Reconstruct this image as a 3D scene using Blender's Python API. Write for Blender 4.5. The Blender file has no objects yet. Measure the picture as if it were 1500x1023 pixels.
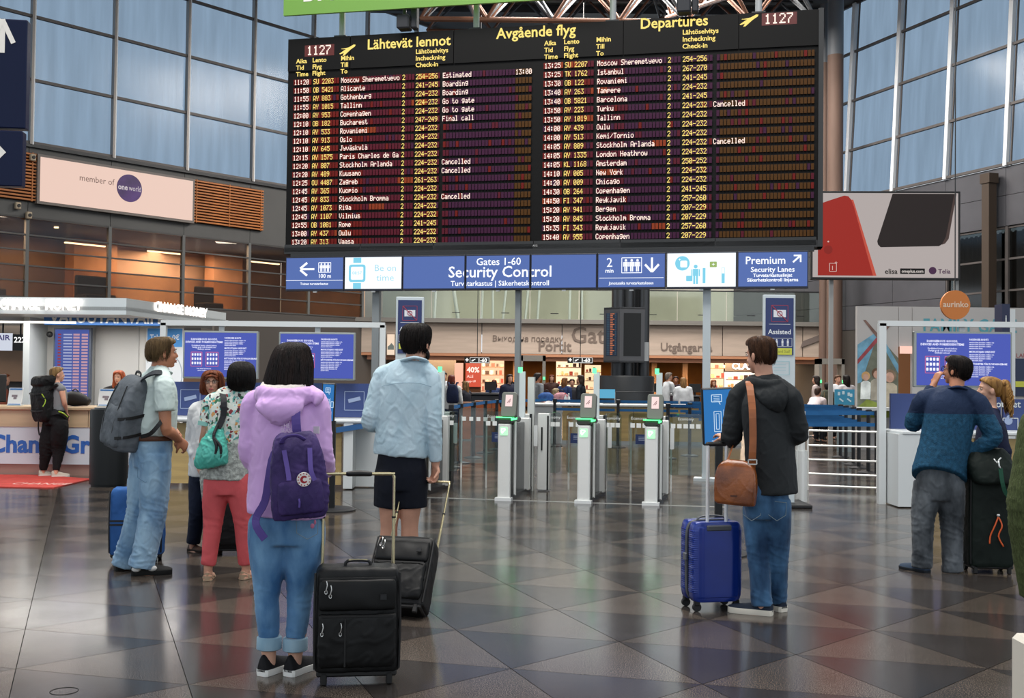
import bpy, bmesh, math, random
from math import sin, cos, pi, sqrt, atan2, radians
from mathutils import Vector as V, Matrix as MX, noise as NZ, Quaternion
random.seed(7)
sc = bpy.context.scene
COL = sc.collection
# ---------------------------------------------------------------- camera, sky, lamps, exposure
FPX, PITCH, ROLL, CAMH = 1650.0, 0.02333, 0.011, 1.5
FW = V((0, cos(PITCH), sin(PITCH))); UP0 = V((0, -sin(PITCH), cos(PITCH))); RT0 = V((1, 0, 0))
RT = RT0*cos(ROLL) + UP0*sin(ROLL); UP = UP0*cos(ROLL) - RT0*sin(ROLL)
cd = bpy.data.cameras.new('camera'); cam = bpy.data.objects.new('camera', cd); COL.objects.link(cam)
cd.sensor_width = 36; cd.lens = FPX/1500*36; cd.clip_end = 300; cd.clip_start = .05
cam.matrix_world = MX(((RT.x, UP.x, -FW.x, 0), (RT.y, UP.y, -FW.y, 0), (RT.z, UP.z, -FW.z, CAMH), (0, 0, 0, 1)))
sc.camera = cam
w = bpy.data.worlds.new('sky'); sc.world = w; w.use_nodes = True
bgn = w.node_tree.nodes['Background']; bgn.inputs[0].default_value = (.86, .93, 1, 1); bgn.inputs[1].default_value = 1.0
def area(name, loc, size, power, color=(1, 1, 1), rot=(0, 0, 0), sy=None):
    l = bpy.data.lights.new(name, 'AREA'); l.energy = power; l.size = size; l.color = color
    if sy: l.shape = 'RECTANGLE'; l.size_y = sy
    o = bpy.data.objects.new(name, l); COL.objects.link(o); o.location = loc; o.rotation_euler = rot; return o
area('ceiling_fill', (-3, 9, 14.4), 9, 1900, (1, .97, .93), sy=7)  # unseen area lights put under the roof for general top light
area('ceiling_fill', (4, 24, 14.4), 9, 2800, (1, .96, .9), sy=8)
area('ceiling_fill', (3, 5, 14.4), 8, 900, (1, .97, .93))
area('ceiling_fill', (4, 36, 14.2), 9, 4200, (1, .93, .86), sy=7)  # unseen light added to brighten the back of the hall
sc.view_settings.view_transform = 'Standard'; sc.view_settings.look = 'None'
sc.view_settings.exposure = 0.12; sc.view_settings.gamma = 1; sc.view_settings.use_curve_mapping = False
sc.cycles.max_bounces = 7; sc.cycles.diffuse_bounces = 3; sc.cycles.glossy_bounces = 3
sc.cycles.transparent_max_bounces = 16; sc.cycles.transmission_bounces = 4
sc.cycles.sample_clamp_indirect = 4; sc.cycles.caustics_reflective = False; sc.cycles.caustics_refractive = False
sc.cycles.use_denoising = True

# ---------------------------------------------------------------- picture -> place helpers
def ray(px, py): return RT*((px-750)/FPX) + UP*((511.5-py)/FPX) + FW
def gp(px, py):                     # point of the floor seen at a pixel
    d = ray(px, py); t = -CAMH/d.z; return V((d.x*t, d.y*t, 0))
def at(px, py, Y):
    d = ray(px, py); t = Y/d.y; return V((d.x*t, Y, CAMH + d.z*t))
def sc_at(Y): return FPX/Y
class Plane:                        # a vertical plane through o with horizontal direction e
    def __init__(s, ox, oy, ex, ey):
        s.o = V((ox, oy)); s.e = V((ex, ey)).normalized(); s.rz = atan2(s.e.y, s.e.x)
    def uz(s, px, py):
        d = ray(px, py); n = V((-s.e.y, s.e.x)); t = s.o.dot(n)/(d.x*n.x+d.y*n.y)
        p = V((d.x*t, d.y*t)); return (p-s.o).dot(s.e), CAMH+d.z*t
PL = Plane(-5.7, 42.8, -.8485, -1)       # left facade, local +Y faces the hall
PR = Plane(12.05, 42.8, .37, -1)         # right facade, local -Y faces the hall
PS = Plane(2.82, 16.3, 1, -.22)          # signs, board and gates, local -Y faces the camera

# ---------------------------------------------------------------- materials
def lin(h):
    h = h.lstrip('#'); c = [int(h[i:i+2], 16)/255 for i in (0, 2, 4)]
    return tuple((x/12.92 if x <= .04045 else ((x+.055)/1.055)**2.4) for x in c) + (1,)
_M = {}
def M(name, col, rough=.5, metal=0., emit=0., var=None, bump=None, alpha=None, spec=.5, coat=0., sheen=0., stretch=(1, 1, 1), col2=None, coord='Object'):
    """procedural principled material. var=(scale, amount) mottles the colour, bump=(scale, strength) gives fine relief"""
    if name in _M: return _M[name]
    m = bpy.data.materials.new(name); m.use_nodes = True; nt = m.node_tree; b = nt.nodes['Principled BSDF']; L = nt.links.new
    c = lin(col)
    if rough >= .6 and spec == .5: spec = .25
    b.inputs['Base Color'].default_value = c; b.inputs['Roughness'].default_value = rough; b.inputs['Metallic'].default_value = metal
    b.inputs['Specular IOR Level'].default_value = spec
    if coat: b.inputs['Coat Weight'].default_value = coat; b.inputs['Coat Roughness'].default_value = .1
    if sheen: b.inputs['Sheen Weight'].default_value = sheen; b.inputs['Sheen Roughness'].default_value = .4
    tc = nt.nodes.new('ShaderNodeTexCoord'); mp = nt.nodes.new('ShaderNodeMapping'); mp.inputs['Scale'].default_value = stretch
    L(tc.outputs[coord], mp.inputs['Vector'])
    if var:
        n = nt.nodes.new('ShaderNodeTexNoise'); n.inputs['Scale'].default_value = var[0]; n.inputs['Detail'].default_value = 4
        r = nt.nodes.new('ShaderNodeValToRGB'); a = var[1]
        c2 = lin(col2) if col2 else tuple(max(0, x*(1-a)) for x in c[:3])+(1,)
        c1 = c if col2 else tuple(min(1, x*(1+a)) for x in c[:3])+(1,)
        r.color_ramp.elements[0].color = c2; r.color_ramp.elements[1].color = c1
        r.color_ramp.elements[0].position = .35; r.color_ramp.elements[1].position = .65
        L(mp.outputs[0], n.inputs['Vector']); L(n.outputs['Fac'], r.inputs[0]); L(r.outputs[0], b.inputs['Base Color'])
    if bump:
        n = nt.nodes.new('ShaderNodeTexNoise'); n.inputs['Scale'].default_value = bump[0]; n.inputs['Detail'].default_value = 3
        bp = nt.nodes.new('ShaderNodeBump'); bp.inputs['Strength'].default_value = bump[1]; bp.inputs['Distance'].default_value = .01
        L(mp.outputs[0], n.inputs['Vector']); L(n.outputs['Fac'], bp.inputs['Height']); L(bp.outputs[0], b.inputs['Normal'])
    if emit:
        b.inputs['Emission Color'].default_value = c; b.inputs['Emission Strength'].default_value = emit
        b.inputs['Base Color'].default_value = (0.01, .01, .01, 1); b.inputs['Specular IOR Level'].default_value = .15; m.cycles.emission_sampling = 'NONE' if emit < 3 else 'AUTO'
    if alpha is not None: b.inputs['Alpha'].default_value = alpha
    _M[name] = m; return m
def glass(name, tint, op=.12, rough=.03, streak=0.):
    """sheet of glass: transparent tint mixed with a glossy film"""
    if name in _M: return _M[name]
    m = bpy.data.materials.new(name); m.use_nodes = True; nt = m.node_tree; L = nt.links.new
    for n in list(nt.nodes): nt.nodes.remove(n)
    o = nt.nodes.new('ShaderNodeOutputMaterial'); t = nt.nodes.new('ShaderNodeBsdfTransparent'); g = nt.nodes.new('ShaderNodeBsdfGlossy')
    g.inputs['Roughness'].default_value = rough; t.inputs[0].default_value = lin(tint)
    mx = nt.nodes.new('ShaderNodeMixShader'); mx.inputs[0].default_value = op
    L(t.outputs[0], mx.inputs[1]); L(g.outputs[0], mx.inputs[2]); L(mx.outputs[0], o.inputs[0])
    if streak:
        tc = nt.nodes.new('ShaderNodeTexCoord'); mp = nt.nodes.new('ShaderNodeMapping'); mp.inputs['Scale'].default_value = (1.4, 1.4, .12)
        n = nt.nodes.new('ShaderNodeTexNoise'); n.inputs['Scale'].default_value = 2.2; n.inputs['Detail'].default_value = 5
        r = nt.nodes.new('ShaderNodeValToRGB'); c = lin(tint)
        r.color_ramp.elements[0].position = .3; r.color_ramp.elements[1].position = .75
        r.color_ramp.elements[0].color = tuple(x*(1-streak) for x in c[:3])+(1,); r.color_ramp.elements[1].color = tuple(min(1, x*(1+streak)) for x in c[:3])+(1,)
        L(tc.outputs['Object'], mp.inputs[0]); L(mp.outputs[0], n.inputs['Vector']); L(n.outputs['Fac'], r.inputs[0]); L(r.outputs[0], t.inputs[0])
    _M[name] = m; return m

# ---------------------------------------------------------------- objects
def link(o, parent=None):
    COL.objects.link(o)
    if parent is not None: o.parent = parent
    return o
def tag(o, label=None, cat=None, group=None, kind=None):
    if label: o['label'] = label
    if cat: o['category'] = cat
    if group: o['group'] = group
    if kind: o['kind'] = kind
    return o
def thing(name, label, cat, loc=(0, 0, 0), rz=0., group=None):
    o = bpy.data.objects.new(name, None); link(o); o.location = loc; o.rotation_euler = (0, 0, rz); o.empty_display_size = .1
    return tag(o, label, cat, group)
def struct(name, loc=(0, 0, 0), rz=0.):
    o = bpy.data.objects.new(name, None); link(o); o.location = loc; o.rotation_euler = (0, 0, rz); o['kind'] = 'structure'; return o
def on(plane, name, label, cat, u=0., z=0., off=0., group=None):
    n = V((-plane.e.y, plane.e.x)); p = plane.o + plane.e*u + n*off
    return thing(name, label, cat, (p.x, p.y, z), plane.rz, group)
def copy_tree(o, parent=None, loc=None, rz=None, label=None, group=None):
    c = o.copy(); COL.objects.link(c)
    if parent is not None: c.parent = parent
    if loc is not None: c.location = loc
    if rz is not None: c.rotation_euler = (0, 0, rz)
    if label: c['label'] = label
    if group: c['group'] = group
    for ch in o.children: copy_tree(ch, c)
    return c
_T = {}
def text_geo(s, size, bold=0., align='LEFT', res=2, sx=1., sp=1.):
    k = (s, bold, align, res, sp)
    if k not in _T:
        cu = bpy.data.curves.new('t', 'FONT'); cu.body = s; cu.size = 1; cu.align_x = align; cu.offset = bold; cu.resolution_u = res
        cu.space_character = sp; cu.space_line = .95
        o = bpy.data.objects.new('t', cu); me = o.to_mesh()
        _T[k] = ([v.co.copy() for v in me.vertices], [tuple(p.vertices) for p in me.polygons])
        o.to_mesh_clear(); bpy.data.objects.remove(o); bpy.data.curves.remove(cu)
    vs, fs = _T[k]
    return [V((v.x*size*sx, v.y*size, 0)) for v in vs], fs
def ellring(c, ax, ay, rx, ry, seg):
    return [c + ax*(rx*cos(2*pi*i/seg)) + ay*(ry*sin(2*pi*i/seg)) for i in range(seg)]
def catmull(pts, k):
    if k <= 1 or len(pts) < 3: return pts
    out = []
    for i in range(len(pts)-1):
        p0 = pts[max(0, i-1)]; p1 = pts[i]; p2 = pts[i+1]; p3 = pts[min(len(pts)-1, i+2)]
        for j in range(k):
            t = j/k; t2 = t*t; t3 = t2*t
            out.append(tuple(.5*((2*b)+(-a+c)*t+(2*a-5*b+4*c-d)*t2+(-a+3*b-3*c+d)*t3) for a, b, c, d in zip(p0, p1, p2, p3)))
    out.append(tuple(pts[-1])); return out
class MB:
    def __init__(s): s.v = []; s.f = []; s.m = []; s.X = None; s.cm = 0
    def add(s, vs, fs, mi=None):
        b = len(s.v); s.v += [(s.X @ V(q)) if s.X else V(q) for q in vs]
        s.f += [tuple(i+b for i in f) for f in fs]; s.m += [s.cm if mi is None else mi]*len(fs); return s
    def box(s, c, d, rot=None, mi=None, bev=0.):
        hx, hy, hz = d[0]/2, d[1]/2, d[2]/2; c = V(c)
        if bev:
            b = min(bev, hx*.9, hy*.9, hz*.9); vs = []
            for sx in (-1, 1):
                for sy in (-1, 1):
                    for sz in (-1, 1):
                        vs += [(sx*hx, sy*(hy-b), sz*(hz-b)), (sx*(hx-b), sy*hy, sz*(hz-b)), (sx*(hx-b), sy*(hy-b), sz*hz)]
            bm = bmesh.new(); [bm.verts.new(q) for q in vs]; r = bmesh.ops.convex_hull(bm, input=bm.verts); bm.verts.index_update()
            vv = [q.co.copy() for q in bm.verts]; ff = [tuple(x.index for x in f.verts) for f in bm.faces]; bm.free()
        else:
            vv = [V((x*hx, y*hy, z*hz)) for x in (-1, 1) for y in (-1, 1) for z in (-1, 1)]
            ff = [(0, 1, 3, 2), (4, 6, 7, 5), (0, 4, 5, 1), (2, 3, 7, 6), (0, 2, 6, 4), (1, 5, 7, 3)]
        if rot is not None:
            R = rot if isinstance(rot, MX) else MX.Rotation(rot, 3, 'Z'); vv = [R @ q for q in vv]
        return s.add([q+c for q in vv], ff, mi)
    def loft(s, rings, cap=True, mi=None, closed=False):
        n = len(rings[0]); vs = [p for r in rings for p in r]; fs = []
        k = len(rings)
        for i in range(k if closed else k-1):
            for j in range(n):
                a = i*n+j; b = i*n+(j+1) % n; c = ((i+1) % k)*n+(j+1) % n; d = ((i+1) % k)*n+j; fs.append((a, b, c, d))
        if cap and not closed: fs += [tuple(range(n))[::-1], tuple(range((k-1)*n, k*n))]
        return s.add(vs, fs, mi)
    def tube(s, pts, rad, seg=10, k=1, mi=None, ref=None, sq=1., cap=True, dome=False, closed=False):
        """swept ellipse. pts: vectors; rad: number or list (r or (rx, ry)); ref: direction of rx"""
        P = [V(p) for p in pts]; n = len(P)
        if not isinstance(rad, (list, tuple)): rad = [rad]*n
        R = [(r, r*sq) if not isinstance(r, (tuple, list)) else r for r in rad]
        if k > 1:
            q = catmull([tuple(p)+tuple(r) for p, r in zip(P, R)], k); P = [V(x[:3]) for x in q]; R = [x[3:5] for x in q]; n = len(P)
        T = []
        for i in range(n):
            if closed: t = P[(i+1) % n]-P[i-1]
            else: t = (P[min(n-1, i+1)]-P[max(0, i-1)])
            T.append(t.normalized() if t.length > 1e-9 else V((0, 0, 1)))
        ax = V(ref) if ref is not None else (V((1, 0, 0)) if abs(T[0].x) < .8 else V((0, 1, 0)))
        rings = []
        for i in range(n):
            if ref is not None: ax = V(ref)
            a = (ax - T[i]*ax.dot(T[i])); a = a.normalized() if a.length > 1e-6 else V((1, 0, 0)); ax = a; b = T[i].cross(a)
            rings.append(ellring(P[i], a, b, R[i][0], R[i][1], seg))
            if dome and i == 0:
                rr = min(R[0]); rings.insert(0, ellring(P[0]-T[0]*rr*.55, a, b, R[0][0]*.8, R[0][1]*.8, seg)); rings.insert(0, ellring(P[0]-T[0]*rr*.92, a, b, R[0][0]*.38, R[0][1]*.38, seg))
            if dome and i == n-1:
                rr = min(R[i]); rings.append(ellring(P[i]+T[i]*rr*.55, a, b, R[i][0]*.8, R[i][1]*.8, seg)); rings.append(ellring(P[i]+T[i]*rr*.92, a, b, R[i][0]*.38, R[i][1]*.38, seg))
        return s.loft(rings, cap, mi, closed)
    def cyl(s, p0, p1, r0, r1=None, seg=16, mi=None):
        return s.tube([p0, p1], [r0, r0 if r1 is None else r1], seg, mi=mi)
    def ell(s, c, r, su=16, sv=10, rot=None, mi=None):
        c = V(c); rings = []
        for i in range(1, sv):
            t = pi*i/sv; rings.append([V((r[0]*sin(t)*cos(2*pi*j/su), r[1]*sin(t)*sin(2*pi*j/su), -r[2]*cos(t))) for j in range(su)])
        vs = [p for q in rings for p in q] + [V((0, 0, -r[2])), V((0, 0, r[2]))]; n = len(rings); fs = []
        for i in range(n-1):
            for j in range(su): fs.append((i*su+j, i*su+(j+1) % su, (i+1)*su+(j+1) % su, (i+1)*su+j))
        for j in range(su): fs.append((n*su, (j+1) % su, j)); fs.append((n*su+1, (n-1)*su+j, (n-1)*su+(j+1) % su))
        if rot is not None: vs = [rot @ q for q in vs]
        return s.add([q+c for q in vs], fs, mi)
    def strip(s, pts, width, thick, nrm, mi=None, k=1):
        """flat strap: pts path, nrm list (or one) of surface normals"""
        P = [V(p) for p in pts]; N = [V(x) for x in nrm] if isinstance(nrm, list) else [V(nrm)]*len(P)
        if k > 1:
            q = catmull([tuple(p)+tuple(m) for p, m in zip(P, N)], k); P = [V(x[:3]) for x in q]; N = [V(x[3:6]) for x in q]
        rings = []; n = len(P)
        for i in range(n):
            t = (P[min(n-1, i+1)]-P[max(0, i-1)]).normalized(); m = N[i].normalized(); a = t.cross(m).normalized(); m = a.cross(t)
            w, h = width/2, thick/2
            rings.append([P[i]-a*w-m*h, P[i]+a*w-m*h, P[i]+a*w+m*h, P[i]-a*w+m*h])
        return s.loft(rings, True, mi)
    def poly(s, pts, d, o=(0, 0, 0), ux=(1, 0, 0), uy=(0, 0, 1), mi=None):
        """extruded polygon, pts 2-D, thickness d along ux x uy"""
        ux = V(ux); uy = V(uy); n = ux.cross(uy); o = V(o); k = len(pts)
        a = [o+ux*x+uy*y for x, y in pts]; b = [p+n*d for p in a]
        return s.add(a+b, [tuple(range(k))[::-1], tuple(range(k, 2*k))]+[(i, (i+1) % k, k+(i+1) % k, k+i) for i in range(k)], mi)
    def rbox(s, w, h, d, r, o=(0, 0, 0), ux=(1, 0, 0), uy=(0, 0, 1), mi=None, seg=4):
        """rounded-rectangle plate centred on o"""
        pts = []
        for cx, cy, a0 in ((w/2-r, h/2-r, 0), (-w/2+r, h/2-r, 90), (-w/2+r, -h/2+r, 180), (w/2-r, -h/2+r, 270)):
            for i in range(seg+1): a = radians(a0+90*i/seg); pts.append((cx+r*cos(a), cy+r*sin(a)))
        return s.poly(pts, d, o, ux, uy, mi)
    def text(s, t, size, o, ux=(1, 0, 0), uy=(0, 0, 1), bold=0., align='LEFT', mi=None, res=2, sx=1., sp=1., clip=None):
        vs, fs = text_geo(t, size, bold, align, res, sx, sp); ux = V(ux); uy = V(uy); o = V(o)
        return s.add([o+ux*q.x+uy*q.y for q in vs], fs, mi)
    def build(s, name, mats, parent=None, smooth=None, bevel=0., loc=None, label=None, kind=None):
        me = bpy.data.meshes.new(name); me.from_pydata([tuple(q) for q in s.v], [], s.f)
        if not isinstance(mats, (list, tuple)): mats = [mats]
        for q in mats: me.materials.append(q)
        if len(mats) > 1: me.polygons.foreach_set('material_index', s.m)
        o = bpy.data.objects.new(name, me); link(o, parent)
        if smooth:
            me.shade_smooth()
            if smooth is not True: me.set_sharp_from_angle(angle=radians(smooth))
        me.update()
        if bevel:
            b = o.modifiers.new('b', 'BEVEL'); b.width = bevel; b.segments = 2; b.limit_method = 'ANGLE'; b.angle_limit = radians(50)
        if loc is not None: o.location = loc
        if label: o['label'] = label
        if kind: o['kind'] = kind
        return o
def setcol(o, fn, name='Col'):
    me = o.data; a = me.color_attributes.new(name, 'FLOAT_COLOR', 'POINT')
    for i, v in enumerate(me.vertices): a.data[i].color = fn(v.co)
# ================================================================ SETTING
steel = M('brushed_steel', 'b9bbb8', .32, .9, bump=(40, .05), stretch=(1, 1, .05))
darksteel = M('dark_steel', '3c3d3e', .4, .7)
white = M('white_paint', 'dfe2e2', .45, var=(3, .03))
black = M('black_plastic', '121314', .5)
cladding = M('grey_cladding', '4a4a49', .55, var=(.6, .12))
navy = M('navy_panel', '2b3a63', .4)
# ---- floor: triangular granite slabs
A2, B2, O2 = V((.6113, .6095)), V((.325, -.861)), V((-.312, 6.655))
def granite(name, c1, c2, c3, rough):
    m = bpy.data.materials.new(name); m.use_nodes = True; nt = m.node_tree; b = nt.nodes['Principled BSDF']; L = nt.links.new
    tc = nt.nodes.new('ShaderNodeNewGeometry'); oi = nt.nodes.new('ShaderNodeObjectInfo')
    n = nt.nodes.new('ShaderNodeTexNoise'); n.inputs['Scale'].default_value = 165; n.inputs['Detail'].default_value = 4; n.inputs['Roughness'].default_value = .75
    r = nt.nodes.new('ShaderNodeValToRGB'); e = r.color_ramp.elements
    e[0].position = .38; e[0].color = lin(c1); e[1].position = .62; e[1].color = lin(c3); x = e.new(.5); x.color = lin(c2)
    n2 = nt.nodes.new('ShaderNodeTexNoise'); n2.inputs['Scale'].default_value = 2.5; n2.inputs['Detail'].default_value = 2
    mm = nt.nodes.new('ShaderNodeMapRange'); mm.inputs[3].default_value = .82; mm.inputs[4].default_value = 1.16
    ad = nt.nodes.new('ShaderNodeMath'); ad.operation = 'ADD'
    sb = nt.nodes.new('ShaderNodeMath'); sb.operation = 'MULTIPLY_ADD'; sb.inputs[1].default_value = .22; sb.inputs[2].default_value = -.11
    mx = nt.nodes.new('ShaderNodeVectorMath'); mx.operation = 'SCALE'
    L(tc.outputs['Position'], n.inputs['Vector']); L(tc.outputs['Position'], n2.inputs['Vector']); L(n.outputs['Fac'], r.inputs[0])
    L(n2.outputs['Fac'], mm.inputs[0]); L(mm.outputs[0], ad.inputs[0]); L(oi.outputs['Random'], sb.inputs[0]); L(sb.outputs[0], ad.inputs[1])
    L(r.outputs[0], mx.inputs[0]); L(ad.outputs[0], mx.inputs['Scale']); L(mx.outputs[0], b.inputs['Base Color'])
    rr = nt.nodes.new('ShaderNodeMapRange'); rr.inputs[3].default_value = rough; rr.inputs[4].default_value = rough+.07
    L(n2.outputs['Fac'], rr.inputs[0]); L(rr.outputs[0], b.inputs['Roughness']); b.inputs['Specular IOR Level'].default_value = .5
    return m
g_light = granite('light_granite', '191512', '453d36', '80756c', .13)
g_dark = granite('dark_granite', '120f0e', '302c2a', '57514e', .12)
floor = struct('floor')
mb = MB(); mb.box((0, 24, -.055), (70, 80, .1)); mb.build('screed', M('grout', '141312', .8), floor)
def tri_mb(kind, o=V((0, 0)), mb=None, g=.0022, z0=-.02):
    mb = mb or MB(); pts = [V((0, 0)), A2, A2+B2] if kind == 0 else [V((0, 0)), A2+B2, B2]
    c = (pts[0]+pts[1]+pts[2])/3; q = [c+(p-c)*(1-g/.27) for p in pts]; area2 = (q[1]-q[0]).cross(q[2]-q[0]) if False else (q[1].x-q[0].x)*(q[2].y-q[0].y)-(q[1].y-q[0].y)*(q[2].x-q[0].x)
    if area2 < 0: q = [q[0], q[2], q[1]]
    mb.add([V((p.x+o.x, p.y+o.y, 0)) for p in q]+[V((p.x+o.x, p.y+o.y, z0)) for p in q], [(0, 1, 2), (0, 3, 4, 1), (1, 4, 5, 2), (2, 5, 3, 0)]); return mb
tiles = [tri_mb(0).build('tile', g_light, floor), tri_mb(1).build('tile', g_dark, floor)]
far = [MB(), MB()]; used = [0, 0]
cells = []
for i in range(-40, 60):
    for j in range(-60, 60):
        for k in (0, 1):
            o = O2+A2*i+B2*j; c = o+(A2+B2)*.5+(A2-B2)*(.17 if k == 0 else -.17)
            if c.y < -12 or c.y > 42 or abs(c.x) > 16+.1*abs(c.y): continue
            cells.append((c, o, k))
n_tile = 0
for c, o, k in cells:
    near = 4.3 < c.y < 14.2 and -.5 < c.x/c.y < .5 and abs(c.x) < .4545*c.y+.45
    if near and n_tile < 298:
        t = tiles[k] if not used[k] else tiles[k].copy()
        if used[k]: COL.objects.link(t); t.parent = floor
        used[k] = 1; n_tile += 1; t.location = (o.x, o.y, 0)
    else: tri_mb(k, o, far[k])
far[0].build('tile_field', g_light, floor, kind='stuff'); far[1].build('tile_field', g_dark, floor, kind='stuff')
print('tiles', n_tile)
c = gp(94, 1013)
mb = MB(); mb.tube([(c.x+.0625*cos(a), c.y+.0625*sin(a), .0005) for a in [2*pi*i/40 for i in range(40)]], .0018, 6, closed=True)
mb.build('cable_cover_ring', M('ring_gap', '0c0b0b', .6), floor)

# ---- facades (left, right): glazed clerestory over dark cladding
pane_sky = glass('clerestory_glass', '8a9cad', .03, .2, .13)
frame_m = M('transom_grey', '55504e', .5, var=(2, .1)); bright = M('white_column', 'e8ecef', .4)
mull_m = M('mullion_grey', '8f8a86', .45, .3)
ROWS = [8.15, 10.0, 11.87, 13.74, 15.6]
def facade(idx, plane, us, inw, lean, zlow, half):
    ps = plane; ww = struct('wall_left' if idx == 0 else 'wall_right', (ps.o.x, ps.o.y, 0), ps.rz)
    u0, u1 = us[0]-3*0, us[-1]
    # clerestory window
    wn = struct('window_1' if idx == 0 else 'window_2', (ps.o.x, ps.o.y, 0), ps.rz)
    lx = lambda z: -inw*lean*(z-8.15)
    for a, b in zip(us[:-1], us[1:]):
        for z0, z1 in zip(ROWS[:-1], ROWS[1:]):
            y0, y1 = lx(z0), lx(z1)
            MB().add([(a+.03, y0, z0), (b-.03, y0, z0), (b-.03, y1, z1), (a+.03, y1, z1), (a+.03, y0-.02*inw, z0), (b-.03, y0-.02*inw, z0), (b-.03, y1-.02*inw, z1), (a+.03, y1-.02*inw, z1)],
                     [(0, 1, 2, 3)]).build('pane', pane_sky, wn)
    for z in ROWS:
        mb = MB(); mb.box(((u0+u1)/2, lx(z)+.03*inw, z), (u1-u0, .1, .085)); mb.build('transom', frame_m, wn)
    for u in us:
        mb = MB()
        if idx == 1:      # tapered white columns with a dark web beside them
            mb.add([(u-.02, lx(8.15)+inw*.12, 8.1), (u+.12, lx(8.15)+inw*.12, 8.1), (u+.15, lx(15.6)+inw*.14, 15.6), (u-.03, lx(15.6)+inw*.14, 15.6),
                    (u-.02, lx(8.15)-inw*.02, 8.1), (u+.12, lx(8.15)-inw*.02, 8.1), (u+.15, lx(15.6)-inw*.02, 15.6), (u-.03, lx(15.6)-inw*.02, 15.6)],
                   [(0, 1, 2, 3), (4, 7, 6, 5), (0, 4, 5, 1), (1, 5, 6, 2), (2, 6, 7, 3), (3, 7, 4, 0)]); mb.build('column', bright, wn)
            mb = MB(); mb.cyl((u+.2, lx(8.15), 8.1), (u+.24, lx(15.6), 15.6), .035, seg=6); mb.build('mullion', frame_m, wn)
        else:
            mb.box((u, .05*inw, 11.9), (.07, .16, 7.6)); mb.build('mullion', mull_m, wn)
            mb = MB(); mb.box((u-.065, .06*inw, 11.9), (.035, .1, 7.6)); mb.build('mullion', bright, wn)
    return ww
D = 2.623
usL = [-3*D/1.0+i*D for i in range(0, 13)]
wl = facade(0, PL, [D*i for i in range(-4, 9)], 1, 0., 0, 0)
# right: t unit -> u = t*1.066
usR = [1.0+2.62*i for i in range(-3, 9)]
wr = facade(1, PR, usR, -1, .055, 0, 0)
# cladding, left: between z 5.9 and 8.15, and below 3.6
def slab(parent, name, u0, u1, z0, z1, y0, y1, m, bevel=0): return MB().box(((u0+u1)/2, (y0+y1)/2, (z0+z1)/2), (u1-u0, y1-y0, z1-z0)).build(name, m, parent, bevel=bevel)
for i in range(-2, 8):
    slab(wl, 'panel', D*i+.008, D*(i+1)-.008, 5.95, 8.1, -.25, 0, cladding)
slab(wl, 'cladding', -2*D, 8*D, 0, 3.62, -.3, -.02, M('dark_lower_wall', '4c4845', .6))
slab(wl, 'ledge', -2*D, 8*D, 8.02, 8.12, 0, .1, darksteel)
# mezzanine glazing on the left
w3 = struct('window_3', (PL.o.x, PL.o.y, 0), PL.rz)
mez = glass('mezzanine_glass', 'd8ccc0', .07, .05); mez_f = glass('frosted_glass', 'b8a590', .10, .25)
zr = [3.62, 4.1, 4.55, 5.0, 5.45, 5.95]
for i in range(0, 8):
    a, b = D*i, D*(i+1)
    for k in range(5): MB().box(((a+b)/2, -.05, (zr[k]+zr[k+1])/2), (b-a-.06, .012, zr[k+1]-zr[k]-.02)).build('pane', mez_f if k < 2 else mez, w3)
    slab(w3, 'mullion', a-.05, a+.05, 3.62, 5.97, -.1, .02, M('window_bar', '5b5d5c', .5))
    for k in range(0, 6): slab(w3, 'transom', a+.05, b-.05, zr[k]-.022, zr[k]+.022, -.08, 0, M('window_bar2', '474645', .5))
# room behind the glazing
rm = struct('wall_mezzanine', (PL.o.x, PL.o.y, 0), PL.rz)
slab(rm, 'back_wall', 0, 21, 3.4, 6.3, -5.2, -5, M('copper_wall', 'b89880', .7, var=(.5, .25)))
slab(rm, 'room_floor', 0, 21, 3.4, 3.6, -5, -.2, M('room_floor', '4b3a30', .5))
slab(rm, 'room_ceiling', 0, 21, 6.0, 6.2, -5, -.2, M('room_ceiling', '3a2c22', .7))
slab(rm, 'partition', -.2, -.05, 3.4, 6.3, -5, -.1, M('copper_wall2', 'b89a82', .7, var=(.8, .2)))
for u, wd, c in ((2.6, 1.3, 'c79673'), (7.9, 1.6, 'c58f68'), (12.6, 1.1, '70503c'), (17.5, 1.4, 'ad7f60')):
    slab(rm, 'pier', u, u+wd, 3.6, 6.0, -4.6, -4.0, M('pier_'+c, c, .6, var=(1, .15)))
for u in (2.0, 6.2, 9.2): slab(rm, 'lamp_strip', u, u+1.4, 5.62, 5.66, -2.6, -2.5, M('strip_light', 'ffe8c0', emit=6))
for u in (11.4, 13.6, 15.7, 18): MB().cyl((u, -1.6, 5.95), (u, -1.6, 5.99), .07).build('downlight', M('strip_light', 'ffe8c0', emit=6), rm)
area('mezzanine_lamp', PL.o.to_3d()+PL.e.to_3d()*6+V((-.7625, .647, 0))*2.4+V((0, 0, 5.9)), 4, 800, (1, .88, .74))
area('mezzanine_lamp', PL.o.to_3d()+PL.e.to_3d()*14+V((-.7625, .647, 0))*2.4+V((0, 0, 5.9)), 4, 750, (1, .86, .7))
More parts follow.
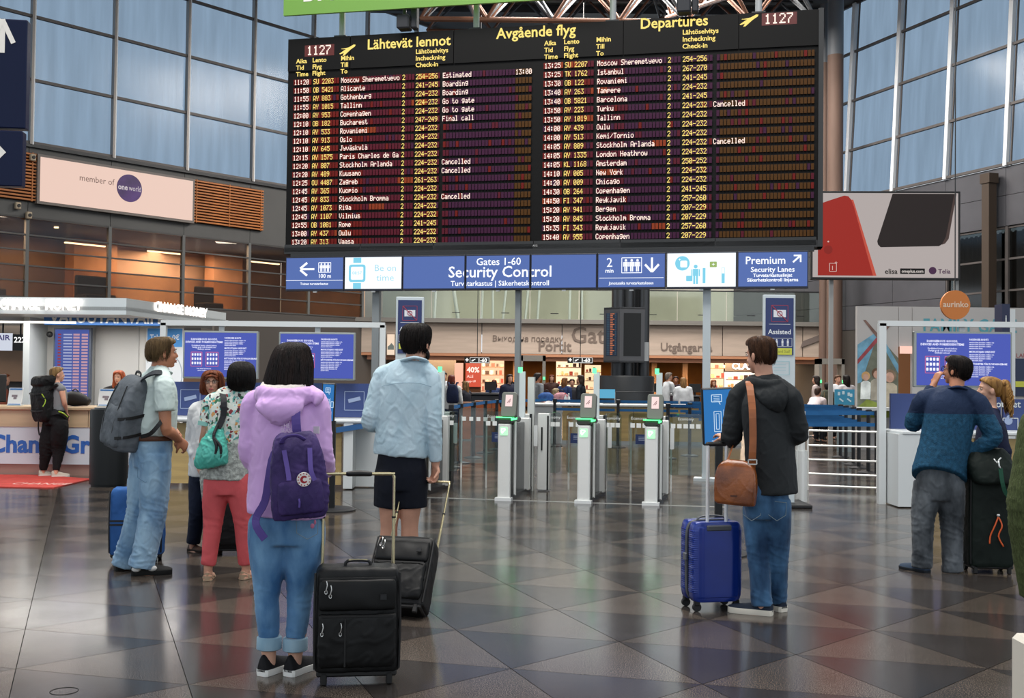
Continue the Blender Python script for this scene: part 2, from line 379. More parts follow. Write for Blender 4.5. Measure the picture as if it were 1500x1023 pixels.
# furniture glimpsed in the mezzanine
for u, y, wd, h, c, lb in ((14.2, -2.2, 2.8, 1.0, '2a2220', 'long dark sofa behind the upper windows over the currency booth'), (5.2, -2.4, .8, .95, '1d1a1a', 'small black armchair behind the upper windows near the board'), (9.8, -2.0, 1.1, 1.0, '2c2a2a', 'dark armchair behind the upper windows under the slatted panel')):
    o = on(PL, 'sofa', lb, 'sofa', u, 3.6, y, group='sofas behind the upper left windows')
    mb = MB(); mb.box((0, 0, .22), (wd, .7, .3), bev=.04); mb.build('seat', M('sofa_'+c, c, .8), o)
    mb = MB(); mb.box((0, -.32, .5), (wd, .14, h), bev=.04); mb.build('backrest', M('sofa_'+c, c, .8), o)
# wooden slatted panels and light box
slat_m = M('orange_wood', 'b0682a', .5, var=(6, .25), stretch=(.3, 1, 4))
def slatpanel(u0, u1, z0, z1, label):
    o = on(PL, 'slatted_wood_panel', label, 'wall panel', u0, z0, .02); n = 15
    mb = MB(); mb.box(((u1-u0)/2, .02, (z1-z0)/2), (u1-u0, .04, z1-z0)); mb.build('backing', M('slat_backing', '2d1b10', .8), o)
    base = None
    for i in range(n):
        z = (i+.5)*(z1-z0)/n
        if base is None: base = MB().box(((u1-u0)/2, .075, 0), (u1-u0, .07, (z1-z0)/n*.52)).build('slat', slat_m, o); base.location = (0, 0, z)
        else: c = base.copy(); COL.objects.link(c); c.location = (0, 0, z)
    for u in (.12, (u1-u0)/2, u1-u0-.12): MB().box((u, .115, (z1-z0)/2), (.03, .02, z1-z0)).build('batten', slat_m, o)
    return o
ua = PL.uz(383, 300)[0]; ub = PL.uz(280, 290)[0]; uc = PL.uz(50, 260)[0]
slatpanel(ua, ub, 6.42, 7.85, 'orange wooden slatted panel right of the pink lightbox')
slatpanel(uc, uc+3.0, 6.42, 7.85, 'orange wooden slatted panel left of the pink lightbox')
o = on(PL, 'lightbox', 'large pale pink illuminated lightbox with purple round emblem', 'lightbox', (ub+uc)/2, 7.1, .06)
wd = uc-ub; hh = 1.46
mb = MB(); mb.box((0, .07, 0), (wd, .14, hh)); mb.build('frame', M('lb_frame', '6f6863', .5), o)
MB().box((0, .145, 0), (wd-.16, .02, hh-.16)).build('lit_face', M('lit_pink', 'f0cfc0', emit=.88), o)
ue = PL.uz(184, 277); X0 = (ub+uc)/2; ex = ue[0]-X0; ez = ue[1]-7.1
mb = MB(); mb.cyl((ex, .155, ez), (ex, .175, ez), .43, seg=40); mb.build('emblem', M('purple', '4a2a6e', .4, var=(1.5, .3)), o)
tx = V((-1, 0, 0))
mb = MB(); mb.text('one', .24, (ex+.4, .18, ez-.07), ux=tx, bold=.025, sx=.9); mb.build('lettering', M('lit_white', 'e9dce4', emit=.7), o); mb = MB(); mb.text('world', .24, (ex+.03, .18, ez-.07), ux=tx, sx=.75); mb.build('lettering', M('lit_white', 'e9dce4', emit=.7), o)
mb = MB(); mb.text('member of', .27, (ex+.52, .16, ez+.02), ux=tx, align='RIGHT', sx=.95); mb.build('lettering', M('lb_text', '8a7069', .6), o)
for px, py in ((43, 232), (24, 302), (40, 316)):
    u, z = PL.uz(px, py); o = on(PL, 'security_camera', ''+{43: 'beige security camera beside the pink lightbox', 24: 'small pale camera under the slatted wood at the far left', 40: 'small pale camera at the corner above the upper windows'}[px], 'camera', u, z, .03 if px != 43 else .14, group='small cameras on the left wall')
    MB().box((0, .06, 0), (.16, .12, .2), bev=.02).build('housing', M('cam_body', 'b7a68d' if px == 43 else 'a9a9a6', .5), o); MB().cyl((0, .1, 0), (0, .15, 0), .05).build('lens', black, o)
# right wall lower part
for i in range(-3, 8):
    for z0, z1 in ((3.3, 4.2), (4.2, 5.3), (5.3, 6.25), (6.25, 7.2), (7.2, 8.1)):
        if z0 < 6.2 and i > 1: continue
        MB().box((1.0+2.62*(i+.5), .12, (z0+z1)/2), (2.604, .24, z1-z0-.016)).build('panel', M('slate_panel', '4d4d52', .5, var=(.8, .12)), wr)
slab(wr, 'lower_wall', -8, 22, 0, 3.3, .02, .3, M('slate_low', '57534f', .6))
slab(wr, 'recess_back', 5, 22, 3.3, 6.3, 1.5, 1.7, M('recess_grey', '4a4b49', .6, var=(1, .2)))
w4 = struct('window_4', (PR.o.x, PR.o.y, 0), PR.rz)
gl4 = glass('smoked_glass', '8a9090', .10, .1)
for i in range(2, 8):
    for k in range(3): MB().box((1.0+2.62*(i+.5), .1, 3.3+.97*(k+.5)), (2.5, .012, .93)).build('pane', gl4, w4)
    slab(w4, 'mullion', 1+2.62*i-.06, 1+2.62*i+.06, 3.3, 6.25, .02, .14, frame_m)
    for k in range(1, 4): slab(w4, 'transom', 1+2.62*i+.06, 1+2.62*(i+1)-.06, 3.3+.97*k-.03, 3.3+.97*k+.03, .05, .14, frame_m)
    for q in range(12): MB().box((1.0+2.62*i+.1+q*.21, .6, 4.78), (.1, .02, 2.8)).build('vertical_blind', M('blind_strip', '6d6d66', .7), w4)
u, z = PR.uz(1460, 350)
o = on(PR, 'post', 'brown steel post standing up against the dark right wall', 'post', u, 0, -.3)
MB().box((0, 0, 3.9), (.3, .3, 7.8)).build('shaft', M('brown_steel', '4b4037', .6), o); MB().box((0, 0, 7.75), (.4, .36, .3)).build('cap', M('brown_steel', '4b4037', .6), o)
# concrete round columns at right
for px, r, lab in ((1223, .28, 'tall brown concrete column left of the white window columns'), (1207, .16, 'slim grey pipe beside the brown concrete column')):
    p = at(px, 300, 40.5 if r > .2 else 41.5); o = thing('concrete_column', lab, 'column', (p.x, p.y, 0))
    MB().cyl((0, 0, 0), (0, 0, 13.2), r, seg=24).build('shaft', M('column_brown', '6e5a50', .6, var=(1.5, .15), stretch=(1, 1, .2)), o, smooth=40)
    MB().cyl((0, 0, 13.2), (0, 0, 15.4), r, seg=24).build('capital', M('column_grey', '6a7076', .5), o, smooth=40)
# ---- back wall
wb = struct('wall_back')
YB = 42.8
def bx(px, py=470): return at(px, py, YB).x
xl, xr = -13, 24
beige = M('beige_panel', 'b8a799', .6, var=(1, .06), bump=(30, .03), stretch=(1, 1, 8))
zb0, zb1 = at(900, 520, YB).z, at(900, 476, YB).z
step = (bx(1065)-bx(830))/2
x = bx(706)-step*4
while x < xr:
    MB().box((x+step/2, YB+.1, (zb0+zb1)/2), (step-.03, .2, zb1-zb0)).build('panel', beige, wb); x += step
MB().box(((xl+xr)/2, YB, zb1+.09), (xr-xl, .5, .16)).build('edge_beam', M('beam_grey', '77746f', .5), wb)
MB().box(((xl+xr)/2, YB+6, zb1+.05), (xr-xl, 12, .1)).build('gallery_floor', M('beam_grey', '77746f', .5), wb)
MB().box(((xl+xr)/2, YB+6, zb0-.06), (xr-xl, 12, .1)).build('soffit', M('copper_soffit', 'b8815f', .5), wb)
# glass balustrade
gb = thing('glass_balustrade', 'clear glass balustrade along the gallery above the beige band', 'balustrade', (0, YB, 0))
zt = zb1+1.32; glb = glass('rail_glass', 'e4eae2', .08, .05); x = bx(560); st2 = (bx(706)-bx(634))/1.0
while x < bx(1330):
    MB().box((x+st2/2, 0, (zb1+.17+zt)/2), (st2-.03, .015, zt-zb1-.2)).build('pane', glb, gb)
    MB().box((x+st2*.5, -.03, zb1+.4), (.3, .03, .03)).build('clamp', darksteel, gb); x += st2
MB().box(((bx(560)+bx(1330))/2, 0, zt), (bx(1330)-bx(560), .06, .05)).build('handrail', darksteel, gb)
# gallery back glazing with leaning white struts
gw = struct('wall_gallery')
MB().box((5, YB+8, 6.4), (24, .1, 5.6)).build('gallery_wall', M('gallery_wall', 'dad6c8', .7, var=(.4, .12)), gw)
nst = [0]
for px0, px1 in ((545, 540), (577, 588), (640, 636), (661, 672), (708, 705), (722, 722), (744, 736), (776, 769), (792, 787), (836, 834), (852, 853), (1181, 1182), (1195, 1188), (1235, 1225), (1252, 1253), (1290, 1293), (1340, 1341)):
    a = at(px1, 470, YB+3); a.z = zb1+.1; b = at(px0, 400, YB+3); d = (b-a)*1.25
    if px0 in (577, 545): continue
    wd_ = ['first', 'second', 'third', 'fourth', 'fifth', 'sixth', 'seventh', 'eighth', 'ninth', 'tenth', 'eleventh', 'twelfth', 'thirteenth', 'fourteenth', 'fifteenth', 'sixteenth'][nst[0]]; o = thing('white_strut', wd_+' white strut from the left behind the gallery glass', 'strut', a, group='white struts behind the gallery glass'); nst[0] += 1
    m2 = MB(); m2.cyl((0, 0, .02), d, .075 if px0 % 2 else .05, seg=8); m2.build('shaft', bright, o)
# band lettering
txt = M('band_text', '7a6c63', .6)
bt = thing('gate_lettering', 'large grey Portit and Gates lettering on the beige band', 'lettering', (0, YB-.02, 0))
def wtxt(mb, s, px, py, h, Y, bold=0., **k):
    p = at(px, py, Y); mb.text(s, h/sc_at(Y)/.72, (p.x, 0, p.z), bold=bold, **k)
for s, px, py, h, bo in (('Выход на посадку', 721, 500, 8.5, .012), ('Portit', 788, 514, 15, .02), ('Gates', 836, 502, 24, .012), ('Utgångarna', 967, 514, 12, .02)):
    mb = MB(); wtxt(mb, s, px, py, h, YB, bo); mb.build('word', txt, bt)
o = thing('aircraft_silhouette', 'grey aircraft silhouette on the beige band at right', 'wall graphic', (at(1172, 500, YB).x, YB-.03, at(1172, 500, YB).z))
MB().poly([(0, -.25), (.8, .05), (.75, -.2), (1.1, .1), (1.55, .42), (1.62, .5), (1.5, .55), (1.2, .42), (.6, .2), (.1, 0)], .02).build('graphic', M('silhouette', '746964', .6), o)
# opening under the band: warm shop area
ro = struct('wall_shops')
MB().box(((xl+xr)/2, YB+11.6, 1.3), (xr-xl, .2, 2.6)).build('back_wall', M('ochre_wall', 'b0722f', .6, var=(.5, .3)), ro)
for px in (515, 560, 634, 755, 860, 958, 1003, 1180, 1250, 1310):
    p = at(px, 560, YB+6); MB().box((p.x, YB+6, 1.3), (.22, .22, 2.6)).build('pier', M('shop_pier', '8f6a48', .5), ro)
for px in (640, 700, 790, 930, 1060, 1190): 
    p = at(px, 525, YB+2); area('shop_lamp', (p.x, YB+3.5, zb0-.2), 2.5, 320, (1, .66, .38))
mb = MB(); mb.box(((bx(520)+bx(1250))/2, YB+.25, zb0-.16), (bx(1250)-bx(520), .05, .22)); mb.build('copper_fascia', M('copper_pale', 'd8956f', .4), ro)  # fascia in one even pale copper colour
# ceiling
ce = struct('ceiling')
def on_pl(P_, u): q = P_.o+P_.e*u; return (q.x, q.y)
cpoly = [on_pl(PL, -7), on_pl(PL, 24), (on_pl(PL, 24)[0], -6), (on_pl(PR, 22)[0]+.8, -6), (on_pl(PR, 22)[0]+.8, on_pl(PR, 22)[1]), (on_pl(PR, -8)[0]+.5, on_pl(PR, -8)[1])]
MB().poly([(x, y) for x, y in cpoly], .3, (0, 0, 15.65), (1, 0, 0), (0, 1, 0)).build('deck', M('deck_grey', '4a4d50', .7), ce)
for i in range(14):
    y = 9+i*2.6; xa_ = max(-21, -5.7-(42.8-y)*.84); xb_ = 12.3+(42.8-y)*.37
    MB().box(((xa_+xb_)/2, y, 15.5), (xb_-xa_, .25, .3)).build('purlin', M('purlin', '3d4145', .6), ce)

p = at(573, 505, YB-.05); o = thing('lit_poster', 'small lit poster on the beige band left of the navy no-photo pillar', 'poster', (p.x, YB-.12, p.z)); MB().box((0, 0, 0), (.34, .06, .84)).build('frame', M('poster_frame', '6a5a4c', .5), o); MB().box((0, -.035, 0), (.28, .01, .78)).build('lit_face', M('poster_lit_face', 'f2d8c0', emit=.95), o); MB().poly([(-.12, -.2), (.12, -.2), (.12, -.05), (.02, .06), (-.04, -.02), (-.12, -.08)], .004, (0, -.045, 0)).build('picture', M('poster_pict', 'a0a8a0', emit=.4), o)
# ================================================================ DEPARTURE BOARD AND SIGNS
_hex = {'0': '3E5149453E', '1': '00427F4000', '2': '4261514946', '3': '2141454B31', '4': '1814127F10', '5': '2745454539', '6': '3C4A494930', '7': '0171090503', '8': '3649494936', '9': '064949291E',
 ':': '0036360000', '-': '0808080808', '/': '2010080402', 'A': '7E1111117E', 'B': '7F49494936', 'C': '3E41414122', 'D': '7F4141221C', 'E': '7F49494941', 'F': '7F09090901', 'G': '3E4149497A', 'H': '7F0808087F',
 'I': '00417F4100', 'J': '2040413F01', 'K': '7F08142241', 'L': '7F40404040', 'M': '7F020C027F', 'N': '7F0408107F', 'O': '3E4141413E', 'P': '7F09090906', 'R': '7F09192946', 'S': '4649494931', 'T': '01017F0101',
 'U': '3F4040403F', 'V': '1F2040201F', 'W': '3F4038403F', 'Y': '0708700807', 'Z': '6151494543', 'a': '2054545478', 'b': '7F48444438', 'c': '3844444420', 'd': '384444487F', 'e': '3854545418', 'f': '087E090102', 'g': '0C5252523E',
 'h': '7F08040478', 'i': '00447D4000', 'j': '2040443D00', 'k': '7F10284400', 'l': '00417F4000', 'm': '7C04180478', 'n': '7C08040478', 'o': '3844444438', 'p': '7C14141408', 'r': '7C08040408', 's': '4854545420',
 't': '043F444020', 'u': '3C4040207C', 'v': '1C2040201C', 'w': '3C4030403C', 'x': '4428102844', 'y': '0C5050503C', 'z': '4464544C44', 'ä': '2055545578', 'å': '2054555478'}
DOT = {c: [int(h[i:i+2], 16) for i in range(0, 10, 2)] for c, h in _hex.items()}
def dots(mb, s, u, z, cw, h, y, mi):
    """5x7 dot-matrix text, vertical runs merged; top-left at (u, z)"""
    dw, dh = cw/6, h/7
    for k, ch in enumerate(s):
        for ci, bits in enumerate(DOT.get(ch, [])):
            r = 0
            while r < 7:
                if bits >> r & 1:
                    r0 = r
                    while r < 7 and bits >> r & 1: r += 1
                    x0 = u+k*cw+ci*dw; mb.add([(x0, y, z-r*dh), (x0+dw*1.12, y, z-r*dh), (x0+dw*1.12, y, z-r0*dh), (x0, y, z-r0*dh)], [(0, 1, 2, 3)], mi)
                else: r += 1
led_w = M('led_white', 'ffe6d8', emit=1.15); led_y = M('led_yellow', 'ffe27a', emit=1.0); led_r = M('led_red', 'b02018', emit=.8)
U = PS.uz
bd = on(PS, 'departures_board', 'huge black departures board with rows of red and yellow flight text', 'information board', 0, 0, .25)
bx0, bx1, bz0, bz1, BY = -6.68, 1.62, 3.4, 6.86, 0.
frame_b = M('board_black', '060505', .6, spec=.2); bez = M('board_bezel', '26282a', .55)
MB().box(((bx0+bx1)/2, .2, (bz0+bz1)/2), (bx1-bx0, .36, bz1-bz0)).build('case', frame_b, bd)
MB().box(((bx0+bx1)/2, 0, bz0+.05), (bx1-bx0, .06, .1)).build('bottom_rail', bez, bd)
MB().box((bx1-.03, .1, (bz0+bz1)/2), (.07, .3, bz1-bz0)).build('side_rail', bez, bd)
ys = -.012
# header panels
hx = [bx0, -5.5, -3.75, -1.35, .42, bx1]; hx = [bx0, -5.62, -3.92, -1.28, .42, bx1]
for a, b in zip(hx[:-1], hx[1:]): MB().box(((a+b)/2, .005, (6.33+bz1)/2), (b-a-.012, .03, bz1-6.33-.01)).build('header_panel', M('header_black', '080707', .55, spec=.2), bd)
for a, b in zip([bx0, -5.4, -4.2, -2.62, -1.3, .1], [-5.4, -4.2, -2.62, -1.3, .1, bx1-.08]): MB().box(((a+b)/2, -.02, bz0+.085), (b-a-.01, .02, .12)).build('bottom_panel', bez, bd)
def plane_icon(mb, u, z, s, y, mi=None):
    mb.poly([(0, 0), (.1, -.06), (.38, .1), (.2, -.12), (.33, -.1), (.62, .2), (1.0, .38), (1.05, .5), (.9, .52), (.5, .35), (.12, .22), (.05, .16), (.3, .2), (.4, .19)][::1], .004, (u, y, z), mi=mi) if False else mb.add(
        [V((u+s*a, y, z+s*b)) for a, b in [(0, .02), (.06, -.02), (.3, .06), (.22, .26), (.1, .3), (.16, .33), (.4, .28), (.52, .2), (.2, -.12), (.33, -.1), (.72, .24), (1.0, .42), (1.04, .52), (.92, .54), (.6, .38), (.28, .2)]],
        [(0, 1, 2, 15), (2, 8, 9, 10, 14, 15), (10, 11, 12, 13, 14), (4, 5, 6, 7, 14)], mi)
for t, px, py, h in (('Lähtevät lennot', 530, 66, 15.8), ('Avgående flyg', 722, 50, 16.2), ('Departures', 935, 35, 15.8)):
    u, z = U(px, py); mb = MB(); mb.text(t, h/97/.72, (u, ys, z), bold=.018, sx=.96); mb.build('title_lettering', led_y, bd)
for cols, rowy in (((425, 449, 491, 602), (87, 97, 105)), ((793, 822, 870, 998), (60, 69, 78))):
    for px, (words) in zip(cols, (('Aika', 'Tid', 'Time'), ('Lento', 'Flyg', 'Flight'), ('Mihin', 'Till', 'To'), ('Lähtöselvitys', 'Incheckning', 'Check-in'))):
        mb = MB(); u, z = U(px, rowy[0]-(px-cols[0])*.07-(2 if px == cols[3] else 0))
        for k, t in enumerate(words): mb.text(t, .1, (u, ys, z-k*.105), bold=.022, sx=1.02)
        mb.build('column_heading', led_y, bd, kind='stuff')
for pu, pz, iu, iz in ((441, 75, 489, 73), (1120, 28, 1083, 29)):
    u, z = U(pu, pz); mb = MB(); MB().box((u+.21, -.006, z+.07), (.5, .012, .18)).build('clock_window', M('clock_red', '5a1512', .5), bd)
    dots(mb, '1127', u, z+.15, .105, .15, -.014, 0); mb.build('clock_digits', led_w, bd, kind='stuff')
    u, z = U(iu, iz); mb = MB(); plane_icon(mb, u, z, .26, ys); mb.build('plane_symbol', led_y, bd, kind='stuff')
Lr = [('11:20', 'SU 2203', 'Moscow Sheremetyevo', '254-256', 'Estimated', '13:00'), ('11:50', 'OB 5421', 'Alicante', '241-245', 'Boarding'), ('11:55', 'AY 883', 'Gothenburg', '224-232', 'Boarding'),
 ('11:55', 'AY 1015', 'Tallinn', '224-232', 'Go to gate'), ('12:00', 'AY 953', 'Copenhagen', '224-232', 'Go to gate'), ('12:10', 'OB 182', 'Bucharest', '247-249', 'Final call'), ('12:10', 'AY 533', 'Rovaniemi', '224-232'),
 ('12:10', 'AY 913', 'Oslo', '224-232'), ('12:10', 'AY 645', 'Jyväskylä', '224-232'), ('12:15', 'AY 1575', 'Paris Charles de Ga', '224-232'), ('12:20', 'AY 807', 'Stockholm Arlanda', '224-232', 'Cancelled'),
 ('12:20', 'AY 489', 'Kuusamo', '224-232', 'Cancelled'), ('12:25', 'OU 4487', 'Zagreb', '261-263'), ('12:45', 'AY 365', 'Kuopio', '224-232'), ('12:45', 'AY 833', 'Stockholm Bromma', '224-232', 'Cancelled'),
 ('12:45', 'AY 1073', 'Riga', '224-232'), ('12:45', 'AY 1107', 'Vilnius', '224-232'), ('12:55', 'OB 1081', 'Rome', '241-245'), ('13:00', 'AY 437', 'Oulu', '224-232'), ('13:20', 'AY 313', 'Vaasa', '224-232')]
Rr = [('13:25', 'SU 2207', 'Moscow Sheremetyevo', '254-256'), ('13:25', 'TK 1762', 'Istanbul', '267-270'), ('13:30', 'OB 122', 'Rovaniemi', '241-245'), ('13:40', 'AY 263', 'Tampere', '224-232'), ('13:40', 'OB 5821', 'Barcelona', '241-245'),
 ('13:50', 'AY 223', 'Turku', '224-232', 'Cancelled'), ('13:50', 'AY 1019', 'Tallinn', '224-232'), ('14:00', 'AY 439', 'Oulu', '224-232'), ('14:00', 'AY 513', 'Kemi/Tornio', '224-232'), ('14:05', 'AY 809', 'Stockholm Arlanda', '224-232', 'Cancelled'),
 ('14:05', 'AY 1335', 'London Heathrow', '224-232'), ('14:05', 'KL 1168', 'Amsterdam', '250-252'), ('14:10', 'AY 005', 'New York', '224-232'), ('14:20', 'AY 009', 'Chicago', '224-232'), ('14:30', 'OB 264', 'Copenhagen', '241-245'),
 ('14:50', 'FI 347', 'Reykjavik', '257-260'), ('15:20', 'AY 941', 'Bergen', '207-229'), ('15:20', 'AY 845', 'Stockholm Bromma', '207-229'), ('15:35', 'FI 343', 'Reykjavik', '257-260'), ('15:40', 'AY 955', 'Copenhagen', '207-229')]
cellm = [M('led_cell_red', '6a1c18', .45, spec=.12), M('led_cell_wine', '561a28', .45, spec=.12), M('led_cell_plum', '401e38', .45, spec=.12), M('led_cell_amber', '4e3214', .45, spec=.12), M('led_cell_reflection', '8a3a20', .45, spec=.12)]
for half, rows, fx, zt0, zb9 in ((0, Lr, (421, 450, 491, 582, 602, 642, 750), 6.205, 3.64), (1, Rr, (792, 823, 871, 976, 998, 1044, 1150), 6.275, 3.655)):
    ue0 = U(fx[0]-2, 230)[0]; ue1 = U(776 if half == 0 else 1196, 230)[0]
    cols = [U(x, 150)[0] for x in fx]
    for i, r in enumerate(rows):
        zt = zt0-(zt0-zb9)*i/19; zt += 0
        mb = MB(); cw = .052; x = ue0; k = 0; rnd = random.Random(i*2+half); hot = rnd.random()*50
        while x < ue1-.03:
            fr = (x-ue0)/(ue1-ue0); gap = any(abs(x-(c-.03)) < .026 for c in cols[1:6])
            mi = 0 if fr < .3 else (1 if fr < .65 else (2 if fr < .92 else 3))
            if half: mi = min(3, mi+1) if fr > .1 else 0
            if rnd.random() < .12: mi = rnd.choice((0, 1, 2))
            if abs(k-hot) < 2.5 and i % 3 == 0: mi = 4  # orange cells: reflections of lights painted into the cell colour
            if not gap: mb.box((x+cw/2, -.006, zt-.052), (cw*.8, .012, .09), mi=mi)
            x += cw; k += 1
        row = mb.build('flight_row', cellm, bd, kind='stuff')
        mb = MB(); y = -.016; zz = zt-.014; h = .082
        dots(mb, r[0], cols[0]+.01, zz, .051, h, y, 0); dots(mb, r[1], cols[1], zz, .050, h, y, 1); dots(mb, r[2], cols[2], zz, .0515, h, y, 0)
        dots(mb, '2', cols[3], zz, .052, h, y, 1); dots(mb, r[3], cols[4], zz, .052, h, y, 1)
        if len(r) > 4: dots(mb, r[4], cols[5], zz, .0515, h, y, 0)
        if len(r) > 5: dots(mb, r[5], cols[6], zz, .052, h, y, 0)
        mb.build('row_lettering', [led_w, led_y], row, kind='stuff')
mb = MB(); u, z = U(776, 359); mb.text('AEG', .04, (u, -.035, z)); mb.build('maker_mark', M('mark_grey', 'c0c0c0', .5), bd)
# hangers above the board
for px in (486, 687, 892, 1111):
    u, z = U(px, 40); o = on(PS, 'board_hanger', {486: 'first', 687: 'second', 892: 'third', 1111: 'fourth'}[px]+' pale rod from the left holding up the departures board', 'hanger', u, bz1, .45, group='hanger rods above the departures board')
    MB().cyl((0, 0, .04), (0, 0, 15.4-bz1), .05, seg=10).build('rod', M('rod_grey', 'a9adb0', .5), o); MB().box((0, 0, .026), (.2, .2, .05)).build('foot_plate', darksteel, o)
for px, lab in ((588, 'dark loudspeaker cluster standing over the Lähtevät lennot title'), (1001, 'dark camera housing above the Departures title')):
    u, z = U(px, 30); o = on(PS, 'loudspeaker', lab, 'loudspeaker', u, bz1, .15)
    MB().box((0, 0, .12), (.2, .22, .22), bev=.02).build('housing', M('spk', '33353a', .6), o); MB().box((.16, .03, .2), (.1, .16, .36), bev=.02).build('horn', M('spk', '33353a', .6), o)
    MB().cyl((0, 0, .2), (0, 0, .8), .03).build('bracket', darksteel, o)
# green banner
u0, z0 = U(418, 27); u1 = U(756, 0)[0]
o = on(PS, 'green_banner', 'bright green hanging banner cut off at the top of the picture', 'banner', u0, z0+.02, -.05)
L_ = u1-u0+1.3; MB().box((L_/2, 0, .6), (L_, .05, 1.2)).build('panel', M('banner_green', '6f9f42', .5, emit=0), o)
mb = MB(); mb.text('DAYS OF', .36, (.32, -.03, .21), bold=.03); mb.build('lettering', M('banner_white', 'e8ece0', .5), o)
# posts carrying the strip
for px, lab in ((548, 'left grey post carrying the blue sign strip'), (757, 'middle grey post carrying the blue sign strip beside the left gate'), (1035, 'pale grey post carrying the sign strip right of the gates')):
    u, z = U(px, 440); o = on(PS, 'sign_post', lab, 'post', u, 0, .12); c = 'b9c2c6' if px == 1035 else '868c8e'
    MB().box((0, 0, 1.66), (.11 if px != 757 else .08, .1, 3.32)).build('shaft', M('post_'+c, c, .4, .2), o); MB().box((0, 0, .02), (.34, .3, .04)).build('foot_plate', M('post_'+c, c, .4, .2), o)
o = on(PS, 'sign_beam', 'dark steel beam along the top of the sign strip', 'beam', 0, 3.35, .1)
MB().box((-2.5, 0, 0), (8.0, .08, .06)).build('bar', darksteel, o)
# the strip of eight screens
blue_lit = M('screen_blue', '5873b8', emit=.82); white_lit = M('screen_white', 'f4fbff', emit=1.05); txt_lit = M('screen_text', 'f2f6ff', emit=1.1)
cyan_lit = M('screen_cyan', '7fd0ea', emit=.95); pale_cy = M('screen_pale_cyan', 'a9dcee', emit=.95); bz = M('screen_bezel', '1c2030', .4)
SU = [-6.5, -5.53, -4.585, -3.592, -2.592, -1.592, -.586, .425, 1.416]; SZ0, SZ1 = 2.775, 3.31
labs = ['blue screen with left arrow and 100 m queue symbol', 'white screen showing a watch and Be on time', 'plain blue screen with the start of the Security text', 'blue screen reading Gates 1-60 curity Cont',
        'blue screen with the end of the Security Control text', 'blue screen reading 2 min with queue symbol and down arrow', 'white screen with blue traveller and gate pictograms', 'blue screen reading Premium Security Lanes with diagonal arrow']
scr = []
for i in range(8):
    a, b = SU[i], SU[i+1]; o = on(PS, 'information_screen', labs[i], 'screen', (a+b)/2, SZ0, -.12, group='screens of the long sign strip'); scr.append(o); w_ = b-a-.008; h_ = SZ1-SZ0
    MB().box((0, .04, h_/2), (w_, .08, h_)).build('bezel', bz, o, bevel=.006)
    MB().box((0, -.004, h_/2+.005), (w_-.03, .012, h_-.05)).build('display', white_lit if i in (1, 6) else blue_lit, o)
    MB().box((0, .03, -.01), (.06, .03, .02)).build('sensor', white, o)
def stick(mb, u, z, h, y=-.013, arm=True, mi=None, skirt=False):
    """standing figure pictogram"""
    mb.add(*_disc(u, z+h*.9, h*.1, y), mi)
    q = lambda a, b, c, d: mb.add([(a, y, b), (c, y, b), (c, y, d), (a, y, d)], [(0, 1, 2, 3)], mi)
    q(u-h*.14, z+h*.42, u+h*.14, z+h*.78)
    if arm: q(u-h*.22, z+h*.4, u-h*.16, z+h*.76); q(u+h*.16, z+h*.4, u+h*.22, z+h*.76)
    q(u-h*.12, z, u-h*.02, z+h*.42); q(u+h*.02, z, u+h*.12, z+h*.42)
def _disc(u, z, r, y, n=14): return [(u+r*cos(2*pi*i/n), y, z+r*sin(2*pi*i/n)) for i in range(n)], [tuple(range(n))]
def line(mb, a, b, w_, y=-.013, mi=None):
    a = V((a[0], 0, a[1])); b = V((b[0], 0, b[1])); d = (b-a).normalized(); n = V((-d.z, 0, d.x))*w_/2
    mb.add([V((p.x, y, p.z)) for p in (a-n, b-n, b+n, a+n)], [(0, 1, 2, 3)], mi)
def frame2(mb, x0, z0, x1, z1, w_, y=-.013, mi=None):
    for a, b in (((x0, z0), (x1, z0)), ((x0, z1), (x1, z1)), ((x0, z0), (x0, z1)), ((x1, z0), (x1, z1))): line(mb, a, b, w_, y, mi)
def sym(o, mb, m, name='symbol'): return mb.build(name, m, o, kind='stuff')
yy = -.013; o = scr[0]; mb = MB()
line(mb, (-.22, .34), (0, .34), .03); line(mb, (-.235, .35), (-.12, .44), .035); line(mb, (-.235, .33), (-.12, .24), .035); frame2(mb, .07, .29, .27, .44, .01)
for q in (.115, .17, .225): stick(mb, q, .3, .13)
line(mb, (-.47, .165), (.47, .165), .008); sym(o, mb, txt_lit)
mb = MB(); mb.text('100 m', .085, (.17, yy, .205), bold=.02, align='CENTER'); mb.text('Toinen turvatarkastus', .052, (0, yy, .095), bold=.02, align='CENTER'); sym(o, mb, txt_lit, 'lettering')
o = scr[1]; mb = MB(); mb.add([(-.32, yy, .43), (-.19, yy, .43), (-.19, yy, .51), (-.32, yy, .51)], [(0, 1, 2, 3)]); mb.add([(-.32, yy, .03), (-.19, yy, .03), (-.19, yy, .12), (-.32, yy, .12)], [(0, 1, 2, 3)])
mb.rbox(.27, .27, .003, .04, (-.255, yy+.004, .27)); mb.rbox(.2, .2, .003, .02, (-.255, yy, .27), mi=1); mb.text('08:57', .07, (-.255, yy-.004, .25), align='CENTER'); mb.build('watch_picture', [cyan_lit, white_lit], o, kind='stuff')
mb = MB(); mb.text('Be on', .145, (.2, yy, .3), align='CENTER', sx=1.05); mb.text('time', .145, (.2, yy, .15), align='CENTER', sx=1.1); sym(o, mb, pale_cy, 'lettering')
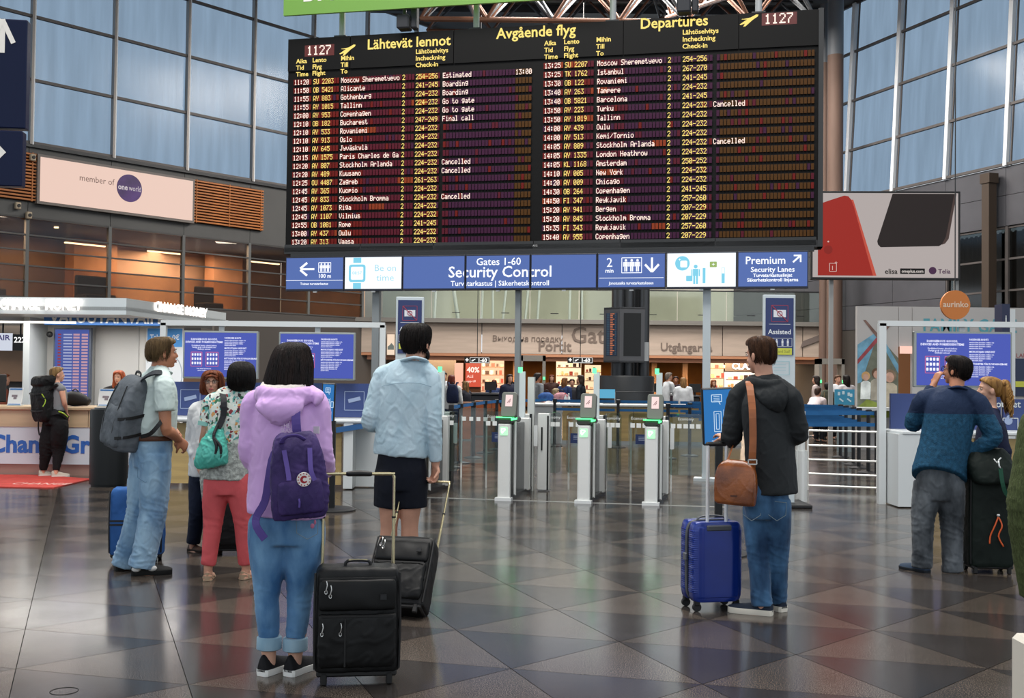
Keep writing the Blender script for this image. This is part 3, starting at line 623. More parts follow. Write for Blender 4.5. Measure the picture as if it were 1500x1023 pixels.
# text running over three screens, cut at the bezels
def span_text(t, size, u, z, bold=.01, align='CENTER'):
    vs, fs = text_geo(t, size, bold, align, 2)
    for i in (2, 3, 4):
        a, b = SU[i], SU[i+1]; c = (a+b)/2; bm = bmesh.new(); vv = [bm.verts.new((q.x+u-c, yy, q.y+z)) for q in vs]
        for f in fs:
            try: bm.faces.new([vv[k] for k in f])
            except ValueError: pass
        for x, n in ((-(b-a)/2+.02, -1), ((b-a)/2-.02, 1)): bmesh.ops.bisect_plane(bm, geom=bm.verts[:]+bm.edges[:]+bm.faces[:], plane_co=(x, 0, 0), plane_no=(n, 0, 0), clear_outer=True)
        if len(bm.faces):
            me = bpy.data.meshes.new('lettering'); bm.to_mesh(me); me.materials.append(txt_lit); link(bpy.data.objects.new('lettering', me), scr[i])['kind'] = 'stuff'
        bm.free()
uc = (U(733, 395)[0]); span_text('Gates 1-60', .155, uc, .375); span_text('Security Control', .235, uc+.02, .195, .012); span_text('Turvatarkastus | Säkerhetskontroll', .108, uc+.02, .065, .012)
o = scr[5]; mb = MB(); mb.text('2', .19, (-.32, yy, .33), align='CENTER'); mb.text('min', .085, (-.32, yy, .245), align='CENTER', bold=.015); mb.text('Jonotusaika turvatarkastukseen', .06, (0, yy, .07), bold=.018, align='CENTER', sx=.86); sym(o, mb, txt_lit, 'lettering')
mb = MB(); frame2(mb, -.14, .24, .15, .46, .01)
for q in (-.08, .005, .09): stick(mb, q, .26, .18)
line(mb, (.3, .27), (.3, .46), .03); line(mb, (.3, .25), (.2, .36), .032); line(mb, (.3, .25), (.4, .36), .032); line(mb, (-.47, .165), (.47, .165), .008); sym(o, mb, txt_lit)
o = scr[6]; mb = MB(); mb.add(*_disc(-.27, .37, .105, yy, 24)); stick(mb, -.08, .07, .28); mb.rbox(.09, .08, .002, .01, (-.17, yy, .15)); mb.rbox(.04, .22, .002, .005, (.04, yy, .19)); mb.rbox(.04, .14, .002, .005, (.31, yy, .15)); frame2(mb, .29, .08, .33, .3, .004)
mb.rbox(.1, .08, .002, .01, (.17, yy, .35), mi=1); mb.text('+', .09, (.145, yy-.004, .32), mi=2); mb.text('+', .07, (-.33, yy-.004, .4), mi=2); mb.rbox(.1, .1, .002, .02, (-.25, yy-.004, .36), mi=2)
mb.build('pictogram', [cyan_lit, M('screen_olive', '9db96a', emit=.9), white_lit], o, kind='stuff')
o = scr[7]; mb = MB(); mb.text('Premium', .155, (-.1, yy, .35), align='CENTER', bold=.012); mb.text('Security Lanes', .105, (.0, yy, .235), align='CENTER', bold=.014); mb.text('Turvatarkastuslinjat', .068, (0, yy, .165), align='CENTER', bold=.022); mb.text('Säkerhetskontroll linjerna', .068, (0, yy, .1), align='CENTER', bold=.022); sym(o, mb, txt_lit, 'lettering')
mb = MB(); line(mb, (.28, .37), (.38, .46), .025); line(mb, (.29, .465), (.395, .465), .022); line(mb, (.385, .37), (.385, .475), .022); sym(o, mb, txt_lit)

# ---- navy hanging sign at the top left
p0 = at(39, 20, 9.6); dn = M('deep_navy', '081536', .4, spec=.2, var=(1, .05)); wa = M('sign_white', 'f4f0e8', .5, emit=0)
o = thing('hanging_direction_sign', 'deep navy hanging sign with white arrow cut off at the left edge', 'sign', (at(20, 100, 9.6).x, 9.6, 0), radians(8))
xe = at(38, 100, 9.6).x-at(20, 100, 9.6).x; zA, zB, zC = at(30, 28, 9.6).z, at(30, 188, 9.6).z, at(30, 273, 9.6).z
MB().box((xe-.6, .06, (zA+zB)/2), (1.2, .12, zA-zB)).build('upper_panel', dn, o, bevel=.01); MB().box((xe-.6-.02, .06, (zB+zC)/2-.01), (1.2, .12, zB-zC-.02)).build('lower_panel', dn, o, bevel=.01)
s_ = 9.6/FPX
def S2(px, py): return ((px-38)*s_+xe, (zA-(py-24)*s_))
mb = MB(); line(mb, S2(3, 75), S2(3, 25), 8*s_, -.003); line(mb, S2(3, 26), S2(19, 60), 7*s_, -.004); line(mb, S2(3, 26), S2(-12, 60), 7*s_, -.005); mb.build('arrow', wa, o)
mb = MB(); a = S2(12, 222); b = S2(-22, 186); c = S2(-22, 258); mb.add([(a[0], -.004, a[1]), (b[0], -.004, b[1]), (c[0], -.004, c[1])], [(0, 2, 1)]); mb.build('diamond', wa, o)
MB().cyl((xe-.6, .06, zA-.01), (xe-.6, .06, 14), .03).build('hanger', darksteel, o)
# ---- large advertising screen at right
p = at(1305, 345, 25.5); o = thing('advertising_screen', 'large wall screen showing a red phone and a black phone', 'screen', (p.x, 25.5, 0), radians(-3))
xa, xb = at(1190, 300, 25.5).x-p.x, at(1405, 300, 25.5).x-p.x; za, zb = at(1300, 410, 25.5).z, at(1300, 280, 25.5).z
MB().box(((xa+xb)/2, .08, (za+zb)/2), (xb-xa, .16, zb-za)).build('bezel', black, o, bevel=.01)
MB().box(((xa+xb)/2-.01, -.003, (za+zb)/2), (xb-xa-.09, .02, zb-za-.1)).build('display', M('ad_grey', 'b5aba8', emit=.85), o)
s_ = 25.5/FPX
def S3(px, py): return ((px-1305)*s_*1.0, (zb-(py-280)*s_))
def polyp(mb, pts, y, mi=None): mb.add([(S3(*q)[0], y, S3(*q)[1]) for q in pts], [tuple(range(len(pts)))[::-1]], mi)
mb = MB(); polyp(mb, [(1199, 300), (1216, 294), (1237, 287), (1243, 288), (1247, 293), (1251, 303), (1279, 405), (1199, 405)], -.017, 0); polyp(mb, [(1247, 293), (1250, 293), (1284, 405), (1279, 405), (1251, 303)], -.018, 1)
mb.build('red_phone_picture', [M('ad_red', 'a5261b', emit=.75), M('ad_redlight', 'c8523f', emit=.8)], o)
mb = MB(); polyp(mb, [(1307, 284), (1398, 284), (1386, 348), (1382, 356), (1374, 361), (1290, 363), (1286, 359), (1285, 354)], -.017, 0); polyp(mb, [(1396, 284), (1399, 284), (1388, 350), (1383, 357), (1378, 359), (1384, 347)], -.018, 1)
mb.build('black_phone_picture', [M('ad_black', '241c1b', emit=.8), M('ad_brown', '4a3a36', emit=.8)], o)
mb = MB()
frame2(mb, S3(1216, 397)[0], S3(1216, 399)[1], S3(1226, 387)[0], S3(1226, 387)[1], .012, -.02, 1); mb.text('1', .14, (S3(1218, 0)[0], -.02, S3(0, 397)[1]), mi=1); mb.text('+', .13, (S3(1223, 0)[0], -.02, S3(0, 389)[1]), mi=1)
mb.add(*_disc(S3(1214, 0)[0], S3(0, 367)[1], .1, -.019), 0); mb.add(*_disc(S3(1214, 0)[0], S3(0, 355)[1], .02, -.02), 1)
mb.build('phone_mark', [M('ad_red2', '8f2018', emit=.75), M('ad_pink', 'e0c0b8', emit=.8)], o, kind='stuff')
mb = MB(); mb.text('elisa', .165, (S3(1296, 0)[0], -.017, S3(0, 402)[1]), bold=.02); sym(o, mb, M('ad_dark', '2a2424', emit=.5), 'lettering')
mb = MB(); mb.rbox(.55, .125, .003, .01, (S3(1336, 0)[0], -.017, S3(0, 398)[1]), mi=0); mb.text('oneplus.com', .095, (S3(1336, 0)[0], -.022, S3(0, 400)[1]), align='CENTER', bold=.02, mi=1); mb.build('lettering', [M('ad_dark2', '1d1a1a', emit=.3), M('ad_cream', 'd8cfc9', emit=.8)], o, kind='stuff')
mb = MB(); mb.add(*_disc(S3(1365, 0)[0], S3(0, 397)[1], .085, -.018, 20)); mb.text('Telia', .14, (S3(1373, 0)[0], -.018, S3(0, 401)[1]), bold=.02); sym(o, mb, M('ad_plum', '4c2a4c', emit=.7), 'lettering')
for x in (xa+.5, xb-.02): MB().box((x, .22, (za+1.0)/2), (.09, .09, za+1.0)).build('support_post', M('ad_post', '9a9c9c', .5), o)
# ---- roof trusses
cop = M('truss_copper', '6e4a38', .5, .1, var=(1, .2)); gr = M('truss_grey', '5c6064', .45, .4)
def truss(p0, p1, h, n, lab):
    o = thing('roof_truss', lab, 'truss', p0); d = V(p1)-V(p0); mb = MB()
    mb.cyl((0, 0, 0), d, .07, seg=8); mb.build('bottom_chord', cop, o)
    s2 = V((-d.y, d.x, 0)).normalized()*h*.5
    for sg in (-1, 1): MB().cyl(V((0, 0, h))+s2*sg, d+V((0, 0, h))+s2*sg, .08, seg=8).build('top_chord', gr, o)
    for i in range(n):
        a = d*(i/n); b = d*((i+.5)/n); c = d*((i+1)/n)
        for sg in (-1, 1):
            MB().cyl(a, b+V((0, 0, h))+s2*sg, .045, seg=6).build('web_tube', cop if sg < 0 else gr, o); MB().cyl(c, b+V((0, 0, h))+s2*sg, .045, seg=6).build('web_tube', gr if i % 2 else cop, o)
for y, z, nm in ((33, 12.0, 'near'), (37.2, 13.3, 'middle'), (41.3, 14.2, 'far')):
    truss((-.055*y-1, y, z), (.27*y, y, z), 1.4, 6, {'near': 'copper coloured roof truss nearest above the departures board', 'middle': 'copper and grey roof truss in the middle over the board', 'far': 'copper and grey roof truss farthest back under the roof'}[nm])
for x, lb in ((-1.2, 'roof truss running away behind the Avgående flyg title'), (5.6, 'roof truss running away behind the Departures title')): truss((x, 26, 10.6), (x-.3, 41, 14.6), 1.0, 6, lb)
# ================================================================ GATES, BOOTH, COUNTERS, BARRIERS, BACKGROUND
ebs = M('gate_steel', 'f2f3ef', .3, .35, bump=(60, .04), stretch=(1, 1, .04)); gdark = M('gate_side', '35383a', .25, .5); ghead = M('gate_head', '74776f', .4, .3)
green = M('green_light', '4be07a', emit=3.2); greenpl = M('green_plate', 'a9f0b8', emit=1.3); pinks = M('reader_screen', 'f6d9d6', emit=1.0); gl_clear = glass('gate_glass', 'e4ecea', .10, .04)
acry = M('acrylic', 'dfe9ea', .25, alpha=.85)
e2 = PS.e.to_3d(); n2 = V((-e2.y, e2.x, 0))
def make_gate(px, py, lab, rear_right=True):
    g = gp(px, py); o = thing('security_gate', lab, 'gate', (g.x, g.y, 0), PS.rz, 'electronic gates in the row')
    MB().box((.0, .03, .018), (.2, .1, .036)).build('foot_plate', white, o); MB().box((.02, .68, .03), (.16, 1.2, .06)).build('plinth', gdark, o)
    MB().box((0, .05, .47), (.15, .09, .9), bev=.012).build('front_post', ebs, o)
    MB().box((.015, .52, .48), (.1, .84, .86), bev=.01).build('side_panel', gdark, o)
    MB().cyl((.09, .22, .05), (.09, .22, .94), .02, seg=10).build('edge_tube', ebs, o, smooth=40); MB().box((.045, .95, .5), (.17, .1, .92), bev=.01).build('middle_post', ebs, o)
    c = MB().box((.0, .3, .955), (.17, .6, .07), bev=.02).build('top_cover', M('gate_top', '3a3d38', .4), o)
    MB().box((0, .0, .995), (.19, .02, .012)).build('glow_line', green, o); MB().box((.09, .15, .975), (.012, .3, .03)).build('glow_line', green, o)
    f = MB().rbox(.09, .1, .008, .008, (0, .006, .83)).build('arrow_light', greenpl, o)
    mb = MB(); line(mb, (-.025, .805), (.02, .855), .012, -.004); line(mb, (-.03, .86), (.015, .86), .012, -.004); line(mb, (-.028, .815), (-.028, .865), .012, -.004); mb.build('arrow', M('arrow_white', 'ffffff', emit=2), f)
    # tilted reader head
    R = MX.Rotation(radians(-14), 4, 'X'); mb = MB(); mb.X = MX.Translation((.035, .06, 1.0)) @ R
    mb.rbox(.185, .3, -.1, .03, (0, 0, .155)); h = mb.build('reader_head', ghead, o, bevel=.006)
    mb = MB(); mb.X = MX.Translation((.035, .06, 1.0)) @ R; mb.box((0, -.004, .2), (.085, .006, .14)); mb.build('reader_screen', pinks, h)
    mb = MB(); mb.X = MX.Translation((.035, .06, 1.0)) @ R; line(mb, (-.02, .17), (.02, .22), .008, -.009); line(mb, (.0, .17), (.02, .2), .008, -.009); mb.build('hand_mark', M('mark_pink', 'b98a8a', emit=.5), h)
    # rear column and light strip
    MB().box((.02, 1.28, .5), (.13, .12, 1.0), bev=.01).build('rear_post', ebs, o); MB().box((.08, 1.28, .52), (.03, .14, .96)).build('rear_edge', gdark, o)
    s = MB().box((.0, 1.05, 1.25), (.075, .03, .6)).build('light_strip', acry, o); MB().box((-.03, 1.05, 1.57), (.05, .03, .07)).build('green_tip', green, s)
    MB().rbox(.05, .27, .02, .01, (.155, 1.2, .72)).build('paddle', white, o); MB().rbox(.05, .27, .02, .01, (-.1, 1.2, .72)).build('paddle', white, o)
    return o
GP = [(611, 727, 'far left gate half hidden behind the man in the light blue shirt', 1), (737, 734, 'left gate standing beside the tall white glass edge'), (854, 738, 'middle gate in front of the dark column drum'), (953, 741, 'right gate nearest the pale sign post')]
gates = [make_gate(q[0], q[1], q[2]) for q in GP]
def wing(px, py, w_, lab, sq, navyd=False, text=True):
    g = gp(px, py); o = thing('glass_door_wing', lab, 'glass door', (g.x, g.y, 0), PS.rz, 'glass wings between the gates')
    MB().rbox(w_, .8, .012, .05, (w_/2, 0, .62)).build('pane', gl_clear, o); MB().cyl((.03, .02, 0), (.03, .02, .9), .012, seg=8).build('hinge_rod', ebs, o)
    for k in range(sq): MB().box((w_*(k+.7)/(sq+.4), -.02, .86), (.058, .006, .058)).build('white_square', M('decal_white', 'eef0ee', .5), o)
    if navyd: q = MB().box((w_*.72, -.03, .68), (.2, .006, .13)).build('notice', M('decal_navy', '22325e', .5), o); mb = MB(); [line(mb, (w_*.72-.06, .71-.02*i), (w_*.72+.06, .71-.02*i), .006, -.034) for i in range(3)]; mb.build('notice_text', M('decal_text', 'aab4cc', .5), q, kind='stuff')
    if text: mb = MB(); mb.text('Economy' if not navyd else 'Economy', .055, (w_*.5, -.02, .935), align='CENTER'); mb.build('lettering', M('decal_white', 'eef0ee', .5), o)
for a in ((672, 700, .58, 'glass wing left of the left gate over the orange floor', 5, False, False), (760, 700, .001, '', 0), ):
    if a[2] > .01: wing(*a)
for px, w_, lab, sq, nd in ((636, .33, 'narrow glass wing just right of the far left gate', 2, False), (708, .3, 'glass wing with navy notice beside the left gate', 3, True), (797, .22, 'glass wing right of the left gate, three white squares', 3, False), (829, .22, 'glass wing with navy notice beside the middle gate', 2, True),
    (884, .23, 'glass wing right of the middle gate, reading Economy', 3, False), (920, .27, 'glass wing with navy notice beside the right gate', 3, True), (979, .44, 'wide glass wing between the right gate and the pale post', 5, False)): wing(px, 716+(px-750)*.02, w_, lab, sq, nd)
# tall white glass edge with door leaf beside the left gate
g = gp(777, 719); o = thing('door_upright', 'tall white edge post with slotted door leaf between left and middle gate', 'post', (g.x, g.y, 0), PS.rz)
MB().box((0, 0, .74), (.085, .08, 1.48)).build('edge_post', M('upright_white', 'd6dad6', .4), o); 
q = MB().box((.17, .02, .51), (.16, .1, 1.0), bev=.01).build('door_leaf', ebs, o); MB().box((.15, -.035, .68), (.02, .01, .3)).build('slot', black, q); MB().box((.23, -.035, .5), (.02, .02, .96)).build('slot', black, q)
# brushed floor strip along the gates
a, b = gp(556, 727), gp(1064, 743.5)
o = struct('trim_1'); MB().strip([a+V((0, 0, .002)), b+V((0, 0, .002))], .03, .004, (0, 0, 1)).build('floor_strip', M('strip_metal', 'c8c8c4', .3, .6), o)
# ---- queue barriers
bpost = M('barrier_black', '17181c', .4); belt = M('belt_blue', '2f6ea8', .6, var=(3, .15))
def barrier(px, py, lab, to=None, group='belt barrier posts', h=.96, two=True):
    g = gp(px, py); o = thing('barrier_post', lab, 'barrier post', (g.x, g.y, 0), 0, group)
    MB().tube([(0, 0, 0), (0, 0, .012), (0, 0, .035)], [.17, .165, .05], 20).build('base', bpost, o, smooth=30); MB().cyl((0, 0, .03), (0, 0, h), .032, seg=14).build('post', bpost, o, smooth=40)
    MB().box((0, 0, h+.01), (.085, .085, .09), bev=.01).build('belt_head', bpost, o)
    if to:
        t = gp(*to)-g
        for z in ((h+.01, h-.17) if two else (h+.01,)): MB().strip([V((0, 0, z)), t+V((0, 0, z))], .055, .004, V((0, 0, 1)).cross(t)).build('belt', belt, o)
    return o
Lp = [(660, 685), (674, 679), (693, 671), (710, 664), (727, 659)]
for i, q in enumerate(Lp): barrier(q[0], q[1], ('first', 'second', 'third', 'fourth', 'fifth')[i]+' black barrier post counted from the light blue shirt', (Lp[i+1] if i < 4 else (800, 652)), 'barrier posts left of the gates', two=False)
Rp = [(1231, 670), (1239, 675), (1250, 681), (1258, 686), (1272, 693), (1284, 697)]
for i, q in enumerate(Rp): barrier(q[0], q[1], ('first', 'second', 'third', 'fourth', 'fifth', 'sixth')[i]+' black barrier post counted from the dark jacket man rightwards', ((q[0]-235, q[1]-12+i*3)), 'barrier posts right of the gates')
Cp = [(812, 654), (905, 656), (978, 672), (1010, 668)]
for i, q in enumerate(Cp): barrier(q[0], q[1], 'black barrier post seen through the glass, '+('left of the middle gate', 'right of the middle gate', 'right of the right gate', 'beside the pale sign post')[i], (q[0]+88, q[1]+2), 'barrier posts behind the gates')
# steel rail fence at right
a, b = gp(1183, 718), gp(1285, 722); d = b-a
o = thing('rail_fence', 'low steel fence of five horizontal rails beside the white kiosk', 'fence', a)
for z in (.06, .22, .41, .6, .8): MB().cyl((0, 0, z), V((d.x, d.y, z)), .013, seg=8).build('rail', ebs, o)
for t in (0, 1): MB().cyl(V((d.x*t, d.y*t, 0)), V((d.x*t, d.y*t, .815)), .016, seg=8).build('post', ebs, o)
g = gp(1172, 735); o = thing('steel_bollard', 'round brushed steel bollard right of the man in dark jacket', 'bollard', g)
MB().cyl((0, 0, 0), (0, 0, .62), .085, seg=20).build('lower_tube', ebs, o, smooth=40); MB().cyl((0, 0, .62), (0, 0, 1.1), .06, seg=20).build('upper_tube', ebs, o, smooth=40)
# ---- counter behind the gates
g = gp(778, 650); o = thing('long_counter', 'long white and wood counter behind the gates', 'counter', (g.x, g.y, 0), radians(-1.5))
L_ = gp(1090, 655).x-g.x; wood = M('pale_wood', 'b59b66', .45, var=(4, .15), stretch=(.25, 1, 3)); cw = M('counter_white', 'cdd0d0', .45)
MB().box((L_/2, .4, .86), (L_+.1, .95, .05), bev=.01).build('counter_top', cw, o); MB().box((.34, 0, .42), (.67, .04, .82)).build('front_panel', cw, o)
for i in range(5): MB().box((.68+(i+.5)*(L_-.7)/5, 0, .45), ((L_-.7)/5-.012, .04, .74)).build('front_panel', wood, o)
MB().box((L_/2, .02, .77), (L_+.02, .05, .07)).build('blue_band', belt, o); MB().box((L_/2, .03, .04), (L_, .05, .1)).build('kick_plate', steel, o)
for px, lab in ((828, 'small bottle with red cap left of its pair'), (833, 'small clear bottle right of its pair')):
    p = at(px, 592, g.y+.35); q = thing('bottle', lab+' on the white counter', 'bottle', (p.x, p.y, .886), group='bottles on the counter')
    MB().tube([(0, 0, 0), (0, 0, .13), (0, 0, .17), (0, 0, .2)], [.032, .032, .013, .013], 10).build('body', M('bottle_clear', 'cfd6d8', .1, alpha=.7), q, smooth=40); MB().cyl((0, 0, .2), (0, 0, .225), .016).build('cap', M('cap_red' if px == 828 else 'cap_white', 'b03a34' if px == 828 else 'e4e4e4', .4), q)
def bag_heap(px, lab, c, n=1):
    p = at(px, 592, g.y+.5); q = thing('bag', lab, 'bag', (p.x, p.y, .886)); mb = MB()
    mb.tube([(-.16, 0, .09), (-.08, 0, .13), (.06, 0, .14), (.16, 0, .08)], [(.05, .07), (.11, .1), (.11, .1), (.05, .06)], 10, k=3, ref=(0, 1, 0)); mb.build('body', M('bag_'+c, c, .7, var=(8, .4)), q, smooth=True)
    MB().tube([(-.06, 0, .2), (-.03, 0, .28), (.04, 0, .28), (.06, 0, .2)], .01, 6, k=3).build('handle', black, q)
bag_heap(800, 'blue bag lying on the counter beside the flowery pile', '2a4f8a'); bag_heap(822, 'pink and white flowery bag on the counter', 'b07f88')
# ---- column with drum and display case
Yc = 27.; cx = at(914, 560, Yc).x; o = thing('structural_column', 'dark steel column cluster with wide drum base', 'column', (cx, Yc, 0))
tubes = M('column_tube', '45474a', .35, .6, var=(1, .1))
q = MB().tube([(0, 0, 0), (0, 0, 1.48), (0, 0, 1.52)], [.72, .72, .7], 36).build('drum', M('drum_dark', '25272a', .4), o, smooth=30)
for z in (.45, .82, 1.15): MB().tube([(.722*cos(t), .722*sin(t), z) for t in [2*pi*i/36 for i in range(36)]], .006, 5, closed=True).build('joint_ring', M('joint', '4b4d50', .5), q)
for x, y, r in ((-.17, -.1, .15), (.08, .12, .17), (.47, 0, .13), (.25, .3, .13)): MB().cyl((x, y, 1.52), (x, y, 9.5), r, seg=20).build('tube', tubes, o, smooth=40)
MB().tube([(.6+.001, 0, 1.95), (.6, 0, 2.3)], .001, 4).build('pin', tubes, o)
MB().box((.47, -.15, 2.1), (.2, .02, .45)).build('notice_plate', M('notice_grey', 'a9adb0', .5), o)
# display case on the column (two angled faces)
cz0, cz1 = 1.83, 3.12; q = thing('display_case', 'dark two-sided display case hanging on the column', 'display case', (cx, Yc-.55, 0))
m_case = M('case_grey', '4a4b4f', .5)
def case_face(a, b, led):
    a = V(a); b = V(b); e = (b-a).normalized(); n = V((e.y, -e.x, 0)); w_ = (b-a).length; c = (a+b)/2
    f = MB(); f.add([a+V((0, 0, cz0)), b+V((0, 0, cz0)), b+V((0, 0, cz1)), a+V((0, 0, cz1))]+[p-n*.1 for p in (a+V((0, 0, cz0)), b+V((0, 0, cz0)), b+V((0, 0, cz1)), a+V((0, 0, cz1)))],
        [(0, 1, 2, 3), (4, 7, 6, 5), (0, 4, 5, 1), (1, 5, 6, 2), (2, 6, 7, 3), (3, 7, 4, 0)]); fo = f.build('face', m_case, q)
    i0, i1 = a+e*w_*.15+n*.004, b-e*w_*.15+n*.004; z0, z1 = cz0+.15, cz1-.13
    MB().add([i0+V((0, 0, z0)), i1+V((0, 0, z0)), i1+V((0, 0, z1)), i0+V((0, 0, z1))], [(0, 1, 2, 3)]).build('panel', M('case_blue' if led else 'case_black', '1c2a40' if led else '030303', .4), fo)
    if led:
        mb = MB(); k = 24
        for r_ in range(k):
            z = z1-(r_+.7)*(z1-z0)/(k+.5)
            for t0, t1 in ((.08, .3), (.38, .6 if r_ % 3 else .75), (.8, .9)):
                A_ = i0.lerp(i1, t0)+n*.004; B_ = i0.lerp(i1, t1)+n*.004; mb.add([A_+V((0, 0, z)), B_+V((0, 0, z)), B_+V((0, 0, z+.02)), A_+V((0, 0, z+.02))], [(0, 1, 2, 3)], 0 if (t0 > .3 and t0 < .7) else 1)
        mb.build('led_rows', [M('led_orange', 'd8805a', emit=.7), M('led_dim', '4d6c84', emit=.5)], fo, kind='stuff')
case_face((-.52, .25, 0), (-.17, -.1, 0), True); case_face((-.17, -.1, 0), (.42, -.02, 0), False)
MB().poly([(-.52, .25), (-.17, -.1), (.42, -.02), (.42, .2), (-.3, .3)], .05, (0, 0, cz1-.04), (1, 0, 0), (0, 1, 0)).build('lid', m_case, q); MB().poly([(-.52, .25), (-.17, -.1), (.42, -.02), (.42, .2), (-.3, .3)], .04, (0, 0, cz0), (1, 0, 0), (0, 1, 0)).build('floor_plate', m_case, q)
# small blue notice screens around the drum
p = at(887, 577, 25.2); q = thing('notice_screen', 'small pale blue screen on a stand before the drum', 'screen', (p.x, p.y, .886)); MB().box((0, 0, p.z-.886), (.42, .03, .2)).build('display', M('notice_cyan', '62b4d8', emit=.8, ), q); MB().cyl((.21, 0, 0), (.21, 0, p.z-.85), .01).build('stem', steel, q); MB().box((.1, 0, .006), (.3, .1, .012)).build('foot', steel, q)
# ---- currency booth
bth = thing('currency_booth', 'white currency exchange booth with lit fascia lettering', 'booth', (0, 0, 0))
wcol = M('booth_white', 'c6cccd', .5, var=(.8, .04))
Yf = 15.6; xr_ = at(185, 450, Yf).x; zt, zb = at(185, 437, Yf).z, at(185, 461.5, Yf).z
# canopy: front fascia to the corner, then a fascia receding to the right
r2 = at(331, 466, 19.2); F0 = V((-9.5, Yf+.05, 0)); F1 = V((xr_, Yf, 0)); F2 = V((r2.x, 19.2, 0))
def fascia(a, b, nm, m=wcol):
    mb = MB(); d = (b-a).normalized(); n = V((d.y, -d.x, 0)); T = [a+V((0, 0, zb)), b+V((0, 0, zb)), b+V((0, 0, zt)), a+V((0, 0, zt))]
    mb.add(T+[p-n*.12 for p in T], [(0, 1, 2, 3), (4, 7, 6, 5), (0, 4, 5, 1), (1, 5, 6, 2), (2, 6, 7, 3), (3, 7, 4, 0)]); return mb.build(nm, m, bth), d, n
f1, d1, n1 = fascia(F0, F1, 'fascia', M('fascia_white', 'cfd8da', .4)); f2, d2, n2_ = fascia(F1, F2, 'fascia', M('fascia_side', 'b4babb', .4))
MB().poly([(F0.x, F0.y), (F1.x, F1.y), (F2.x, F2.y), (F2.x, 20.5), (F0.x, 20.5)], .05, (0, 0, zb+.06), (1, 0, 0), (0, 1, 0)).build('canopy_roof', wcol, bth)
lit_w = M('neon_white', 'fff1e8', emit=3.5)
def neon(t, px0, px1, pyb, Yapprox, d, n, fa, origin, parent):
    pass
s1 = sc_at(Yf)
for t, pa, pb in (('CHANGE', 1, 60), ('MONEY', 67, 122)):
    a = at(pa, 459.5, Yf); b = at(pb, 459.5, Yf); wt = max(q.x for q in text_geo(t, 1, .03, 'LEFT', 2)[0]); mb = MB(); mb.text(t, .2, V((a.x, Yf-.035, zb+.06)), ux=d1, bold=.03, sx=(b.x-a.x)/wt/.2); mb.build('lit_lettering', lit_w, f1)
def onF2(px, py):
    dd = ray(px, py); t = ((F1.x)*n2_.x+F1.y*n2_.y)/(dd.x*n2_.x+dd.y*n2_.y); return V((dd.x*t, dd.y*t, CAMH+dd.z*t))
for t, pa, pb in (('CHANGE', 225, 267), ('MONEY', 271, 302)):
    a = onF2(pa, 466); b = onF2(pb, 470); L0 = (b-a).length; vs, _ = text_geo(t, 1, .03, 'LEFT', 2); wt = max(q.x for q in vs); a.z = zb+.11
    mb = MB(); mb.text(t, .2, a+n2_*.02, ux=d2, bold=.03, sx=L0/wt/.2); mb.build('lit_lettering', lit_w, f2)
# back wall, door and blue sign
Yw = 18.6; wx0, wx1 = at(62, 500, Yw).x, at(268, 500, Yw).x
MB().box(((wx0+wx1)/2, Yw, 1.2), (wx1-wx0, .12, 2.4)).build('back_wall', M('booth_wall', 'c9c8c4', .5), bth)
dx0, dx1 = at(142, 500, Yw).x, at(206, 500, Yw).x; q = MB().box(((dx0+dx1)/2, Yw-.07, 1.13), (dx1-dx0, .03, 2.2)).build('door', M('booth_door', 'bdbcb9', .5), bth, bevel=.01); MB().box((dx1-.1, Yw-.12, 1.05), (.05, .06, .12)).build('handle', darksteel, q)
MB().box((wx0+.06, Yw-.4, 1.2), (.1, .7, 2.4)).build('side_wall', wcol, bth)
sx0, sx1 = at(66, 468, 17.9).x, at(236, 468, 17.9).x; zs = at(150, 477, 17.9).z
q = MB().box(((sx0+sx1)/2, 17.9, zs+.15), (sx1-sx0, .1, .3), bev=.01).build('blue_sign', M('booth_blue', '2a64a8', .45), bth)
mb = MB(); mb.text('VALUUTANVAIHTO', .24, (sx0+.1, 17.84, zs+.04), bold=.025, sx=.98); mb.build('lettering', M('sign_letter', 'd5dde2', .5), q)
p = at(71, 490, 18.1); mb = MB(); mb.ell((p.x, 18.15, p.z), (.05, .05, .05)); mb.build('dome_camera', black, bth)
MB().box((at(30, 472, 16.4).x, 16.4, at(30, 472, 16.4).z), (1.6, .05, .03)).build('light_line', M('line_light', 'fff4e4', emit=2.5), bth)
area('booth_fill', (-6.1, 17.2, 2.28), 3.6, 75, (1, .97, .93), sy=1.2)  # area light added under the canopy to brighten the booth wall
# exchange rate display
dp = at(103, 535, 18.2); w_, h_ = 51*18.2/FPX, 106*18.2/FPX; o = thing('rate_display', 'tall blue exchange rate display with rows of numbers', 'screen', (dp.x, 18.3, 0)); zc = dp.z
MB().box((0, 0, zc), (w_+.04, .08, h_+.04)).build('frame', M('rate_frame', '4b5568', .4), o); MB().box((0, -.045, zc), (w_-.02, .012, h_-.02)).build('display', M('rate_blue', '4a5fae', emit=.7), o)
for i in range(21):
    z = zc+h_/2-.09-i*(h_-.13)/21; mb = MB()
    mb.box((-w_*.36, -.053, z), (.05, .003, .026), mi=0); mb.box((-w_*.12, -.053, z), (.14, .003, .022), mi=1); mb.box((w_*.13, -.053, z), (.1, .003, .03), mi=2); mb.box((w_*.37, -.053, z), (.1, .003, .03), mi=2)
    mb.build('rate_row', [M('flag_red', 'a83a4a', emit=.6), M('rate_pale', 'b3b9e0', emit=.7), M('rate_pink', 'd3a4b4', emit=.7)], o, kind='stuff')
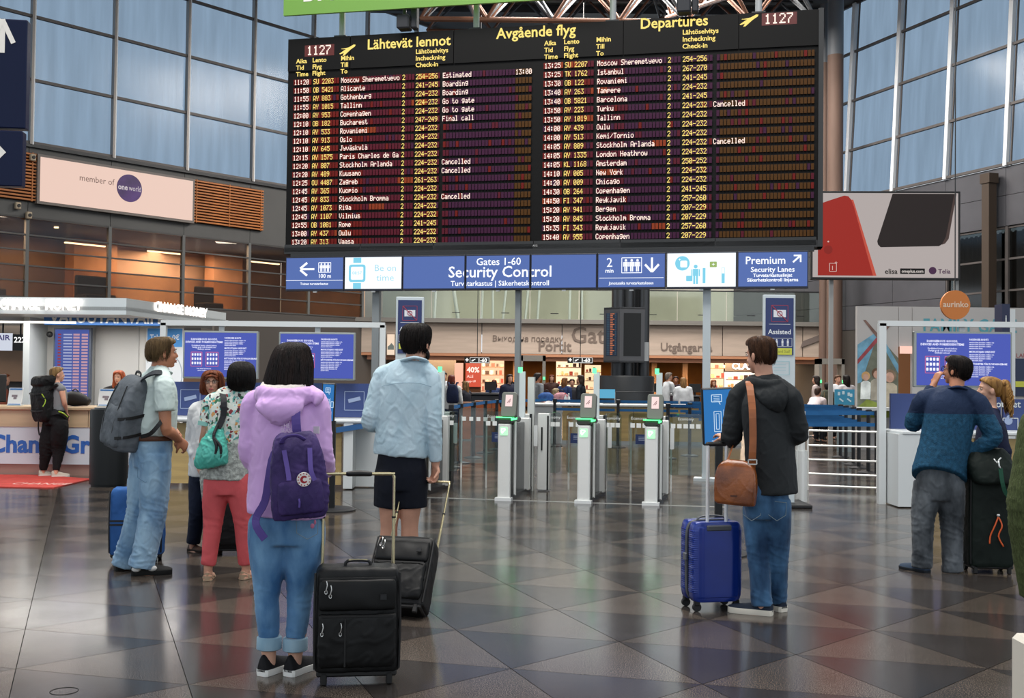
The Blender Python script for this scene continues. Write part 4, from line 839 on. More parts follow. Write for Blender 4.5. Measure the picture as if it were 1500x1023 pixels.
# poster on the booth wall
pp = at(236, 540, 18.3); w_, h_ = 55*18.3/FPX, 120*18.3/FPX; o = thing('poster', 'white poster with a blue heading reading Takaisin 0€', 'poster', (pp.x, 18.48, pp.z))
MB().box((0, 0, 0), (w_, .02, h_)).build('sheet', M('poster_white', 'd5dade', .5), o); MB().box((0, -.012, h_/2-.16), (w_-.04, .006, .3)).build('heading_band', M('poster_blue', '3f8fd6', .5), o)
mb = MB(); mb.text('Takaisin 0€', .115, (0, -.017, h_/2-.19), bold=.02, align='CENTER', sx=.9); mb.build('lettering', M('poster_text', 'dfeaf5', .5), o); mb = MB(); mb.tube([(.12+.17*cos(t), -.014, -.1+.3*sin(t)) for t in [2*pi*i/30 for i in range(30)]], .006, 5, closed=True); mb.build('ring', M('poster_grey', '9aa7b5', .5), o)
# counter
Yk = 16.1; kx1 = at(262, 640, Yk).x; kx0 = -8.6; o = thing('exchange_counter', 'wood topped counter with white front and blue company lettering', 'counter', (0, Yk, 0))
MB().box(((kx0+kx1)/2, .35, .955), (kx1-kx0, .85, .05), bev=.01).build('counter_top', M('counter_wood', 'c0a888', .4, var=(3, .12), stretch=(.3, 1, 3)), o)
for i in range(6): a_ = kx0+(kx1-kx0)*i/6; MB().box((a_+(kx1-kx0)/12, 0, .83), ((kx1-kx0)/6-.008, .06, .28)).build('wood_front', M('counter_wood', 'c0a888', .4), o)
q = MB().box(((kx0+kx1)/2, .01, .425), (kx1-kx0, .06, .53)).build('white_front', M('front_white', 'c8d0d8', .45), o); MB().box(((kx0+kx1)/2, .05, .08), (kx1-kx0, .06, .16)).build('plinth', M('plinth_copper', 'a88478', .4, .3), o)
lx = at(-16, 660, Yk).x; mb = MB(); mb.text('ChangeGroup', .345, (lx, -.025, .33), bold=.035, sx=1.0); mb.build('lettering', M('change_blue', '2a62b4', .5), q)
def leaflet(px, py, w_, h_, lab, c1='e8ecee'):
    p = at(px, py, Yk+.12); o = thing('leaflet_stand', lab, 'leaflet holder', (p.x, Yk+.12, .982)); mb = MB(); mb.X = MX.Rotation(radians(-14), 4, 'X'); mb.box((0, .02, h_/2), (w_, .012, h_)); mb.build('leaflet', M('leaflet_white', c1, .5), o)
    mb = MB(); mb.X = MX.Rotation(radians(-14), 4, 'X'); mb.box((0, .012, h_*.92), (w_*.86, .004, h_*.08), mi=0); mb.box((0, .012, h_*.08), (w_*.86, .004, h_*.08), mi=0); mb.box((-.01, .012, h_*.55), (w_*.4, .004, h_*.12), mi=1); mb.box((.0, .012, h_*.43), (w_*.22, .004, h_*.12), mi=1); mb.build('print', [M('leaflet_blue', '3d7fc2', .5), M('leaflet_brown', '8a7f86', .5)], o, kind='stuff')
    mb = MB(); mb.box((0, .05, .01), (w_, .12, .015)); mb.build('foot', acry, o)
leaflet(20, 594, .2, .27, 'leaflet stand at the far left end of the exchange counter'); leaflet(154, 596, .23, .27, 'leaflet stand in front of the red haired clerk')
p = at(110, 594, Yk+.3); o = thing('black_handbag', 'black bag lying on the exchange counter behind the backpacker', 'bag', (p.x, Yk+.3, .982)); mb = MB(); mb.tube([(-.17, 0, .07), (-.05, 0, .11), (.1, 0, .09), (.2, 0, .05)], [(.08, .07), (.12, .11), (.11, .09), (.06, .05)], 12, k=3, ref=(0, 1, 0)); mb.build('body', M('bag_black', '1d1b1c', .6), o, smooth=True); MB().tube([(-.08, 0, .17), (0, 0, .25), (.09, 0, .15)], .01, 6, k=3).build('handle', black, o)
p = at(8, 560, 17.4); o = thing('computer_monitor', 'black monitor on the exchange counter at the left edge', 'monitor', (p.x, 17.0, .1)); MB().box((-.05, 0, 1.12), (.45, .04, .42), rot=.4, bev=.01).build('screen', black, o); MB().cyl((-.05, .03, .8), (-.05, .03, 1.0), .03).build('neck', black, o); MB().box((-.05, .03, .8), (.25, .2, .02)).build('foot', black, o); MB().box((-.05, .03, .34), (.6, .5, .9)).build('desk', M('desk_dark', '33312f', .6), o)
# check-in area behind at left: warm niche and two overhead screens
o = struct('wall_checkin'); MB().box((-9.5, 22.6, 1.3), (7, .15, 2.6)).build('back_panel', M('checkin_dark', '57534f', .5), o); MB().box((-9.5, 22.3, 1.62), (7, .3, .7)).build('warm_band', M('checkin_warm', '8a6a50', .5, var=(.7, .2)), o); MB().box((-9.5, 22.1, 2.2), (7, .8, .3)).build('header', M('checkin_head', '3e3b39', .5), o)
area('checkin_lamp', (-9.2, 21.6, 2.5), 2, 25, (1, .8, .6), sy=.5)
p = at(30, 502, 19.5); o = thing('gate_number_screen', 'black overhead screen reading 222', 'screen', (p.x, 19.5, p.z)); MB().box((0, 0, 0), (.25, .06, .28)).build('case', M('num_black', '0c0d10', .4), o); mb = MB(); mb.text('222', .135, (0, -.035, .0), bold=.02, align='CENTER'); mb.build('digits', M('num_white', 'f4f4f4', emit=1.2), o); MB().cyl((0, 0, .14), (0, 0, .5), .015).build('hanger', darksteel, o)
p = at(4, 501, 19.5); o = thing('airline_screen', 'white overhead screen with purple airline letters at the left edge', 'screen', (p.x, 19.5, p.z)); MB().box((-.03, 0, 0), (.38, .06, .3)).build('display', M('air_white', 'd6dcea', emit=.85), o); mb = MB(); mb.text('AIR', .13, (.14, -.035, .03), bold=.02, align='RIGHT', sx=1.15); mb.build('lettering', M('air_purple', '4b4088', emit=.5), o); MB().cyl((0, 0, .14), (0, 0, .5), .015).build('hanger', darksteel, o)
# red mat
o = thing('red_mat', 'red floor mat with white lettering before the exchange counter', 'mat', (0, 0, 0)); pts = [gp(-150, 712), gp(78, 716), gp(134, 703), gp(60, 697), gp(-150, 696)]
MB().poly([(q.x, q.y) for q in pts], .012, (0, 0, .001), (1, 0, 0), (0, 1, 0)).build('carpet', M('mat_red', 'c44a42', .8, var=(6, .1), bump=(200, .2)), o)
a = gp(14, 711); mb = MB(); mb.text('CHANGE', .3, (a.x, a.y, .0135), ux=(1, 0, 0), uy=(0, 1, 0), bold=.01, sx=.6); mb.build('lettering', M('mat_white', 'e0b8b0', .8), o)
# litter bin
g = gp(159, 712); o = thing('litter_bin', 'tall black cylindrical bin beside the exchange counter', 'bin', g)
MB().tube([(0, 0, 0), (0, 0, .03), (0, 0, .03), (0, 0, .98), (0, 0, 1.0)], [.22, .22, .24, .245, .235], 32).build('body', M('bin_black', '101315', .45, spec=.25, var=(2, .1)), o, smooth=30); MB().tube([(0, 0, 1.0), (0, 0, 1.02)], [.2, .19], 28).build('lid', M('bin_lid', '3c4246', .3, .5), o, smooth=30)
# ---- info kiosks with white frames
fw = M('frame_white', 'd5dadb', .4); scrb = M('info_blue', '4a58b4', emit=.8); info_w = M('info_text', 'e8eaff', emit=1.0); info_p = M('info_pink', 'd06a9a', emit=.8)
def info_screen(cx_, zc_, y, w_, h_, lab, stub=.1):
    o = thing('information_monitor', lab, 'screen', (cx_, y, zc_), group='dangerous goods screens'); MB().box((0, .04, 0), (w_, .09, h_), bev=.01).build('casing', M('casing_grey', '9aa19f', .4, .3), o); MB().box((0, -.008, .0), (w_-.05, .012, h_-.05)).build('display', M('info_blue2', '4f5fc0', emit=.78), o)
    MB().box((0, .04, h_/2+stub/2), (.07, .03, stub)).build('bracket', fw, o); y0 = -.017; W, H = w_/2-.05, h_/2-.05
    mb = MB()
    def T(s, size, x, z, al='LEFT', b=.02, sx=1.): mb.text(s, size, (x, y0, z), bold=b, align=al, sx=sx, res=1)
    cxl = -W*.48
    T('DANGEROUS GOODS,', h_*.055, cxl, H*.72, 'CENTER', .03); T('DEVICES AND FORBIDDEN ITEMS', h_*.055, cxl, H*.58, 'CENTER', .03, .95)
    T('Prohibited items: check before', h_*.042, cxl, H*.42, 'CENTER'); T('Farligt gods och föremål som', h_*.042, cxl, H*.33, 'CENTER'); T('kielletyt esineet', h_*.042, cxl, H*.24, 'CENTER')
    T('Ota nämä huomioon', h_*.036, cxl, -H*.72, 'CENTER'); T('ennen tarkastusta', h_*.036, cxl, -H*.81, 'CENTER')
    zz = H*.8
    for hd, n in (('PASSENGER RIGHTS', 4), ('MATKUSTAJAN OIKEUDET', 4), ('RÄTTIGHETER FÖR FLYGPASSAGERARE', 6)):
        T(hd, h_*.045, W*.12, zz, b=.03, sx=.86); zz -= H*.11
        for i in range(n): T('aaaeinoelsta kaenisto ratilen ote'[:33-i*2-(10 if i == n-1 else 0)], h_*.037, W*.12, zz, sx=.92); zz -= H*.082
        zz -= H*.07
    mb.build('lettering', info_w, o, kind='stuff')
    mb = MB()
    for bx_ in ((-W*.86, -W*.54), (-W*.42, -W*.06)):
        frame2(mb, bx_[0], -H*.58, bx_[1], H*.12, .008, y0, 1)
        for r_ in range(3):
            for c_ in range(4): mb.rbox(W*.05, H*.13, .002, .008, (bx_[0]+(bx_[1]-bx_[0])*(c_+.6)/4.2, y0, H*.0-r_*H*.21), mi=0)
    mb.build('item_symbols', [info_w, info_p], o, kind='stuff')
    return o
# left kiosk
Yl = 15.0; S = sc_at(Yl)
def X(px): return at(px, 560, Yl).x
def Z(px, py): return at(px, py, Yl).z
zt_ = Z(410, 475); o = thing('kiosk_gantry', 'white steel frame around the two left information screens', 'frame', (0, Yl, 0))
MB().box(((X(235)+X(563))/2, 0, zt_), (X(563)-X(235), .08, .07)).build('top_bar', fw, o)
for px in (238.5, 560): MB().box((X(px), 0, zt_/2), (.075, .08, zt_)).build('post', fw, o)
info_screen(X(323), Z(323, 520), Yl-.02, 110/S, 70/S, 'blue dangerous goods screen above the woman with glasses', .09); info_screen(X(464), Z(464, 522), Yl-.02, 112/S, 70/S, 'blue dangerous goods screen behind the woman in lilac', .09)
o = thing('kiosk_counter', 'white counter with navy back panel and wood front at left', 'counter', (0, Yl, 0)); x0, x1 = X(250), X(546); zc_ = Z(540, 616)
for i in range(3): q = MB().box((x0+(x1-x0)*(i+.5)/3, .1, zc_+.26), ((x1-x0)/3-.01, .05, .45)).build('navy_panel', M('kiosk_navy', '36477c', .4), o); pxl = x0+(x1-x0)*(i+.72)/3 if i else X(277); mb = MB(); frame2(mb, pxl-.13, zc_+.13, pxl+.13, zc_+.38, .008, .07); line(mb, (pxl-.08, zc_+.25), (pxl+.08, zc_+.29), .05, .07); mb.build('pictogram', M('picto_grey', '98a8c8', .5), q, kind='stuff')
MB().box(((x0+x1)/2-.02, -.15, zc_), (x1-x0+.1, .62, .06), bev=.02).build('counter_top', fw, o)
for i in range(4): MB().box((x0+(x1-.35-x0)*(i+.5)/4, -.3, zc_*.5), ((x1-.35-x0)/4-.01, .05, zc_-.1)).build('front_panel', wood, o)
MB().box((x1-.25, -.2, zc_*.5), (.12, .5, zc_-.03)).build('end_panel', fw, o); MB().box((x1-.04, -.05, zc_*.5), (.3, .2, zc_-.03)).build('end_panel', fw, o); MB().strip([(X(430), -.5, zc_-.13), (X(490), -.5, zc_-.13), (X(549), -.45, zc_-.04)], .07, .01, (0, -1, 0)).build('blue_edge', M('edge_blue', '2a5d92', .5), o)
mb = MB(); mb.text('o', .2, (X(538), .07, Z(538, 578)), bold=.03); mb.build('lettering', fw, o)
# small screen totems
def totem(px, pybase, cpx, cpy, w_, h_, rz, tilt, lab, facing_cam=True):
    g = gp(px, pybase); s_ = sc_at(g.y); o = thing('self_service_totem', lab, 'kiosk', g, rz); c = at(cpx, cpy, g.y)
    dx = (c.x-g.x); MB().tube([(0, 0, 0), (0, 0, .015), (0, 0, .03)], [.26, .26, .22], 28).build('base_plate', M('totem_base', '1a1a1b', .5), o, smooth=30); MB().box((0, 0, (c.z-.2)/2), (.06, .05, c.z-.2)).build('post', M('totem_black', '101113', .4), o)
    R = MX.Translation((dx, 0, c.z)) @ MX.Rotation(tilt, 4, 'X') @ MX.Rotation(radians(-3) if w_ > .2 else radians(2), 4, 'Y')
    mb = MB(); mb.X = R; mb.box((0, 0, 0), (w_, .05, h_), bev=.01); h = mb.build('casing', M('totem_black', '101113', .4), o); mb = MB(); mb.X = R; mb.box((0, -.026, 0), (w_-.03, .006, h_-.03)); mb.build('display', M('totem_blue', '2f7ac0', emit=.8), h)
    mb = MB(); mb.X = R; a = w_*.32; y = -.031; frame2(mb, -a*.6, h_*.26, a*.4, h_*.38, .006, y); line(mb, (a*.1, h_*.26), (a*.25, h_*.21), .006, y); frame2(mb, -a*.4, -h_*.26, a*.3, h_*.09, .005, y); frame2(mb, -a*.2, -h_*.22, a*.1, h_*.05, .005, y); frame2(mb, a*.7, -h_*.12, a*1.25, h_*.03, .006, y)
    for i in range(3): line(mb, (-a*.4, h_*(.35-.03*i)), (a*.2, h_*(.35-.03*i)), .005, y)
    line(mb, (-a*.7, -h_*.42), (a*.4, -h_*.42), .006, y); line(mb, (a*.55, -h_*.15), (a*.55, h_*.12), .003, y); mb.build('screen_graphics', M('totem_text', 'cfe6f8', emit=.9), h, kind='stuff'); return o
totem(1052, 812, 1051, 610, .268, .49, 0, radians(4), 'tall blue self service screen before the man with the brown bag'); totem(486, 748, 481, 590, .15, .43, 0, radians(2), 'narrow blue screen on a stand right of the woman in lilac')
# right kiosk
Yr = 13.6; S = sc_at(Yr); X = lambda px: at(px, 560, Yr).x; Z = lambda px, py: at(px, py, Yr).z
zt_ = Z(1390, 475); o = thing('kiosk_gantry', 'white steel frame around the right information screen', 'frame', (0, Yr, 0)); MB().box(((X(1287)+X(1620))/2, 0, zt_), (X(1620)-X(1287), .08, .065)).build('top_bar', fw, o); MB().box((X(1291.5), 0, zt_/2), (.085, .08, zt_)).build('post', fw, o); MB().box((X(1616), 0, zt_/2), (.085, .08, zt_)).build('post', fw, o)
info_screen(X(1410), Z(1410, 527), Yr-.02, 143/S, 82/S, 'large blue dangerous goods screen at right behind the couple', .08)
o = thing('kiosk_counter', 'white counter with navy panel and wood front at right', 'counter', (0, Yr, 0)); x0, x1 = X(1299), X(1620); zc_ = Z(1310, 632)
q = MB().box(((X(1308)+X(1470))/2, .1, zc_+.24), (X(1470)-X(1308), .05, .43)).build('navy_panel', M('kiosk_navy', '36477c', .4), o); q2 = MB().box(((X(1474)+x1)/2, .1, zc_+.21), (x1-X(1474), .05, .38)).build('navy_panel', M('kiosk_navy', '36477c', .4), o)
p = at(1462, 597, Yr); mb = MB(); mb.text('Lentotiedotteet', .12, (X(1499), .07, p.z), bold=.015, align='RIGHT'); frame2(mb, X(1473), Z(0, 626)+.05, X(1495), Z(0, 603)+.05, .01, .07); mb.build('lettering', fw, q2); mb = MB(); mb.add(*_disc(X(1481), Z(1481, 617), .05, .068)); line(mb, (X(1479), Z(1479, 612)), (X(1488), Z(1488, 606)), .03, .066); mb.build('wheelchair_symbol', M('picto_grey', '98a8c8', .5), q2, kind='stuff')
MB().box(((x0+x1)/2+.02, -.12, zc_), (x1-x0-.04, .6, .05), bev=.015).build('counter_top', fw, o); MB().box((X(1321), -.16, zc_*.5), (.36, .5, zc_-.03)).build('end_panel', fw, o); MB().box((X(1335), -.42, zc_*.5-.02), (.05, .04, zc_-.1)).build('edge_strip', M('kiosk_edge_grey', '8f9494', .5), o)  # edge strip is one even grey beside the white end panel
for i in range(4): a_ = X(1342); MB().box((a_+(x1-a_)*(i+.5)/4, -.3, zc_*.5), ((x1-a_)/4-.01, .05, zc_-.12)).build('front_panel', wood, o)
mb = MB(); mb.cyl((X(1487), 0, zc_+.03), (X(1487), 0, zc_+.13), .03); q = mb.build('cup', M('cup_pink', 'c88a90', .5)); q.location = (0, Yr-.2, 0); tag(q, 'small pink cup on the right kiosk counter', 'cup')
# assistance signs
def assist(px, base_y, pxw, y0, y1, ylow, lab, Y=None):
    g = gp(px, base_y); s_ = sc_at(g.y); o = thing('assistance_sign', lab, 'sign', g, 0, 'navy no-photo signs'); w_ = pxw/s_; zt = at(px, y0, g.y).z; zb = at(px, y1, g.y).z; zl = at(px, ylow, g.y).z
    MB().box((0, .02, zt/2), (w_, .06, zt), bev=.006).build('pillar', M('pillar_white', 'c8d2d6', .4), o); q = MB().box((0, -.014, (zt+zb)/2-.02), (w_-.05, .012, zt-zb-.04)).build('navy_panel', M('assist_navy', '2b3868', .4), o); MB().box((.02 if pxw > 42 else -.08, .02, .02), ((.62, .62, .04) if pxw > 42 else (.34, .4, .04)), bev=.01).build('base_plate', M('assist_base', '1b1c1e', .5), o)
    y = -.022; k = w_/.39; h = zt-zb; z = zt-.06*k
    mb = MB(); frame2(mb, -.1*k, z-.27*k, .1*k, z-.07*k, .005, y, 1); mb.box((0, y, z-.17*k), (.15*k, .003, .09*k), mi=0); mb.tube([(.03*k*cos(t), y-.003, z-.17*k+.03*k*sin(t)) for t in [2*pi*i/20 for i in range(20)]], .004, 4, closed=True, mi=1); line(mb, (-.1*k, z-.07*k), (.1*k, z-.27*k), .008, y-.006, 1)
    line(mb, (-.13*k, z-.3*k), (.13*k, z-.3*k), .004, y, 0); mb.build('no_photo_symbol', [M('assist_white', 'e0e4ea', emit=.0, rough=.5), M('assist_red', 'a8384c', .5)], q, kind='stuff')
    mb = MB(); mb.text('Assisted', .083*k, (0, y, z-.42*k), bold=.018, align='CENTER'); frame2(mb, -.15*k, z-.57*k, .15*k, z-.47*k, .004, y)
    for x in (-.1, -.035, .035, .1): stick(mb, x*k, z-.565*k, .085*k, y, arm=False)
    mb.build('lettering', M('assist_white', 'e0e4ea', .5), q, kind='stuff'); MB().box((0, y, z-.63*k), (.3*k, .004, .08*k)).build('yellow_strip', M('assist_yellow', 'c9cc4e', .5), q); mb = MB(); mb.text('Crew and Staff', .05*k, (0, y-.003, z-.645*k), align='CENTER', sx=.85); mb.build('lettering', M('assist_txt', '8c9040', .5), q)
    mb = MB(); frame2(mb, -.1*k, zl-.22, .12*k, zl-.06, .008, y); line(mb, (-.02, zl-.22), (-.05, zl-.27), .008, y)
    for i in range(3): line(mb, (-.07*k, zl-.1-.035*i), (.08*k, zl-.1-.035*i), .005, y)
    mb.build('speech_bubble', M('bubble_blue', '9fc4cc', .5), o, kind='stuff')
assist(1140, 741, 47, 432, 520, 522, 'navy Assisted sign pillar behind the man in dark jacket'); assist(597, 737, 41, 435, 518, 522, 'navy no-photo sign pillar behind the man in light blue shirt')
# ---- mural wall and family gate
Ym = 24.; S = sc_at(Ym); X = lambda px: at(px, 540, Ym).x; Z = lambda px, py: at(px, py, Ym).z
o = thing('mural_wall', 'pale grey mural wall with tent picture and Family Gate lettering', 'mural', (0, Ym, 0)); zt_ = Z(1380, 450); mw = M('mural_grey', 'b3b0ae', .55, var=(.5, .04))
for a, b, z0, z1 in ((1255, 1316, 0, zt_), (1316, 1336, Z(1326, 508), zt_), (1336, 1400, 0, zt_), (1400, 1464, 0, zt_), (1464, 1600, 0, zt_)): MB().box(((X(a)+X(b))/2, .06, (z0+z1)/2), (X(b)-X(a)-.01, .12, z1-z0)).build('panel', mw, o)
def mpoly(pts, m, y=-.004, name='picture'): MB().add([(X(a), y, Z(a, b)) for a, b in pts], [tuple(range(len(pts)))[::-1]]).build(name, m, o)
mg = lambda n, c: M('mural_'+n, c, .6, var=(5, .2))
mpoly([(1256, 525), (1284, 490), (1316, 525), (1316, 612), (1256, 612)], mg('olive', '6e7264'), -.002); mpoly([(1256, 505), (1283, 487), (1284, 494), (1262, 560), (1256, 562)], mg('blue', '6f9fb8'), -.004); mpoly([(1296, 500), (1316, 535), (1316, 548), (1292, 505)], mg('blue', '6f9fb8'), -.004)
mpoly([(1256, 527), (1256, 534), (1286, 500), (1284, 494)], mg('red', '9a4a50'), -.006); mpoly([(1264, 469), (1268, 469), (1288, 492), (1284, 495)], mg('pole', '7a6058'), -.007, 'pole_picture'); mpoly([(1310, 470), (1304, 470), (1284, 494), (1287, 498)], mg('pole', '7a6058'), -.008, 'pole_picture'); mpoly([(1256, 597), (1270, 585), (1290, 592), (1316, 583), (1316, 612), (1256, 612)], mg('grass', '7d8a3e'), -.009)
for px, py, r, hc, bc in ((1268, 552, 6, 'c9a06c', 'd8dcd9'), (1284, 548, 7, '6a4f3c', 'a39c8e'), (1303, 552, 9, '8a7560', 'b3a894')):
    mpoly([(px-r*1.3, py+r*5.5), (px-r*1.2, py+r*1.5), (px-r*.5, py+r), (px+r*.5, py+r), (px+r*1.2, py+r*1.5), (px+r*1.3, py+r*5.5)], mg('b'+bc, bc), -.011, 'child_picture'); mb = MB(); mb.add([(X(px+r*1.05*cos(t)), -.013, Z(px, py-1+r*1.1*sin(t))) for t in [2*pi*i/18 for i in range(18)][::-1]], [tuple(range(18))]); mb.build('hair_picture', mg('h'+hc, hc), o)
    mb = MB(); mb.add([(X(px+r*.7*cos(t)), -.015, Z(px, py+1+r*.85*sin(t))) for t in [2*pi*i/18 for i in range(18)][::-1]], [tuple(range(18))]); mb.build('face_picture', mg('skin', 'c9a08c'), o)
mb = MB(); mb.text('FAMILY GATE', .4, (X(1351), -.01, Z(1351, 486)), bold=.02, sx=.83); mb.build('lettering', M('mural_teal', '5b9daa', .6), o); mb = MB(); mb.text('LAPSIPERHE', .13, (X(1488), -.01, Z(1488, 524))); mb.build('lettering', M('mural_red', '9c7070', .6), o); mb = MB(); mb.text('TIE', .13, (X(1490), -.01, Z(1490, 532))); mb.build('lettering', M('mural_red', '9c7070', .6), o)
MB().box((X(1496), -.02, Z(1496, 553)), (.3, .03, .8)).build('poster', M('mural_navy', '28344f', .5), o); MB().box((X(1496), -.045, Z(1496, 563)), (.28, .02, .12)).build('yellow_strip', M('assist_yellow', 'c9cc4e', .5), o)
q = MB().box((X(1326), -.02, Z(1326, 513)), (.3, .06, .16)).build('pink_sign', M('pink_sign', 'f0c0b0', emit=1.1)); q.location = (0, Ym-.1, 0); tag(q, 'small glowing pink sign over the opening in the mural wall', 'sign')
MB().box((X(1290), -.35, .88), (X(1316)-X(1190)+1.2, .6, .06)).build('ledge', cw, o)
MB().box((X(1326), .9, 1.2), (1.2, .1, 2.4)).build('warm_lining', M('lining', 'a2704a', .5), o)
p = at(1399, 447, 21.); o = thing('round_company_sign', 'orange round hanging sign reading aurinko', 'sign', (p.x, 21, p.z)); R_ = 21.5*21/FPX; MB().cyl((0, .03, 0), (0, -.03, 0), R_, seg=36).build('disc', M('disc_orange', 'd8813a', .45), o); mb = MB(); mb.text('aurinko', .155, (0, -.035, -.04), bold=.018, align='CENTER'); mb.build('lettering', M('disc_text', 'f3dcc2', .5), o); MB().cyl((0, 0, R_-.02), (0, 0, 12.5), .01).build('wire', darksteel, o)
p = at(1468, 467, 19.); o = thing('blade_sign', 'narrow navy blade sign above the right kiosk frame', 'sign', (p.x, 19, 0)); MB().box((0, 0, p.z), (.13, .3, .48)).build('panel', M('blade_navy', '1f2748', .4), o); MB().box((.11, 0, 1.35), (.09, .3, 2.7)).build('pole', fw, o); mb = MB(); mb.text('i', .16, (-.02, -.155, p.z-.06), bold=.02); mb.build('lettering', fw, o)
# ---- shops behind the opening
def shop(px0, px1, py0, py1, Y, lab, c, kind='shelf', e=1.0, name='lit_shop_wall'):
    a = at(px0, py0, Y); b = at(px1, py1, Y); o = thing(name, lab, 'shop display', ((a.x+b.x)/2, Y, 0)); w_ = b.x-a.x; z1, z0 = a.z, max(.05, b.z)
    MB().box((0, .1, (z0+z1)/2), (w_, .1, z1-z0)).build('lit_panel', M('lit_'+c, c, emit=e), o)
    if kind == 'shelf':
        rnd = random.Random(px0); n = max(2, int((z1-z0)/.32))
        for i in range(n):
            z = z0+(z1-z0)*(i+.15)/n; MB().box((0, -.08, z), (w_*.96, .22, .03)).build('shelf', M('shelf_dark', '6a4a38', .5), o); mb = MB()
            x = -w_*.44
            while x < w_*.44: hh_ = rnd.uniform(.08, .2); ww_ = rnd.uniform(.06, .16); mb.box((x+ww_/2, -.1, z+.02+hh_/2), (ww_, .1, hh_), mi=rnd.randrange(4)); x += ww_+rnd.uniform(.02, .1)
            mb.build('goods', [M('goods_'+k, k, .5) for k in ('3a2a26', 'd8c8b0', '8c3c34', 'c9a878')], o, kind='stuff')
    MB().box((0, .12, z0/2), (w_, .08, max(.04, z0))).build('plinth', M('shop_plinth', '5a4030', .6), o)
    return o, w_, z0, z1
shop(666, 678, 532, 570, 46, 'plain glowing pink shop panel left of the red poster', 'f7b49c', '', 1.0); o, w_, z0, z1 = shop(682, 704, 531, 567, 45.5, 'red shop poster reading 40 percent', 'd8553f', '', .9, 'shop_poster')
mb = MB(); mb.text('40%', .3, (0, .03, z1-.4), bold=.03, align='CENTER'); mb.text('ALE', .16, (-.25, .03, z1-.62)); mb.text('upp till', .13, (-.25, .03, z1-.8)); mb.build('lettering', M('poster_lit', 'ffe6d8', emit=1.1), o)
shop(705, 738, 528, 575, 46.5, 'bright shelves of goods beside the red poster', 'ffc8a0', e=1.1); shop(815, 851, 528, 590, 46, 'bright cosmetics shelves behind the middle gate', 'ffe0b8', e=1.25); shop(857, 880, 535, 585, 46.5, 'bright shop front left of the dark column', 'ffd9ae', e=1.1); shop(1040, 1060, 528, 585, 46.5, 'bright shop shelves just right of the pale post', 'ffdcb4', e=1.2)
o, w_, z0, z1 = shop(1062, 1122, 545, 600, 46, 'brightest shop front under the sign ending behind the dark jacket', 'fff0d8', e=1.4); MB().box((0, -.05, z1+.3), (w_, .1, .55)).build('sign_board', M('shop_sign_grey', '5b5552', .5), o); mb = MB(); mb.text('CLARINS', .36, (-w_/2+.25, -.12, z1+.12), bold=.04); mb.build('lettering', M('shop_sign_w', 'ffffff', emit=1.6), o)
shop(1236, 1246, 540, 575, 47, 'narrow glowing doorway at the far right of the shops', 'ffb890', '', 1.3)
for px, lab in ((699, 'black overhead sign with arrow reading 1-60 above the red poster'), (850, 'black overhead sign with arrow reading 1-60 left of the column')):
    p = at(px, 528, 38); o = thing('gate_sign', lab, 'sign', (p.x, 38, p.z), group='1-60 gate signs'); MB().box((0, 0, 0), (.86, .08, .2)).build('box', black, o); mb = MB(); mb.text('1-60', .17, (.02, -.05, -.055), bold=.03); mb.text('+', .2, (-.4, -.05, -.06), bold=.04); plane_icon(mb, -.2, -.03, .14, -.05); frame2(mb, -.24, -.085, .4, .085, .012, -.05); mb.build('lettering', M('sign_glow', 'f8f8f4', emit=1.2), o); MB().cyl((0, 0, .1), (0, 0, 12.8), .012).build('hanger', darksteel, o)
for px, lab in ((780, 'grey walk-through metal detector behind the left gate'), (1215, 'grey walk-through metal detector at the right end')):
    p = at(px, 560, 34); o = thing('metal_detector', lab, 'metal detector', (p.x, 34, 0)); md = M('detector_grey', '8f8a82', .5)
    for sx_ in (-1, 1): q = MB().box((sx_*.34, 0, 1.05), (.09, .5, 2.1)).build('side_panel', md, o); MB().box((sx_*.34, -.27, 1.42), (.06, .03, .08)).build('green_light', green, q)
    MB().box((0, 0, 2.02), (.77, .5, .17)).build('header', md, o)
for px0, px1, y, lab, c in ((690, 735, 583, 'dark security scanner desk behind the left gate', '20242c'), (735, 757, 596, 'dark navy figure-high cabinet near the left gate', '1c2238'), (1000, 1022, 590, 'dark screening machine behind the pale post', '1b1c1f'), (930, 965, 590, 'dark desk right of the drum', '16171a')):
    Y = 29.; a = at(px0, y, Y); b = at(px1, y, Y); o = thing('screening_desk', lab, 'desk', ((a.x+b.x)/2, Y, 0)); MB().box((0, 0, .5), (b.x-a.x, .8, 1.0), bev=.03).build('body', M('desk_'+c, c, .5), o); MB().box((0, 0, 1.02), (b.x-a.x+.06, .86, .04)).build('top', M('desk_top', '3a3c40', .4), o); MB().box((.1, -.1, 1.22), (.3, .05, .22)).build('monitor', black, o); MB().cyl((.1, -.08, 1.03), (.1, -.08, 1.13), .03).build('monitor_stem', black, o)
p = at(1237, 582, 24); q = thing('cyan_notice_board', 'cyan board of white luggage symbols beside the mural', 'sign', (at(1237, 582, 23.2).x, 23.2, 0)); zz = at(1237, 582, 23.2).z; MB().box((0, 0, zz), (.4, .04, .32)).build('panel', M('cyan_board', '3f9cc0', .5), q); mb = MB()
for a_, b_ in ((-.12, .07), (-.03, .09), (.08, .06), (.13, .04)): mb.rbox(.05, .07, .003, .01, (a_, -.024, zz+b_))
for a_ in (-.06, .1): line(mb, (a_-.05, zz-.03), (a_+.03, zz-.09), .03, -.025)
mb.build('symbols', M('cyan_white', 'd8eef4', .5), q, kind='stuff'); MB().box((0, 0, (zz-.16)/2), (.3, .03, zz-.16)).build('leg_panel', M('cyan_leg', '8a9698', .5), q)

